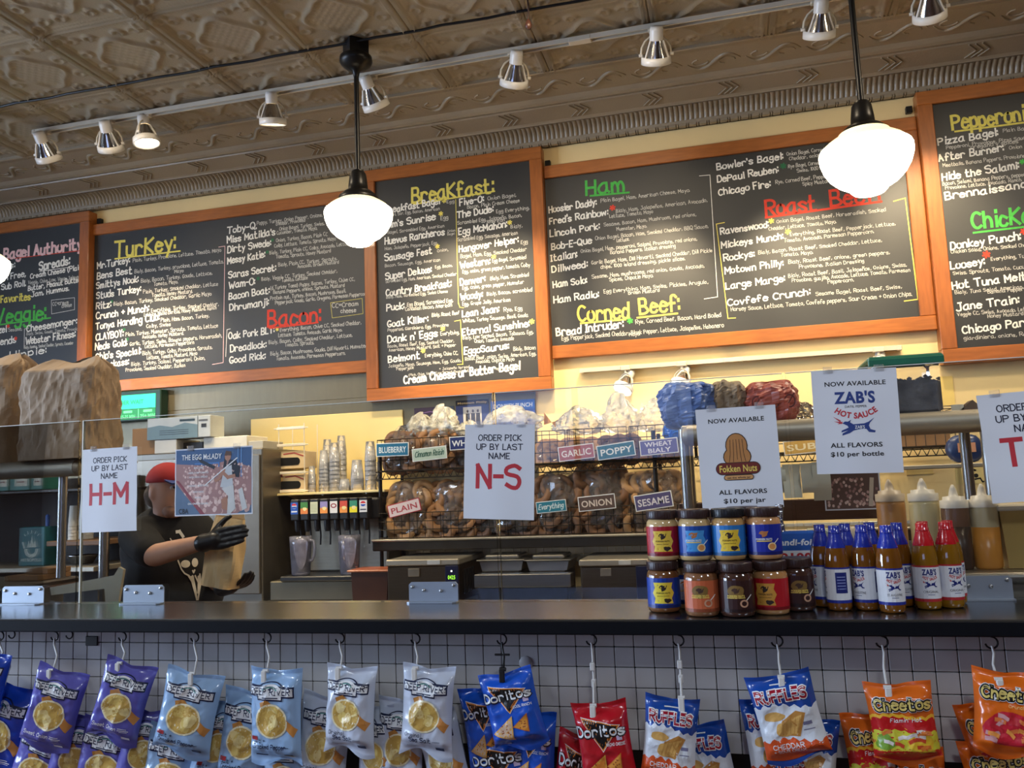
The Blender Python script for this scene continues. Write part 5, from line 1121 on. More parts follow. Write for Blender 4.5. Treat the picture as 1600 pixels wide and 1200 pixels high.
p0, p1 = at(1076, 818, .958), at(1376, 776, .958); tag(MB().bbox((p0.x-.03, .958, p0.z), (p1.x, .978, p1.z), .003).obj('wood_board', mat('dark_wood_board', srgb(96, 62, 40), .5, var=.12, stretch=(1, 8, 8))), 'dark brown wooden board behind the order tickets', 'board')
for i, (x, y, w_, h_) in enumerate(((1222, 726, 26, 52), (1250, 724, 24, 46), (1268, 722, 26, 60), (1212, 730, 14, 40))):
    a_ = at(x, y, .70); k = 1/ppm(a_); t = tag(MB().sheet(lambda u, v: (a_.x+u*w_*k, .70+.012*math.sin(5*v+i)+.004*i, a_.z-v*h_*k), 2, 8).obj('order_ticket', mat('ticket_paper', srgb(206, 202, 182), .7)), ['curled order ticket left of the middle under the steel shelf', 'order ticket hanging second from the right beside the nut butter sign', 'rightmost order ticket, touching the hot sauce sign', 'narrow order ticket close to the nut butter sign'][i], 'ticket')
# notes on the wall between the hot sauce and T signs
for x0, x1, yt, yb, Y, c_, lab in ((1466, 1489, 587, 634, WY-.02, (236, 206, 120), 'tall yellow paper taped to the wall right of the green-lidded bin'), (1417, 1458, 727, 742, WY-.02, (222, 196, 128), 'pale paper strip on the wall below the brown carton'), (1496, 1538, 727, 757, WY-.02, (226, 206, 140), 'yellow note with black squiggles left of the T sign')):
    a_, b_ = at(x0, yb, Y), at(x1, yt, Y); t = thing('wall_note', lab, 'note', ((a_.x+b_.x)/2, WY-.003, a_.z)); W_, H_ = b_.x-a_.x, b_.z-a_.z
    MB().box((-W_/2, -.002, 0), (W_/2, .001, H_)).obj('sheet', flat(srgb(*c_), .6), t, off=False)
    if x0 == 1496: g = Art(); g.line([(0, H_*.9), (.03, H_*.75), (-.01, H_*.7)], .008, BLK); g.disc(.03, H_*.45, .012, .012, BLK); g.line([(.02, H_*.25), (.05, H_*.3), (.06, H_*.1), (.10, H_*.2)], .008, BLK); g.build('ink_marks', lambda u, v, k: (u, -.003, v), t)
p = at(1496, 634, .80); tag(MB().bbox((p.x-.018, .80, OZ+.001), (p.x+.018, .802, OZ+.028), .0005).obj('name_card', flat(srgb(222, 214, 190), .6)), 'small pale card standing on the steel shelf right of the bin', 'card')
p = at(1518, 634, .80); tag(MB().prism([(p.x-.045, OZ+.001), (p.x+.04, OZ+.001), (p.x+.005, OZ+.04)], .80, .86).obj('folded_cloth', mat('grey_brown_cloth', srgb(110, 92, 78), .8)), 'small grey-brown folded cloth on the steel shelf beside the T sign', 'cloth')
# white bowl rim and green tub behind the blue caps
p = at(1327, 824, .45); t = thing('white_bowl', 'small white bowl with a rolled rim behind the blue caps', 'bowl', (p.x, .45, LZ2)); MB().lathe([(0, .0), (.03, .0), (.042, .06), (.045, p.z-LZ2), (.041, p.z-LZ2), (.036, .06), (0, .01)], (p.x, .45, LZ2), 24).obj('bowl', mat('ivory_bowl', srgb(206, 192, 170), .4), t)
p = at(1280, 826, .45); tag(MB().bbox((p.x-.035, .41, LZ2), (p.x+.035, .48, p.z), .006).obj('plastic_tub', mat('pale_green_tub', srgb(176, 186, 168), .4)), 'pale plastic tub behind the leftmost hot sauce bottles', 'tub')
# ------------------------------------------------------------------ cup shelf
SZ = 1.447; s0, s1 = at(408, 775, 2.80).x, at(601, 765, 2.80).x
t = thing('cup_shelf', 'cream wall shelf carrying stacks of clear cups', 'shelf', ((s0+s1)/2, 3.0, SZ-.12))
MB().bbox((s0, 2.80, SZ-.016), (s1, WY-.026, SZ), .003).obj('shelf_board', m_cream, t)
for f in (.2, .8): X = s0+(s1-s0)*f; MB().prism([(2.84, SZ-.016), (WY-.026, SZ-.016), (WY-.026, SZ-.12), (3.08, SZ-.07)], X-.008, X+.008, 'x').obj('shelf_bracket', m_cream, t)
for f in (.06, .5, .85): X = s0+(s1-s0)*f; MB().lathe([(0, SZ-.024), (.007, SZ-.022), (.007, SZ-.016)], (X, 2.815, 0), 10).obj('screw_cap', m_white, t)
m_cup = glassy('clear_cup_plastic', (.99, .99, 1), 1.45, .1, body=.2, bodycol=(.90, .90, .92), refl=1.3)
def cups(label, x0, x1, yt, Y, n, yb=764, topcup=True):
    a, b = at(x0, yb, Y), at(x1, yt, Y); r = (b.x-a.x)/2; cx = (a.x+b.x)/2; H = b.z-SZ
    t = thing('cup_stack', label, 'cups', (cx, Y+r, SZ), group='stacks of clear cups on the shelf')
    hc = min(.125, H*.7); step = (H-hc)/max(1, n-1)
    for i in range(n):                # upside-down cups, rim down
        z = i*step; k = bpy.data.objects.new
        MB().lathe([(r, z), (r*1.03, z+.002), (r, z+.006), (r*.72, z+hc), (r*.70, z+hc), (0, z+hc)], n=18).obj('cup', m_cup, t, off=False)
cups('short stack of cups nearest the lid rack', 479, 490, 728, 2.86, 3)
cups('tall stack of cups, second from the lid rack', 495, 510, 703, 2.86, 7)
cups('tall stack of cups in the middle of the front row', 511, 527, 691, 2.86, 8)
cups('stack of cups in the back row on the left', 501, 515, 686, 3.00, 7, 760)
cups('tallest stack of cups in the back row', 523, 537, 680, 3.00, 8, 760)
cups('low wide stack of lids in the middle of the shelf', 526, 543, 748, 2.86, 5)
cups('wide short stack of cups right of the middle', 544, 563, 718, 2.86, 6)
cups('tall stack of cups near the wire rack', 567, 583, 689, 2.86, 7)
cups('short stack of cups at the right end of the shelf', 576, 592, 722, 2.98, 4, 760)
# lid rack with two cartons
t = thing('lid_rack', 'white wire rack holding two lid cartons at the left end of the cup shelf', 'rack', (at(450, 770, 2.84).x, 2.9, SZ))
xa, xb = at(436, 770, 2.84).x, at(476, 770, 2.84).x; zt = at(456, 662, 2.84).z
for X in (xa, xb):
    for Y in (2.84, 3.02): MB().tube([(X, Y, SZ), (X, Y, zt)], .0035, 6).obj('upright', m_wirew, t)
for zz in (zt-.03, zt-.14, SZ+.13, SZ+.012):
    MB().tube([(xa-.03, 2.835, zz), (xb+.03, 2.835, zz)], .004, 6).obj('cross_bar', m_wirew, t)
    MB().bbox((xa-.01, 2.83, zz-.008), (xb+.01, 2.838, zz+.01), .002).obj('label_holder', m_wirew, t)
for i, (y0, y1, lab) in enumerate(((734, 704, 'upper maroon and cream lid carton in the white wire rack'), (768, 740, 'lower maroon and cream lid carton in the white wire rack'))):
    p0, p1 = at(420+5*i, y0, 2.845), at(477, y1, 2.845); z0 = SZ+.002 if i else p0.z
    tt = thing('lid_carton', lab, 'carton', ((p0.x+p1.x)/2, 2.93, z0)); W_, H_ = p1.x-p0.x, p1.z-z0
    MB().bbox((p0.x, 2.846, z0), (p1.x, 3.0, p1.z), .003).obj('carton', mat('cream_card', srgb(214, 190, 150), .6), tt)
    g = Art(); g.rect(-W_/2, 0, -W_/2+W_*.32, H_, flat(srgb(116, 44, 48)), 0); g.disc(-W_/2+W_*.27, H_*.75, .016, .014, flat(srgb(222, 186, 110)), lay=1); g.line([(-W_*.1, H_*.85), (W_*.2, H_*.9), (W_*.45, H_*.7)], .008, flat(srgb(166, 70, 70)), 1)
    g.build('print', lambda u, v, k: (u, -.0848-.0004*k, v), tt); M = MB(); M.prism([(-W_*.16+.025*math.cos(q*PI/8)+(W_*.42 if abs(q-0) < 4 or q > 12 else 0), H_*.42+.026*math.sin(q*PI/8)) for q in range(16)], -.0862, -.0850).obj('slot', m_void, tt, off=False)
# ------------------------------------------------------------------ soda fountain
SX0, SX1 = at(457, 850, 2.70).x, at(590, 850, 2.70).x; FZ = .945
t = thing('soda_fountain', 'black and steel soda fountain with eight valves', 'soda fountain', ((SX0+SX1)/2, 2.85, .80))
MB().bbox((SX0-.10, 2.60, .80), (SX1-.05, 3.08, FZ-.03), .006).obj('steel_base', mat('dark_fountain_steel', srgb(104, 98, 84), .4, .8, var=.06), t); MB().bbox((SX0-.02, 2.58, FZ-.03), (SX1, 3.08, FZ), .006).obj('drip_tray', m_black, t)
MB().bbox((SX0, 2.86, FZ), (SX1, 3.06, 1.29), .01).obj('splash_panel', m_steel2, t); MB().bbox((SX0-.005, 2.72, 1.27), (SX1+.005, 3.08, 1.40), .012).obj('valve_head', m_black, t)
pb = at(505, 905, 2.6); MB().bbox((pb.x-.06, 2.597, pb.z-.01), (pb.x+.06, 2.601, pb.z+.01), .001).obj('maker_plate', mat('pale_plate', srgb(180, 178, 170), .4), t)
TAGS = [((36, 84, 176), (210, 40, 50)), ((70, 130, 60), (226, 130, 60)), ((206, 206, 170), (150, 190, 150)), ((150, 140, 190), (236, 150, 70)), ((224, 220, 216), (150, 40, 50)), ((206, 80, 60), (236, 150, 70)), ((60, 140, 110), (232, 216, 40)), ((222, 220, 218), (200, 30, 44))]
for i, (c1, c2) in enumerate(TAGS):
    X = at(465+15.3*i, 805, 2.70).x; v = MB().bbox((X-.028, 2.66, 1.275), (X+.028, 2.74, 1.405), .006).obj('valve', m_black, t)
    MB().lathe([(.012, 1.205), (.017, 1.22), (.02, 1.275)], (X, 2.70, 0), 12).obj('nozzle', m_black, v); MB().tube([(X, 2.73, 1.27), (X, 2.745, 1.18), (X, 2.74, 1.12)], .006, 6).obj('lever', m_black, v)
    g = Art(); g.rect(-.025, 0, .025, .072, flat(srgb(*c1), .35), 0)
    if i in (0, 7): g.disc(0, .05, .017, .017, flat(srgb(232, 232, 232), .35), lay=1); g.poly([(.017*math.cos(q*PI/10), .05+.003+.013*math.sin(q*PI/10)) for q in range(11)], flat(srgb(206, 34, 46), .35), lay=2); g.poly([(.016*math.cos(PI+q*PI/10), .047+.012*math.sin(PI+q*PI/10)) for q in range(11)], flat(srgb(30, 76, 170), .35), lay=2); g.rect(-.02, .012, .02, .02, flat(srgb(230, 230, 230) if i == 0 else srgb(90, 90, 100), .35), 1)
    elif i == 2: [g.rect(-.02, .012+.009*k, .02, .014+.009*k, flat(srgb(150, 160, 130)), 1) for k in range(6)]
    elif i == 4: g.disc(0, .045, .02, .014, flat(srgb(*c2), .35), lay=1); g.disc(0, .045, .012, .008, flat(srgb(224, 220, 216), .35), lay=2)
    else: g.rect(-.025, 0, .025, .034, flat(srgb(*c2), .35), 1); g.disc(.004, .03, .014, .011, flat(srgb(240, 220, 150), .35), lay=2, wob=.1)
    ob = g.build('brand_tag', lambda u, w_, k: (X+u, 2.6585-.0004*k, 1.315+w_), t)
    for vv in ob.data.vertices: vv.co -= t.location
m_pit = glassy('lilac_pitcher_plastic', (.93, .93, 1), 1.45, .12, body=.16, bodycol=(.62, .62, .78), refl=1.0)
def pitcher(label, px_, Y, hang):
    p = at(px_, 862, Y); t = thing('pitcher', label, 'pitcher', (p.x, Y, FZ+.001), group='clear pitchers on the soda fountain'); h = .235
    MB().lathe([(0, .004), (.052, .002), (.056, .012), (.066, h*.8), (.068, h), (.065, h), (.062, h*.8), (.052, .018), (0, .016)], n=28).obj('jug_body', m_pit, t, off=False)
    s = 1 if hang else 0; d = Vector((.99, -.1, 0)) if hang else Vector((.05, -1, 0))
    MB().tube([d*.062+Vector((0, 0, h*.9)), d*.092+Vector((0, 0, h*.88)), d*.1+Vector((0, 0, h*.7)), d*.095+Vector((0, 0, h*.5)), d*.08+Vector((0, 0, h*.38)), d*.060+Vector((0, 0, h*.36))], .009, 8).obj('handle', m_pit, t, off=False)
pitcher('clear lilac pitcher with its handle to the right on the soda fountain', 470, 2.64, True); pitcher('clear lilac pitcher with its handle to the front on the soda fountain', 546, 2.64, False)
# ------------------------------------------------------------------ brown tub, warmers and steel pans on the back counter
p0, p1 = at(549, 940, 2.50), at(606, 890, 2.50); t = thing('bean_tub', 'brown plastic tub with a pale-edged lid right of the soda fountain', 'tub', ((p0.x+p1.x)/2, 2.6, .80))
MB().prism([(p0.x+.01, .801), (p1.x-.01, .801), (p1.x, p1.z-.01), (p0.x, p1.z-.01)], 2.50, 2.68).obj('tub_body', mat('dark_brown_tub', srgb(64, 38, 26), .35, var=.15), t); MB().bbox((p0.x-.02, 2.485, p1.z-.012), (p1.x+.01, 2.70, p1.z), .004).obj('lid', mat('rust_lid', srgb(156, 84, 52), .35), t)
def warmer(label, x0, x1, digits):
    p0, p1 = at(x0, 940, 2.48), at(x1, 872, 2.48); z1 = p1.z; t = thing('warming_oven', label, 'warmer', ((p0.x+p1.x)/2, 2.7, .80)); w = p1.x-p0.x; xc = p0.x+w*.82
    MB().bbox((p0.x, 2.48, .801), (p1.x, 2.95, z1-.04), .006).obj('steel_body', mat('bronze_steel', srgb(128, 112, 92), .32, 1.0, var=.06, stretch=(1, 1, 12)), t)
    MB().bbox((p0.x-.005, 2.47, z1-.038), (p1.x+.005, 2.96, z1-.003), .006).obj('top_lid', m_steel2, t)
    MB().bbox((p0.x+w*.58, 2.464, z1-.033), (p0.x+w*.76, 2.471, z1-.008), .002).obj('pale_sticker', mat('pale_sticker', srgb(176, 176, 172), .5), t)
    MB().bbox((p0.x+w*.30, 2.474, .80+.6*(z1-.8)), (p0.x+w*.46, 2.481, .80+.78*(z1-.8)), .002).obj('badge', mat('bronze_badge', srgb(160, 150, 132), .35, .8), t)
    pn = MB().bbox((xc, 2.470, .803), (p1.x, 2.482, z1-.04), .003).obj('control_panel', mat('navy_control_panel', srgb(24, 28, 56), .3), t)
    if digits:
        g = Art(); g.sans(digits, 0, 0, .022, mat('green_led', srgb(150, 220, 60), .4, emit=1.2, ecol=srgb(150, 230, 60)), width=.045, align='c', bold=.02); g.disc(0, .045, .005, .005, mat('white_led', (1, 1, .95), .4, emit=2))
        ob = g.build('display', lambda u, v, k: ((xc+p1.x)/2+u, 2.4685, z1-.115+v), t)
        for vv in ob.data.vertices: vv.co -= t.location
    for k in range(7): MB().bbox((p1.x+.001, 2.56+.03*k, .84), (p1.x+.007, 2.575+.03*k, z1-.07), .001).obj('vent_slat', m_black, t)
warmer('steel warming oven with a green digital display below the wire rack', 606, 716, '0425'); warmer('plain steel warming oven left of the nut butter jars', 909, 1012, '')
def pan(label, x0, x1, y0, y1, Y):
    p0, p1 = at(x0, y1, Y), at(x1, y0, Y); t = thing('steel_pan', label, 'pan', ((p0.x+p1.x)/2, Y+.15, .80)); 
    MB().bbox((p0.x+.02, Y, .801), (p1.x-.02, Y+.3, p0.z+.02), .005).obj('stand', m_dark, t)
    MB().prism([(p0.x+.015, p0.z+.02), (p1.x-.015, p0.z+.02), (p1.x, p1.z-.01), (p0.x, p1.z-.01)], Y+.02, Y+.28).obj('pan_body', m_steel, t); MB().bbox((p0.x-.012, Y, p1.z-.012), (p1.x+.012, Y+.31, p1.z-.004), .003).obj('rim', m_steel, t)
    MB().bbox((p0.x+.03, Y+.03, p1.z-.003), (p1.x-.03, Y+.27, p1.z+.02), .008).obj('lid', m_steel, t)
pan('left steel food pan between the warming ovens', 748, 816, 873, 898, 2.62); pan('right steel food pan between the warming ovens', 822, 888, 873, 898, 2.62)
p0, p1 = at(742, 918, 2.5), at(892, 896, 2.5); t = thing('steel_tray', 'long low steel tray in front of the two food pans', 'tray', ((p0.x+p1.x)/2, 2.53, .80)); MB().bbox((p0.x, 2.49, p0.z), (p1.x, 2.58, p1.z), .003).obj('tray_front', m_steel, t); MB().bbox((p0.x+.02, 2.50, .801), (p1.x-.02, 2.58, p0.z), .002).obj('riser', m_dark, t)
# wall posters under the Breakfast board
def wallposter(label, x0, x1, yt, yb, fn):
    p0, p1 = at(x0, yb, WY-.02), at(x1, yt, WY-.02); t = thing('wall_poster', label, 'poster', ((p0.x+p1.x)/2, WY-.016, p0.z)); W_, H_ = p1.x-p0.x, p1.z-p0.z
    MB().box((-W_/2, -.001, 0), (W_/2, .002, H_)).obj('sheet', flat(srgb(40, 36, 48), .45), t, off=False); g = Art(); fn(g, W_, H_); g.build('print', lambda u, v, k: (u, -.0014-.0004*k, v), t)
def f1(g, W_, H_):
    g.rect(-W_/2, 0, W_*.2, H_, flat(srgb(64, 46, 66)), 0); g.rect(W_*.2, 0, W_/2, H_, flat(srgb(58, 70, 84)), 0); g.poly([(W_*.15, 0), (W_*.2, H_*.5), (W_*.42, H_*.55), (W_*.48, 0)], flat(srgb(76, 110, 150)), lay=1); g.disc(W_*.3, H_*.66, .03, .036, flat(srgb(170, 120, 96)), lay=2); g.disc(W_*.3, H_*.76, .034, .026, flat(srgb(48, 54, 66)), lay=3)
    g.line([(-W_*.3, H_*.8), (-W_*.1, H_*.84), (W_*.1, H_*.78)], .006, flat(srgb(140, 100, 150)), 1)
    for k in range(4): g.rect(-W_*.3, H_*(.48-.1*k), W_*.0, H_*(.51-.1*k), flat(srgb(170, 160, 170)), 1)
def f2(g, W_, H_):
    g.rect(-W_/2, 0, W_/2, H_, flat(srgb(38, 50, 100)), 0); g.rect(-W_/2, H_*.8, W_/2, H_, flat(srgb(30, 22, 26)), 1); g.sans('Motown Philly', 0, H_*.86, H_*.08, flat(srgb(206, 170, 110)), bold=.02, align='c', width=W_*.9, lay=2)
    g.rect(-W_*.28, H_*.05, W_*.28, H_*.74, flat(srgb(176, 172, 166)), 1)
    for k, x in enumerate((-.14, .02, .17)): g.poly([(W_*(x-.07), H_*.06), (W_*(x+.07), H_*.06), (W_*(x+.06), H_*.5), (W_*(x-.06), H_*.5)], flat(srgb(40, 38, 40)), lay=2); g.disc(W_*x, H_*.58, W_*.035, H_*.06, flat(srgb(70, 60, 58)), n=10, lay=3)
def f3(g, W_, H_):
    g.rect(-W_/2, 0, W_/2, H_, flat(srgb(40, 70, 150)), 0); g.rect(-W_/2, H_*.62, W_/2, H_, flat(srgb(44, 96, 180)), 1); g.sans('DONKEY PUNCH', 0, H_*.72, H_*.16, flat(srgb(206, 216, 230)), bold=.015, align='c', width=W_*.9, lay=2, slant=.1)
wallposter('dark purple poster with a capped head, left under the Breakfast board', 648, 709, 634, 680, f1); wallposter('navy poster with a black-and-white group photo under the Breakfast board', 713, 763, 623, 668, f2); wallposter('blue poster just right of the navy group photo poster', 768, 835, 623, 668, f3)
# ------------------------------------------------------------------ left side: display, cabinet and boxes
p0, p1 = at(150, 660, 3.10), at(247, 612, 3.10); t = thing('wait_display', 'green lit wait time display behind the brown paper bag', 'display', ((p0.x+p1.x)/2, 3.1, p0.z)); W_, H_ = p1.x-p0.x, p1.z-p0.z; g = Art()
MB().bbox((p0.x-.01, 3.102, p0.z-.01), (p1.x+.02, 3.19, p1.z+.02), .006).obj('case', mat('dark_green_case', srgb(14, 46, 36), .4), t)
GE = mat('green_screen', srgb(40, 220, 150), .4, emit=.9, ecol=srgb(20, 235, 150)); GB = mat('green_panel', srgb(16, 110, 60), .4, emit=.28, ecol=srgb(10, 190, 80)); GT = mat('green_letters', srgb(90, 250, 130), .4, emit=.9, ecol=srgb(90, 255, 130)); GD = flat(srgb(10, 110, 70), .4)
g.rect(-W_/2+.01, H_*.42, W_/2-.02, H_*.95, GE, 0); g.rect(-W_/2+.01, .005, W_/2-.02, H_*.40, GB, 0); g.sans('ORDER WAIT', W_*.02, H_*.6, H_*.16, GD, align='c', width=W_*.5, lay=1)
for x, s in ((-.32, '0-15'), (.02, '15-25 MIN'), (.34, '25+ MIN')): g.sans(s, W_*x, H_*.07, H_*.13, GT, align='c', width=W_*.24, bold=.02, lay=1); g.rect(W_*(x-.07), H_*.27, W_*(x+.07), H_*.36, GT, 1)
for x in (-.15, .19): g.rect(W_*x-.003, .01, W_*x+.003, H_*.4, GT, 1)
g.build('screen', lambda u, v, k: (u, -.0004-.0006*k, v), t)
c0, c1 = at(186, 700, 2.62), at(412, 700, 2.62); CTZ = 1.735
t = thing('steel_cabinet', 'tall steel cabinet behind the worker', 'cabinet', ((c0.x+c1.x)/2, 2.9, 0)); MB().bbox((c0.x, 2.62, 0), (min(c1.x-.01, -2.81), 3.18, CTZ), .006).obj('carcass', mat('grey_steel_cabinet', srgb(118, 112, 102), .4, .8, var=.06), t)
for f0, f1_ in ((.02, .49), (.51, .98)):
    d = MB().bbox((c0.x+(c1.x-c0.x)*f0, 2.605, .84), (c0.x+(c1.x-c0.x)*f1_, 2.619, CTZ-.04), .004).obj('door', mat('steel_door', srgb(124, 116, 104), .35, .8, var=.06), t); X = c0.x+(c1.x-c0.x)*(f1_-.03 if f0 < .3 else f0+.03); MB().tube([(X, 2.585, 1.15), (X, 2.585, 1.35)], .008, 8).obj('handle', m_steel, d)
p0 = at(344, 828, 2.60); tag(MB().box((p0.x-.05, 2.598, p0.z-.04), (p0.x+.05, 2.604, p0.z+.06)).obj('safety_notice', mat('pale_notice', srgb(150, 150, 140), .6)), 'small pale notice on the steel cabinet above the held paper bag', 'notice')
box('brown carton on the steel cabinet left of the glove box', 206, 246, 668, 705, 2.66, .3, m_card, 'cardboard_box', CTZ)
box('white carton under the grey glove box', 241, 276, 686, 720, 2.63, .25, mat('white_card', srgb(206, 202, 192), .6), 'white_carton', CTZ)
box('low cream carton on the steel cabinet above the egg poster', 318, 386, 680, 705, 2.66, .25, mat('cream_carton', srgb(212, 206, 190), .6), 'cream_carton', CTZ)
box('dark carton between the white and cream cartons', 277, 317, 690, 705, 2.70, .25, mat('dark_carton', srgb(60, 54, 50), .6), 'dark_carton', CTZ)
box('grey carton at the right end of the steel cabinet', 388, 411, 688, 715, 2.66, .25, mat('grey_carton', srgb(170, 164, 150), .6), 'grey_carton', CTZ)
p0, p1 = at(229, 688, 2.62), at(328, 648, 2.62); t = thing('glove_box', 'grey-blue and white glove box on top of the cartons', 'box', ((p0.x+p1.x)/2, 2.7, p0.z)); W_, H_ = p1.x-p0.x, p1.z-p0.z; g = Art()
MB().bbox((p0.x, 2.625, p0.z), (p1.x, 2.78, p1.z), .003).obj('carton', mat('pale_grey_card', srgb(186, 190, 188), .55), t)
g.poly([(-W_/2, 0), (W_*.30, 0), (W_*.30, H_*.6), (W_*.1, H_*.72), (-W_*.1, H_*.55), (-W_*.3, H_*.66), (-W_/2, H_*.58)], flat(srgb(112, 136, 144)), lay=0)
for k in range(3): g.rect(-W_*.3, H_*(.2+.09*k), W_*.16, H_*(.225+.09*k), flat(srgb(50, 60, 70)), 1)
g.rect(W_*.02, H_*.78, W_*.26, H_*.88, flat(srgb(40, 60, 66)), 1); g.rect(W_*.36, H_*.45, W_*.44, H_*.62, flat(srgb(40, 40, 40)), 1); g.rect(W_*.32, H_*.74, W_*.46, H_*.82, flat(srgb(90, 90, 90)), 1); g.line([(W_*.305, 0), (W_*.305, H_)], .005, flat(srgb(90, 100, 104)), 1)
g.build('print', lambda u, v, k: (u, -.0755-.0005*k, v), t)
# clear plastic bin behind the pickup sign
tag(MB().bbox((c0.x+.02, 2.45, 1.52), (c0.x+.16, 2.6, 1.66), .006).obj('clear_tub', cl), 'clear plastic tub right of the H-M sign', 'tub') if False else None
# left prep station
t = thing('prep_table', 'steel prep table with a sloped end guard at the left behind the glass', 'prep table', (-2.9, 1.0, 0))
PZ = atz(40, 917, 0).z if False else 1.125; yl = .62
MB().bbox((-3.7, yl, PZ-.03), (-2.74, 1.0, PZ), .008).obj('worktop', m_steel, t); MB().tube([(-3.7, yl, PZ-.014), (-2.74, yl, PZ-.014)], .014, 10).obj('rolled_edge', m_steel, t); MB().box((-3.7, yl+.05, 0), (-2.78, .95, PZ-.03)).obj('cabinet', m_steel2, t)
gx = at(150, 915, .62).x; pts = [(at(x, y, .60).x, at(x, y, .60).z) for x, y in ((78, 918), (178, 899), (186, 886), (193, 890), (184, 945), (165, 945), (163, 920), (80, 930))]
MB().prism(pts, .60, .612).obj('end_guard', mat('pale_satin_steel', srgb(186, 178, 156), .5, .4), t)
for X in (at(162, 880, .9).x,): MB().tube([(X, .9, .9), (X, .9, OZ)], .02, 12).obj('post', m_steel, t)
for i, (x0, x1, y0, y1, lab) in enumerate(((37, 150, 912, 900, 'flattened cardboard boxes stacked on the prep table, lower sheet'), (55, 140, 903, 893, 'flattened cardboard box on top of the sheets on the prep table'))):
    a_, b_ = at(x0, y0, .9), at(x1, y1, .9); tag(MB().bbox((a_.x, .8+.05*i, PZ+.001+.022*i), (min(b_.x, -2.77), .98, PZ+.022+.022*i), .002).obj('flat_carton', m_card), lab, 'cardboard')
# shelves behind the prep station
t = thing('storage_shelf', 'dark storage shelf with boxes at the far left behind the prep table', 'shelf', (-3.9, 2.2, 0))
for y_, Y in ((766, 2.15),): p = at(40, y_, Y); MB().bbox((-5.2, Y, p.z-.02), (-3.62, 2.56, p.z), .004).obj('shelf_board', m_wire, t); TZ0 = p.z
p = at(110, 845, 2.15); MB().bbox((at(72, 845, 2.15).x, 2.15, p.z-.03), (at(156, 845, 2.15).x, 2.56, p.z), .004).obj('wood_shelf', mat('worn_wood_shelf', srgb(120, 88, 60), .6), t); TZ1 = p.z
MB().box((-5.2, 2.57, .8), (-3.70, 2.59, 1.60)).obj('back_panel', mat('dark_back_panel', srgb(38, 34, 32), .7), t)
p = at(40, 886, 2.15); MB().bbox((-5.2, 2.10, p.z-.03), (-3.62, 2.56, p.z), .004).obj('lower_deck', m_steel2, t); TZ2 = p.z
for X in (-5.18, -3.60): MB().tube([(X, 2.17, 0), (X, 2.17, 1.62)], .015, 8).obj('upright', m_wire, t)
for i, (x0, x1, lab) in enumerate(((-6, 13, 'teal carton at the left edge on the dark shelf'), (15, 46, 'teal carton with a white label in the middle of the dark shelf'), (48, 66, 'teal carton nearest the shelf post on the dark shelf'))):
    a_, b_ = at(x0, 766, 2.2), at(x1, 738, 2.2); tt = thing('tea_carton', lab, 'carton', ((a_.x+b_.x)/2, 2.2, TZ0), group='teal cartons on the dark shelf'); W_, H_ = b_.x-a_.x, b_.z-TZ0
    MB().bbox((-W_/2, 0, .001), (W_/2, .2, H_), .003).obj('carton', mat('teal_card', srgb(36, 110, 100), .5), tt, off=False); g = Art(); g.rect(-W_*.25, H_*.25, W_*.4, H_*.75, flat(srgb(206, 206, 190)), 0); g.rect(-W_*.15, H_*.45, W_*.25, H_*.52, flat(srgb(120, 70, 60)), 1); g.build('label_print', lambda u, v, k: (u, -.001-.0005*k, v), tt)
a_, b_ = at(28, 886, 2.2), at(70, 823, 2.2); tt = thing('coffee_box', 'teal coffee box with a pale crowned teapot emblem', 'box', ((a_.x+b_.x)/2, 2.2, TZ2)); W_, H_ = b_.x-a_.x, b_.z-TZ2
MB().bbox((-W_/2, 0, .001), (W_/2, .12, H_), .004).obj('carton', mat('deep_teal_card', srgb(18, 100, 108), .5), tt, off=False); g = Art(); CR_ = flat(srgb(196, 206, 196))
g.annulus(0, H_*.42, W_*.27, W_*.25, .022, CR_, a0=PI*.95, a1=PI*2.05); g.poly([(-W_*.16, H_*.48), (W_*.2, H_*.48), (W_*.15, H_*.66), (W_*.08, H_*.54), (W_*.02, H_*.80), (-W_*.05, H_*.54), (-W_*.1, H_*.68)], CR_); g.line([(-W_*.26, H_*.46), (-W_*.34, H_*.62)], .014, CR_)
for k in range(5): q = PI*(.22+.14*k); g.line([(W_*.3*math.cos(q), H_*.66+W_*.22*math.sin(q)), (W_*.38*math.cos(q), H_*.66+W_*.32*math.sin(q))], .006, CR_)
g.sans('METROPOLIS', 0, H_*.12, H_*.08, CR_, bold=.02, align='c', width=W_*.8); g.build('print', lambda u, v, k: (u, -.001, v), tt)
for i, (x0, x1, yt, n_, lab) in enumerate(((98, 112, 790, 5, 'shorter stack of white paper cups beside the shelf post'), (108, 128, 776, 6, 'taller stack of white paper cups partly behind the H-M sign'))):
    a_, b_ = at(x0, 845, 2.2+.06*i), at(x1, yt, 2.2+.06*i); r = (b_.x-a_.x)/2; H_ = b_.z-TZ1; tt = thing('paper_cup_stack', lab, 'cups', ((a_.x+b_.x)/2, 2.25+.1*i, TZ1), group='white paper cup stacks')
    for k in range(n_): z = k*.02; hc = H_-.02*(n_-1); MB().lathe([(r, z), (r*1.04, z+.003), (r, z+.006), (r*.75, z+hc), (0, z+hc)], n=18).obj('cup', mat('white_paper_cup', srgb(206, 202, 192), .6), tt, off=False)
p = at(110, 868, 2.2); tt = thing('steel_bowl', 'shiny steel bowl under the wooden shelf at left', 'bowl', (p.x, 2.3, TZ2)); MB().lathe([(0, .002), (.06, .004), (.085, .05), (.09, .055), (.083, .055), (.055, .012), (0, .010)], n=28).obj('bowl', m_steel, tt, off=False)
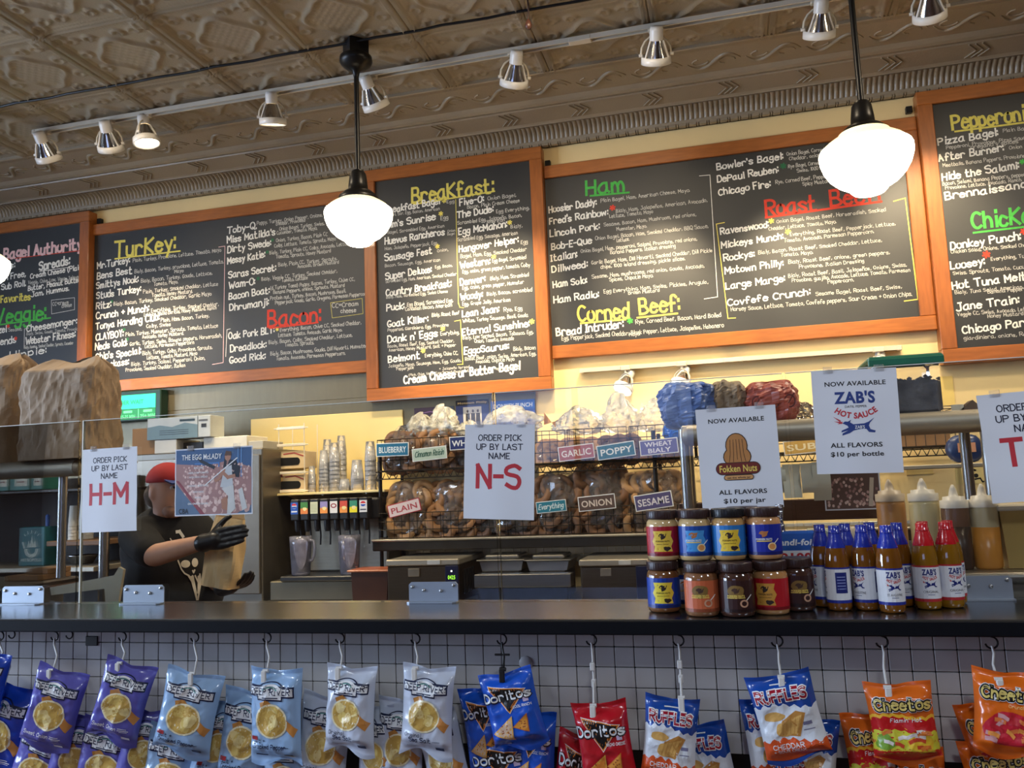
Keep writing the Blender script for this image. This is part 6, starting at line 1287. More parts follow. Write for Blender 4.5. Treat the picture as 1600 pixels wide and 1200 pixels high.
p = at(11, 850, 2.0); tag(MB().lathe([(0, 0), (.012, 0), (.012, .30), (0, .31)], (p.x, 2.3, TZ2), 12).obj('blue_tube', mat('blue_plastic', srgb(60, 100, 170), .4)), 'slim blue and white tube beside the teal coffee box', 'tube')
# ------------------------------------------------------------------ two large paper bags on the left over-shelf
def paper_bag(label, x0, x1, yt, yb, Y, d, seed, roll=.0):
    a, b = at(x0, yb, Y), at(x1, yt, Y); W_, H_ = b.x-a.x, b.z-OZ; R = random.Random(seed); ph = [R.uniform(0, 6.28) for _ in range(9)]
    t = thing('paper_bag', label, 'paper bag', ((a.x+b.x)/2, Y+d/2, OZ+.001))
    def f(u, v):
        q = 2*PI*u; c_, s_ = math.cos(q), math.sin(q); k = (abs(c_)**5+abs(s_)**5)**(-1/5.0)
        w = W_/2*(1-.03*math.sin(PI*v)+.03*math.sin(3*v*PI+ph[0])*v); dd = d/2*(1-.25*v*v)
        cr = .030*(crum(c_*k+seed*5, s_*k, v*1.4, 1.5)+.3)*min(1, v*5+.25)+.008*(crum(c_*k+seed, s_*k, v*1.5, 4)+.3)
        z = v*H_
        if v > .86: g = (v-.86)/.14; w *= 1-.22*g*g; dd *= 1-.85*g; z = H_*(.86+.14*g*(.82+.18*math.sin(4*q+ph[4])))
        sh = roll*v*H_
        return (c_*k*(w+cr)+sh, s_*k*(dd+cr), z)
    o = MB().sheet(f, 110, 60, sm=False).obj('bag', m_kraft, t, off=False)
    MB().sheet(lambda u, v: ((u-.5)*W_*.9, (v-.5)*d*.85, .001), 1, 1).obj('bag_base', m_kraft, t, off=False)
    return t
paper_bag('large crumpled brown paper bag on the left shelf, right one of the pair', 16, 138, 548, 714, .60, .24, 3, -.02)
paper_bag('large crumpled brown paper bag at the left edge of the picture', -122, 6, 545, 714, .64, .24, 5, .03)
# ================================================================== worker behind the glass
from mathutils.bvhtree import BVHTree
def cap_tube(mb, pts, rs, n=14):
    """closed tapered limb through points with rounded ends"""
    P = [Vector(p) for p in pts]; a = (P[0]-P[1]).normalized(); b = (P[-1]-P[-2]).normalized()
    P2 = [P[0]+a*rs[0]*.95, P[0]+a*rs[0]*.6] + P + [P[-1]+b*rs[-1]*.6, P[-1]+b*rs[-1]*.95]; R2 = [rs[0]*.25, rs[0]*.78] + list(rs) + [rs[-1]*.78, rs[-1]*.25]
    mb.tube(P2, R2, n); return mb
def ell(mb, c, r, M=None, n=20, m=14, fn=None):
    def f(u, v):
        q, t = 2*PI*u, PI*v; p = Vector((math.sin(t)*math.cos(q), math.sin(t)*math.sin(q), math.cos(t)))
        if fn: p = fn(p)
        p = Vector((p.x*r[0], p.y*r[1], p.z*r[2]))
        if M: p = M @ p
        return (c[0]+p.x, c[1]+p.y, c[2]+p.z)
    return mb.sheet(f, n, m)
def fuse(mb, name, m, parent, vox, smooth=6):
    o = mb.obj(name, m, parent); bm = bmesh.new(); bm.from_mesh(o.data); bmesh.ops.remove_doubles(bm, verts=bm.verts[:], dist=1e-5); bmesh.ops.recalc_face_normals(bm, faces=bm.faces[:]); bm.to_mesh(o.data); bm.free()
    r = o.modifiers.new('r', 'REMESH'); r.mode = 'VOXEL'; r.voxel_size = vox; s = o.modifiers.new('s', 'SMOOTH'); s.iterations = smooth; s.factor = .5
    modmesh(o); o.data.polygons.foreach_set('use_smooth', [True]*len(o.data.polygons)); 
    if not o.data.materials: o.data.materials.append(m)
    return o
m_skin = mat('skin', srgb(198, 148, 120), .5, var=.05, scale=20); m_tee = mat('black_cotton_tee', srgb(12, 12, 13), .85, var=.1, scale=8, bump=.1, bscale=60); m_glove = mat('black_nitrile', srgb(16, 16, 18), .38, var=.1)
m_jean = mat('dark_trousers', srgb(34, 38, 48), .85); m_hair = mat('grey_brown_hair', srgb(92, 78, 66), .8, var=.2, scale=60); m_cap = mat('red_cap_cloth', srgb(168, 38, 40), .8)
hc = at(262, 768, 1.22); person = thing('person', 'person in a black skull-print T-shirt, red cap and black gloves holding a paper bag', 'person', (hc.x+.02, 1.30, 0))
nk = at(264, 812, 1.26); ch = at(268, 858, 1.30); be = at(270, 930, 1.30); pv = Vector((be.x, 1.32, .84))
rs, re, rw = at(214, 838, 1.13), at(241, 868, 1.02), at(322, 846, .99); ls, le, lw = at(318, 838, 1.42), at(334, 905, 1.36), at(352, 917, 1.18)
H0 = Vector((hc.x, 1.22, hc.z)); hd = Matrix.Rotation(-.35, 3, 'Z')      # head looks to the right of the picture, a little towards the customer
def headshape(p):
    x, y, z = p
    if z < 0: x *= 1-.18*z*z + (.10 if x > 0 else -.05)*(-z); y *= 1-.28*z*z
    return Vector((x, y, z))
b = MB()
ell(b, H0, (.098, .076, .118), hd, 24, 18, headshape)
W = lambda v: H0 + hd @ Vector(v)
cap_tube(b, [W((.088, 0, .022)), W((.112, 0, -.020))], [.012, .017], 10); ell(b, W((.07, 0, -.095)), (.03, .034, .024), hd, 12, 8)          # nose, chin
ell(b, W((.085, 0, -.062)), (.018, .028, .010), hd, 12, 8); ell(b, W((.082, 0, .034)), (.018, .05, .010), hd, 12, 8)                         # lips, brow
for s in (-1, 1): ell(b, W((-.005, s*.078, -.005)), (.020, .009, .034), hd, 12, 10)                                                          # ears
cap_tube(b, [W((-.015, 0, -.07)), nk, nk+Vector((0, .02, -.06))], [.056, .058, .075], 14)
for c_, r in ((ch, (.205, .135, .20)), ((ch+be)/2, (.20, .15, .18)), (be, (.205, .155, .16)), (pv, (.185, .14, .12))): ell(b, c_, r, Matrix.Rotation(.55, 3, 'Z'), 20, 14)
cap_tube(b, [rs, (rs+ls)/2+Vector((0, 0, .03)), ls], [.07, .085, .07])
cap_tube(b, [rs, (rs+re)/2, re], [.062, .056, .048]); cap_tube(b, [re, (re*.6+rw*.4), rw], [.049, .043, .030]); cap_tube(b, [ls, (ls+le)/2, le], [.06, .054, .046]); cap_tube(b, [le, (le+lw)/2, lw], [.045, .04, .028])
for s in (-1, 1): hp = pv+Vector((s*.09, s*.05, -.03)); cap_tube(b, [hp, Vector((hp.x, hp.y, .46)), Vector((hp.x, hp.y, .09))], [.092, .062, .045]); cap_tube(b, [Vector((hp.x-.03, hp.y+.02, .045)), Vector((hp.x+.07, hp.y-.12, .04))], [.042, .036])
fuse(b, 'body', m_skin, person, .009, 4)
# eyes
for s in (-1, 1):
    e = MB(); ell(e, W((.083, s*.030, .016)), (.012, .013, .011), hd, 12, 8); eo = e.obj('eye', mat('eye_white', srgb(220, 216, 210), .3), person); i_ = MB(); ell(i_, W((.0925, s*.029, .016)), (.004, .006, .006), hd, 8, 6); i_.obj('iris', mat('dark_iris', srgb(40, 28, 22), .3), eo)
# T-shirt
s = MB()
for c_, r in ((ch+Vector((0, 0, .005)), (.222, .152, .205)), ((ch+be)/2, (.222, .17, .19)), (be, (.225, .175, .17)), (pv+Vector((0, 0, .05)), (.215, .165, .10))): ell(s, c_, r, Matrix.Rotation(.55, 3, 'Z'), 20, 14)
cap_tube(s, [rs, (rs+ls)/2+Vector((0, 0, .035)), ls], [.082, .092, .082]); cap_tube(s, [rs, (rs+re)/2, re*.80+rs*.20], [.082, .076, .072]); cap_tube(s, [ls, (ls+le)/2, le*.75+ls*.25], [.08, .074, .07])
tee = fuse(s, 'tee_shirt', m_tee, person, .011, 5)
p = MB(); ell(p, pv+Vector((0, 0, -.01)), (.20, .155, .10), Matrix.Rotation(.55, 3, 'Z'))
for s_ in (-1, 1): hp = pv+Vector((s_*.09, s_*.05, -.03)); cap_tube(p, [hp, Vector((hp.x, hp.y, .46)), Vector((hp.x, hp.y, .10))], [.108, .08, .068])
fuse(p, 'trousers', m_jean, person, .013, 4)
for s_ in (-1, 1):
    hp = pv+Vector((s_*.09, s_*.05, -.03)); q = MB(); cap_tube(q, [Vector((hp.x-.04, hp.y+.03, .05)), Vector((hp.x+.02, hp.y-.06, .05)), Vector((hp.x+.08, hp.y-.14, .04))], [.046, .046, .038]); fuse(q, 'shoe', m_black, person, .01, 3)
# cap with brim, hair, beard
c_ = MB(); ell(c_, W((-.004, 0, .045)), (.108, .086, .088), hd, 24, 14, lambda v: Vector((v.x, v.y, max(v.z, -.05)))); cap = fuse(c_, 'cap', m_cap, person, .008, 3)
c_ = MB(); c_.sheet(lambda u, v: tuple(W((.075+.075*v*math.cos((u-.5)*1.8), (.075-.01*v)*math.sin((u-.5)*2.4), .052-.018*v+.0*u))), 12, 6); c_.sheet(lambda u, v: tuple(W((.075+.075*v*math.cos((u-.5)*1.8), (.075-.01*v)*math.sin((u-.5)*2.4), .046-.018*v))), 12, 6); c_.obj('brim', mat('blue_brim', srgb(40, 62, 130), .7), cap)
for nn_, c0_, rr in (('hair', (-.045, 0, -.015), (.062, .082, .07)), ('beard', (.050, 0, -.088), (.044, .056, .032))):
    h_ = MB(); ell(h_, W(c0_), rr, hd, 18, 12, lambda v: v*(1+.05*math.sin(9*v.x+7*v.z)*math.sin(8*v.y))); fuse(h_, nn_, m_hair if nn_ == 'hair' else mat('short_stubble', srgb(150, 112, 92), .8, var=.12, scale=90), person, .008, 2)
# gloved hands: palm, four unequal fingers with knuckle bends, thumb from the side of the palm
def hand(name, wrist, d, up, curl, scale=1.0, thumb=1):
    d = Vector(d).normalized(); up = Vector(up); up = (up - d*up.dot(d)).normalized(); sd = d.cross(up); m_ = MB(); S = scale
    Q = lambda a, b_, c2: Vector(wrist) + (d*a + up*b_ + sd*c2)*S
    cap_tube(m_, [Q(-.035, 0, 0), Q(.0, 0, 0), Q(.03, 0, 0)], [.040*S, .036*S, .034*S])
    for k in range(4):
        b_ = .030-.020*k; cap_tube(m_, [Q(.01, b_*.8, 0), Q(.055, b_, .0), Q(.088, b_*1.1, 0)], [.016*S, .0165*S, .0125*S], 10)
        L = (.075, .085, .078, .060)[k]; c2 = curl
        p1 = Q(.090, b_*1.08, 0); p2 = Q(.090+L*.42, b_*1.06, -c2*L*.12); p3 = Q(.090+L*.74, b_*1.0, -c2*L*.34); p4 = Q(.090+L*.95, b_*.95, -c2*L*.62); cap_tube(m_, [p1, p2, p3, p4], [.0115*S, .0105*S, .0095*S, .008*S], 10)
    cap_tube(m_, [Q(.018, .026*thumb, 0), Q(.045, .058*thumb, -.012), Q(.070, .078*thumb, -.020), Q(.090, .085*thumb, -.026)], [.017*S, .0135*S, .0115*S, .009*S], 10)
    return fuse(m_, name, m_glove, person, .0045, 3)
hand('glove', rw+Vector((.02, 0, 0)), (at(388, 829, .98)-rw), (-.25, .1, 1), .35, 1.0)
hand('glove', lw+Vector((.015, -.01, 0)), (.8, -.25, .12), (0, -1, .1), .9, .95)
# skull print laid on the shirt front
tree = BVHTree.FromPolygons([tuple(v.co + person.location) for v in tee.data.vertices], [tuple(f.vertices) for f in tee.data.polygons])
a = Art(); IV = flat(srgb(222, 214, 198), .7)
def P2(x, y): q = at(180+x/5.714, 770+y/5.714, 1.12); return (q.x, q.z)
for pts in ([(560,600),(590,680),(620,720),(660,740),(690,800)], [(690,690),(700,712),(712,685)], [(650,735),(690,800),(730,960)], [(755,720),(765,800),(738,960)], [(690,735),(705,800),(725,900)], [(712,735),(742,800),(740,900)]): a.line([P2(*q) for q in pts], .007, IV)
for pts in ([(665,745),(700,740),(735,935),(722,950)], [(735,745),(755,730),(762,800),(742,930)]): a.poly([P2(*q) for q in pts], IV)
for cx, cy, rx, ry in ((628, 635, 42, 34), (712, 622, 28, 40)):
    c0 = P2(cx, cy); c1 = P2(cx+rx, cy+ry); a.disc(c0[0], c0[1], abs(c1[0]-c0[0]), abs(c1[1]-c0[1]), IV, n=16)
a.line([P2(540, 350), P2(575, 345), P2(612, 400)], .014, IV); a.line([P2(490, 405), P2(515, 445)], .005, IV)
def onto(u, v, k):
    d = (Vector((u, 1.12, v))-CAM).normalized(); h = tree.ray_cast(CAM, d)[0]
    q = (h - d*.004) if h else Vector((u, 1.15, v)); return tuple(q - person.location)
pr_ = a.build('shirt_print', onto, tee, maxlen=.02)
# paper bag in the hands
t0 = at(352, 862, 1.10); t = thing('lunch_bag', 'small brown paper bag held by the worker in black gloves', 'paper bag', t0); t.rotation_euler = (0, .17, 0)
def lb(u, v):
    q = 2*PI*u; c_, s_ = math.cos(q), math.sin(q); k = (abs(c_)**6+abs(s_)**6)**(-1/6.0); w = .072*(1+.04*math.sin(5*v)); d = .05*(1-.55*max(0, v-.55)/.45)
    if v > .96: w *= .98
    return (c_*k*w+.004*math.sin(9*v+3*q), s_*k*d+.004*math.sin(7*q+8*v), (v-.5)*.29)
m_bagk = mat('light_kraft_bag', srgb(218, 186, 136), .75, var=.07, scale=6, bump=.15, bscale=25)
MB().sheet(lb, 32, 20, sm=False).obj('bag', m_bagk, t, off=False); MB().sheet(lambda u, v: ((u-.5)*.14, (v-.5)*.095, -.144), 2, 2).obj('bag_base', m_bagk, t, off=False)
MB().prism([(-.02, .135), (.05, .135), (.045, .175), (-.012, .18)], .028, .030).obj('top_flap', m_bagk, t, off=False)
# ================================================================== hanging snack bags under the counter edge
FO = dict(rough=.24, var=.05, scale=5, spec=.55, coat=.25)
BAGM = {k: mat('foil_'+k, srgb(*c), **FO) for k, c in dict(royal=(24, 66, 176), purple=(98, 96, 180), pepper=(150, 182, 216), salt=(198, 206, 220), cool=(28, 84, 190), nacho=(186, 24, 36), ruffles=(28, 74, 160), flamin=(224, 106, 30), crunchy=(228, 108, 26)).items()}
PC = lambda *c: flat(srgb(*c), .32)
INK, OFF, CHIP, CHIP2, CHIP3, BOWL = PC(24, 34, 66), PC(232, 234, 234), PC(226, 198, 112), PC(208, 170, 86), PC(238, 216, 146), PC(238, 228, 190)
def art_river(kind, R):
    a = Art(); x0, x1, y = .10, .92, .735
    # banner: dark outline under a white plaque with a notched bottom
    for g, m, l in ((.018, INK, 1), (0, OFF, 2)):
        a.poly([(x0-g, y-g+.02), (x1+g, y-g), (x1+g, y+.085+g), (x0-g, y+.10+g)], m, lay=l); a.poly([(x0+.18-g, y-.025-g), (x1-.2+g, y-.035-g), (x1-.2+g, y+.03), (x0+.18-g, y+.04)], m, lay=l)
    a.annulus(.5, y+.065, .26, .085, .025, INK, a0=.25, a1=PI-.25, lay=1); a.annulus(.5, y+.05, .22, .075, .06, OFF, a0=.2, a1=PI-.2, lay=2); a.annulus(.5, y+.05, .15, .05, .03, PC(90, 150, 140), a0=.3, a1=PI-.3, lay=3)
    a.hand('DEEP RIVER', x0+.045, y+.018, .068, INK, width=.75, wt=.18, jit=.0, lay=4); a.rect(.36, y-.022, .66, y-.010, INK, 4)
    cx, cy = .52, .47
    a.poly([(.30, .66), (.45, .70), (.62, .60), (.35, .55)], PC(186, 128, 60), lay=1); a.poly([(.75, .40), (.92, .30), (.98, .38), (.80, .50)], PC(206, 140, 70), lay=1)
    a.disc(cx, cy, .31, .185, BOWL, rings=2, lay=2); a.disc(cx, cy, .28, .165, CHIP2, rings=2, lay=3)
    for k in range(9): q = R.uniform(0, 6.28); d = R.uniform(.05, .19); a.disc(cx+d*math.cos(q), cy+.6*d*math.sin(q), R.uniform(.07, .11), R.uniform(.045, .07), (CHIP, CHIP2, CHIP3)[k % 3], n=12, lay=4+k*.3, wob=.1)
    ink2 = PC(236, 236, 240) if kind in ('purple', 'royal') else INK
    if kind == 'salt': a.hand('Original', .16, .235, .042, ink2, width=.34, wt=.16, slant=.25, jit=.01, lay=2); a.hand('Sea Salt', .26, .175, .05, ink2, width=.42, wt=.22, jit=.01, lay=2)
    elif kind == 'pepper': a.hand('Salt +', .14, .235, .042, ink2, width=.26, wt=.2, jit=.01, lay=2); a.hand('Cracked Pepper', .14, .175, .045, ink2, width=.66, wt=.2, jit=.01, lay=2); a.rect(.10, .255, .24, .30, PC(160, 40, 44), 2)
    else: a.hand('Sweet Onion', .14, .20, .042, ink2, width=.5, wt=.2, jit=.01, lay=2); a.rect(.66, .205, .86, .215, ink2, 2); a.rect(.66, .228, .82, .236, ink2, 2)
    a.rect(.70, .19, .84, .195, ink2, 2); a.rect(.16, .09, .40, .10, ink2, 2); a.rect(.72, .085, .88, .115, ink2, 2)
    return a
def art_dorito(kind, R):
    a = Art(); tri = [(.20, .86), (.86, .76), (.52, .50)]; BK, OR, RD = PC(16, 16, 18), PC(224, 130, 40), PC(214, 60, 40)
    sc_ = lambda g: [(.53+(x-.53)*g, .70+(y-.70)*g) for x, y in tri]
    a.poly(sc_(1.10), OFF, lay=1); a.poly(sc_(1.05), OR, lay=2); a.poly(sc_(.94), BK, lay=3)
    a.hand('Doritos', .07, .66, .105, BK, width=.92, wt=.42, jit=.02, lay=4, R=random.Random(2)); a.hand('Doritos', .07, .665, .105, OFF, width=.92, wt=.22, jit=.02, lay=5, R=random.Random(2))
    a.hand('COOL RANCH' if kind == 'cool' else 'NACHO CHEESE', .60, .545, .03, OFF, width=.34, wt=.2, jit=0, lay=5)
    for x, y, s, m, m2 in ((.36, .28, .24, PC(206, 176, 150) if kind == 'cool' else PC(222, 132, 50), PC(222, 168, 70)), (.70, .33, .18, PC(222, 150, 60), PC(196, 110, 40))):
        a.poly([(x-s, y-.02), (x+s*.75, y+s*.72), (x+s*.55, y-s*.62)], m2, lay=3); a.poly([(x-s*.86, y-.018), (x+s*.65, y+s*.62), (x+s*.48, y-s*.52)], m, lay=4)
        for k in range(9): a.disc(x+R.uniform(-.3, .45)*s, y+R.uniform(-.25, .3)*s, .014, .009, PC(150, 80, 40), n=6, lay=5)
    a.rect(.12, .06, .34, .085, OFF, 2); a.rect(.80, .60, .90, .66, PC(206, 190, 220), 2)
    return a
def art_ruffle(kind, R):
    a = Art(); n = 24; W_, O_, T_, T2 = PC(222, 228, 234), PC(214, 84, 34), PC(216, 168, 92), PC(192, 136, 66)
    wv = lambda x, b: b + .02*math.sin(x*40)+.04*math.sin(x*5)
    a.poly([(i/n, wv(i/n, .24)) for i in range(n+1)] + [(i/n, wv(i/n, .66)) for i in range(n, -1, -1)], W_, [(i, i+1, 2*n-i, 2*n+1-i) for i in range(n)], 1)
    a.poly([(i/n, .05) for i in range(n+1)] + [(i/n, wv(i/n, .26)) for i in range(n, -1, -1)], O_, [(i, i+1, 2*n-i, 2*n+1-i) for i in range(n)], 2)
    a.hand('RUFFLES', .10, .735, .115, OFF, width=.82, wt=.44, jit=.03, lay=2, R=random.Random(1)); a.hand('RUFFLES', .10, .735, .115, PC(160, 24, 44), width=.82, wt=.24, jit=.03, lay=3, R=random.Random(1))
    a.disc(.30, .56, .17, .055, T_, lay=3, wob=.06); a.poly([(.30, .34), (.62, .30), (.80, .56), (.66, .60), (.40, .50)], T2, lay=3); a.poly([(.34, .36), (.60, .33), (.74, .55), (.44, .49)], T_, lay=4); a.disc(.42, .40, .15, .085, T_, lay=4, wob=.05)
    for k in range(5): a.line([(.36+.06*k, .34), (.42+.07*k, .52)], .008, T2, 5)
    a.hand('CHEDDAR', .16, .185, .05, OFF, width=.5, wt=.2, jit=.01, lay=4); a.hand('+ SOUR CREAM', .16, .135, .034, OFF, width=.5, wt=.18, jit=.01, lay=4); a.rect(.72, .42, .86, .46, PC(120, 120, 150), 3); a.rect(.70, .36, .88, .37, PC(120, 120, 150), 3); a.rect(.36, .90, .62, .912, OFF, 2)
    return a
def art_cheeto(kind, R):
    a = Art(); BK, YL, RD, YE = PC(18, 16, 14), PC(232, 210, 120), PC(190, 26, 28), PC(236, 180, 50); n = 20
    if kind == 'flamin':
        fl = lambda x, b: b + .035*abs(math.sin(x*22))+.03*math.sin(x*6)
        for b0, b1, m, l in ((.10, .60, YE, 1), (.12, .56, RD, 2), (.16, .40, PC(206, 200, 60), 3), (.08, .16, RD, 4)): a.poly([(i/n, b0 if l < 4 else .05) for i in range(n+1)] + [(i/n, fl(i/n, b1)) for i in range(n, -1, -1)], m, [(i, i+1, 2*n-i, 2*n+1-i) for i in range(n)], l)
        a.disc(.18, .30, .14, .10, PC(120, 160, 50), lay=5, wob=.12); a.disc(.72, .28, .20, .11, PC(228, 186, 50), lay=5, wob=.1)
        for k in range(14): q = R.uniform(-.7, .7); x, y = R.uniform(.2, .85), R.uniform(.18, .42); a.line([(x-.08*math.cos(q), y-.04*math.sin(q)), (x, y+.012), (x+.08*math.cos(q), y+.04*math.sin(q))], .045, (PC(196, 70, 40), PC(224, 214, 206), PC(214, 120, 50))[k % 3], 6+k*.2)
        a.hand("Flamin' Hot", .30, .54, .045, OFF, width=.5, wt=.18, slant=.2, jit=.02, lay=5)
    else:
        a.disc(.55, .34, .46, .20, PC(196, 34, 50), rings=2, lay=1, wob=.05)
        for k in range(20): q = R.uniform(-.9, .9); x, y = R.uniform(.2, .9), R.uniform(.18, .48); a.line([(x-.09*math.cos(q), y-.05*math.sin(q)), (x, y+.014), (x+.09*math.cos(q), y+.05*math.sin(q))], .05, (PC(224, 120, 60), PC(206, 150, 150), PC(190, 40, 50), PC(232, 150, 70))[k % 4], 2+k*.2)
        a.hand('Crunchy', .5, .60, .035, PC(240, 200, 120), width=.3, wt=.18, jit=.01, lay=5)
    for m, wt, l in ((OFF, .62, 7), (BK, .52, 8), (YL, .22, 9)): a.hand('Cheetos', .10, .70, .13, m, width=.88, wt=wt, jit=.04, lay=l, R=random.Random(4))
    return a
ARTS = dict(royal=art_river, purple=art_river, pepper=art_river, salt=art_river, cool=art_dorito, nacho=art_dorito, ruffles=art_ruffle, flamin=art_cheeto, crunchy=art_cheeto)
WORD = dict(royal='royal blue river-brand chip bag', purple='purple river-brand chip bag', pepper='light blue cracked pepper chip bag', salt='silver sea salt chip bag', cool='blue triangle-chip bag', nacho='red triangle-chip bag', ruffles='blue, white and orange ridged-chip bag', flamin='orange and red hot puff bag', crunchy='orange crunchy puff bag')
def snack(label, kind, cx, cy, wpx, hpx, roll, yaw, Y, seed, fold=0.0):
    """cx, cy: picture position of the bag centre"""
    c = at(cx, cy, Y); k = 1/ppm(c); w, h = wpx*k*1.06, hpx*k*1.02; th = .030; R = random.Random(seed); so = R.uniform(0, 50)
    t = thing('snack_bag', label, 'snack bag', c, (0, math.radians(roll), math.radians(yaw)), group='snack bags hanging on clip strips'); t.rotation_mode = 'ZYX'
    def S(u, v, side=-1, off=0.0):
        e = min(1.0, max(0.0, (min(v, 1-v)-.035)/.16)); e = e*e*(3-2*e); pu = max(0.0, 1-abs(2*u-1)**4.5)**.8
        x = (u-.5)*w*(1-.07*math.sin(PI*v)*1.0); z = (v-.5)*h
        y = side*th*pu*e*(.85+.15*math.sin(5*v+so))
        cr = crum(x+so, side*.7, z, 14)*.012+crum(x+so, side, z+3, 34)*.003
        y += side*(cr+.010)*(.25+.75*e)*min(1, (1-abs(2*u-1))*6+.05)
        if v > .9: y += .006*math.sin(u*9+so)*(v-.9)/.1; z += fold*(abs(2*u-1)-.4)*.10*(v-.9)/.1*h
        if v < .1: y += .007*math.sin(u*8+so*2)*(.1-v)/.1; z += .012*math.sin(u*6+so)*(.1-v)/.1
        y += side*off; return (x, y, z)
    mb = MB(); mb.sheet(lambda u, v: S(u, v, -1), 40, 54).sheet(lambda u, v: S(u, v, 1), 20, 28, flip=True); mb.obj('pouch', BAGM[kind], t, off=False)
    for z0, z1 in ((.966, .998), (.002, .034)):
        cs = MB()
        for i in range(5): v0 = z0+(z1-z0)*i/5; cs.sheet(lambda u, v: S(u, v0+(z1-z0)*.1*v, -1, .0012), 14, 1)
        cs.obj('crimp_seal', BAGM[kind], t, off=False)
    a = ARTS[kind](kind, R); a.build('front_print', lambda u, v, l: S(u, v, -1, .0013+.0002*l), t, maxlen=.045)
    return t
Y0, Y1 = .012, .078
BAGS = [('royal', -22, 1068, 66, 96, 14, 6, Y0, 'at the left edge, upper one'), ('royal', 2, 1140, 92, 140, 16, 8, Y1, 'at the left edge, lower one'),
 ('purple', 84, 1108, 80, 122, 17, 14, Y0, 'leftmost of the two hanging in front'), ('purple', 66, 1196, 92, 124, 20, 10, Y1, 'below the leftmost purple one'), ('purple', 118, 1178, 70, 120, 14, 30, Y1+.005, 'behind right of the leftmost purple one'),
 ('purple', 190, 1096, 78, 120, 18, 14, Y0, 'second of the two hanging in front'), ('purple', 168, 1192, 94, 126, 12, 10, Y1, 'below the second purple one'), ('purple', 222, 1168, 62, 116, 14, 32, Y1+.005, 'behind right of the second purple one'),
 ('pepper', 294, 1114, 90, 124, 13, 10, Y0, 'left one with its chip turned sideways'), ('pepper', 270, 1206, 96, 128, 10, 6, Y1, 'below the left cracked pepper one'), ('pepper', 336, 1158, 54, 126, 16, 40, Y1+.005, 'dark side view between the cracked pepper ones'),
 ('pepper', 432, 1118, 88, 138, 1, -4, Y0, 'right one, square to the customer'), ('pepper', 384, 1150, 78, 138, 8, 8, Y1, 'half behind the right cracked pepper one'), ('pepper', 452, 1212, 92, 126, -4, -6, Y1, 'below the right cracked pepper one'),
 ('salt', 548, 1108, 82, 126, 3, -4, Y0, 'left one hanging in front'), ('salt', 506, 1158, 80, 138, 8, 6, Y1, 'half behind the left sea salt one'), ('salt', 590, 1172, 70, 132, -2, -14, Y1+.005, 'in shadow right of the left sea salt one'),
 ('salt', 668, 1110, 84, 130, 4, -4, Y0, 'right one hanging in front'), ('salt', 626, 1162, 72, 134, 4, 4, Y1, 'half behind the right sea salt one'), ('salt', 694, 1178, 74, 128, -12, -12, Y1+.005, 'in shadow right of the right sea salt one'),
 ('cool', 802, 1108, 88, 112, -13, -6, Y0, 'front one with the whole logo'), ('cool', 757, 1136, 62, 118, -8, 8, Y1, 'left one half behind'), ('cool', 834, 1176, 72, 124, 4, -14, Y1+.005, 'right one half behind'), ('cool', 786, 1208, 92, 122, -10, -4, Y1, 'bottom one'),
 ('nacho', 946, 1166, 84, 130, -7, -4, Y0, 'front one'), ('nacho', 900, 1216, 66, 134, 10, 6, Y1, 'behind left of the front one'),
 ('ruffles', 1047, 1154, 80, 122, 7, 2, Y0, 'left one hanging in front'), ('ruffles', 1106, 1196, 80, 124, -10, -8, Y1, 'behind right of the left one'),
 ('ruffles', 1232, 1120, 96, 128, -12, -6, Y0, 'largest one, right of the middle'), ('ruffles', 1200, 1160, 64, 130, -6, 10, Y1, 'behind left of the largest one'), ('ruffles', 1272, 1184, 66, 120, 8, -14, Y1, 'behind right of the largest one'), ('ruffles', 1226, 1224, 92, 124, -4, -4, Y1+.004, 'below the largest one'),
 ('flamin', 1410, 1128, 94, 116, -4, -4, Y0, 'front one'), ('flamin', 1362, 1178, 74, 122, -5, 8, Y1, 'behind left of the front one'), ('flamin', 1428, 1232, 94, 116, -2, -4, Y1, 'below the front one'),
 ('crunchy', 1572, 1114, 90, 124, 5, -4, Y0, 'front one at the right edge'), ('crunchy', 1546, 1160, 70, 122, -12, 6, Y1, 'behind left of the right-edge one'), ('crunchy', 1562, 1218, 96, 120, -8, 4, Y1, 'lowest one at the right edge')]
for i, (k, cx, cy, w, h, ro, ya, Y, tx) in enumerate(BAGS):
    snack(WORD[k]+', '+tx, k, cx, cy, w, h, ro, ya, Y, 100+i, .5)
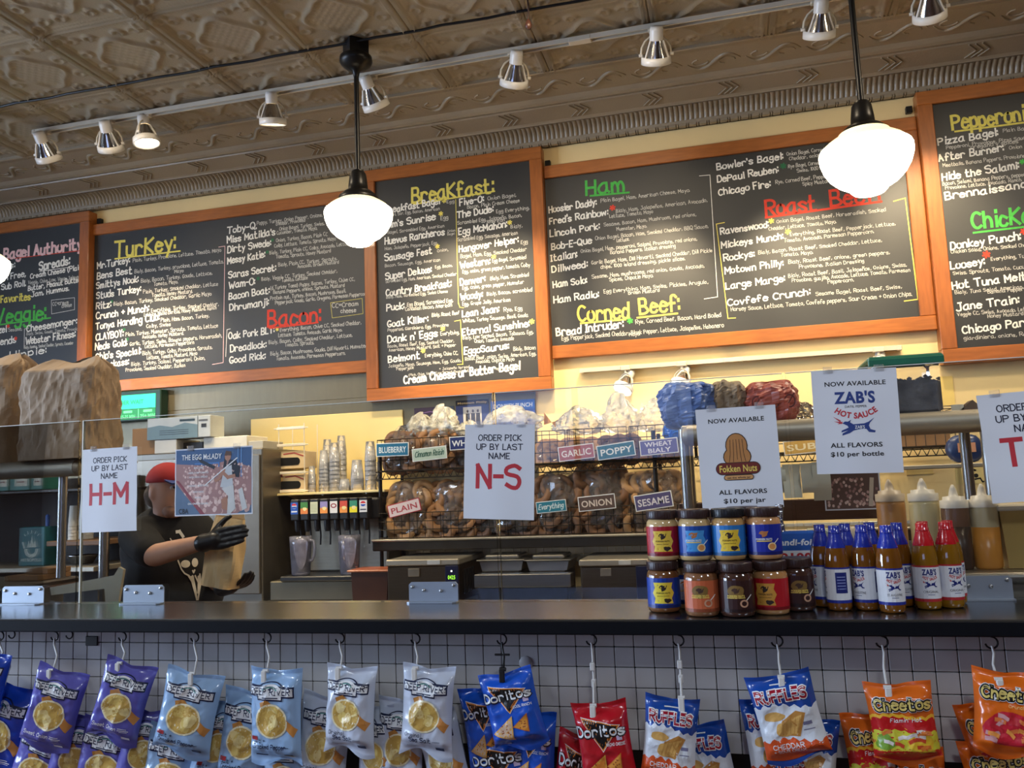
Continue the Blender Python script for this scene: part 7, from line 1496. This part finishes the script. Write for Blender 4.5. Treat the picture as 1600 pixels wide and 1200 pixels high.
# hooks screwed under the counter edge, each with a clip strip
m_hook = mat('black_cup_hook', srgb(30, 28, 28), .4, .6); m_strip = mat('white_plastic_strip', srgb(206, 204, 200), .4); m_clipb = mat('black_plastic_strip', srgb(20, 20, 22), .4)
STR = [(6, 1040, 'at the left edge'), (91, 1050, 'above the leftmost purple bag'), (197, 1040, 'above the second purple bag'), (310, 1056, 'above the left cracked pepper bag'), (423, 1052, 'above the right cracked pepper bag'), (537, 1048, 'above the left sea salt bag'), (655, 1048, 'above the right sea salt bag'), (790, 1050, 'above the blue triangle-chip bags'), (930, 1106, 'above the red triangle-chip bag'), (1066, 1094, 'above the left ridged-chip bag'), (1220, 1062, 'above the largest ridged-chip bag'), (1384, 1078, 'above the hot puff bag'), (1555, 1066, 'above the crunchy puff bag')]
for px_, py, tx in STR:
    hk = at(px_-6, 1003, .055); t = thing('cup_hook', 'black cup hook under the counter edge '+tx, 'hook', (hk.x, .055, CZ-.037), group='cup hooks under the counter edge'); M = MB()
    r = .013; zc = CZ-.037-.008-r
    MB().tube([(hk.x, .055, CZ-.036), (hk.x, .055, CZ-.045)] + [(hk.x+r*math.sin(q), .055, zc+r*math.cos(q)) for q in [0.0+.45*j for j in range(11)]], .0022, 7).obj('bent_wire', m_hook, t)
    e = at(px_, py, .030); bk = px_ == 790; mt = m_clipb if bk else m_strip
    t = thing('clip_strip', ('black' if bk else 'white')+' plastic clip strip hanging '+tx, 'clip strip', e, group='clip strips'); x0, z0 = hk.x, zc-r+.002
    MB().tube([(x0, .055, z0+.004), (x0+.002, .052, z0-.012), ((x0+e.x)/2, .046, (z0+e.z)/2), (e.x, .010, e.z+.006)], .0030, 7).obj('strip', mt, t)
    if bk: MB().bbox((x0-.018, .045, (z0+e.z)/2+.004), (x0+.022, .050, (z0+e.z)/2+.009), .001).obj('cross_bar', mt, t)
    MB().bbox((e.x-.007, -.010, e.z-.018), (e.x+.007, -.002, e.z+.014), .002).obj('clip_front', mat('clear_clip', srgb(214, 212, 206), .25) if not bk else mt, t); MB().tube([(e.x-.008, .004, e.z+.012), (e.x+.008, .004, e.z+.012)], .005, 8).obj('clip_hinge', mt, t)
    if py > 1085:
        for f in (.35, .62): zz = z0+(e.z-z0)*f; xx = x0+(e.x-x0)*f; MB().bbox((xx-.006, .036, zz-.010), (xx+.006, .048, zz+.010), .002).obj('spare_clip', mt, t)
for px_ in (18, 108):
    hk = at(px_, 1000, .075); t = tag(MB().tube([(hk.x, .075, CZ-.036), (hk.x, .075, CZ-.044)] + [(hk.x+.012*math.sin(q), .075, CZ-.057+.012*math.cos(q)) for q in [.45*j for j in range(11)]], .0022, 7).obj('empty_hook', m_hook), 'empty black cup hook '+('near the left edge' if px_ == 18 else 'between the purple bags'), 'hook')
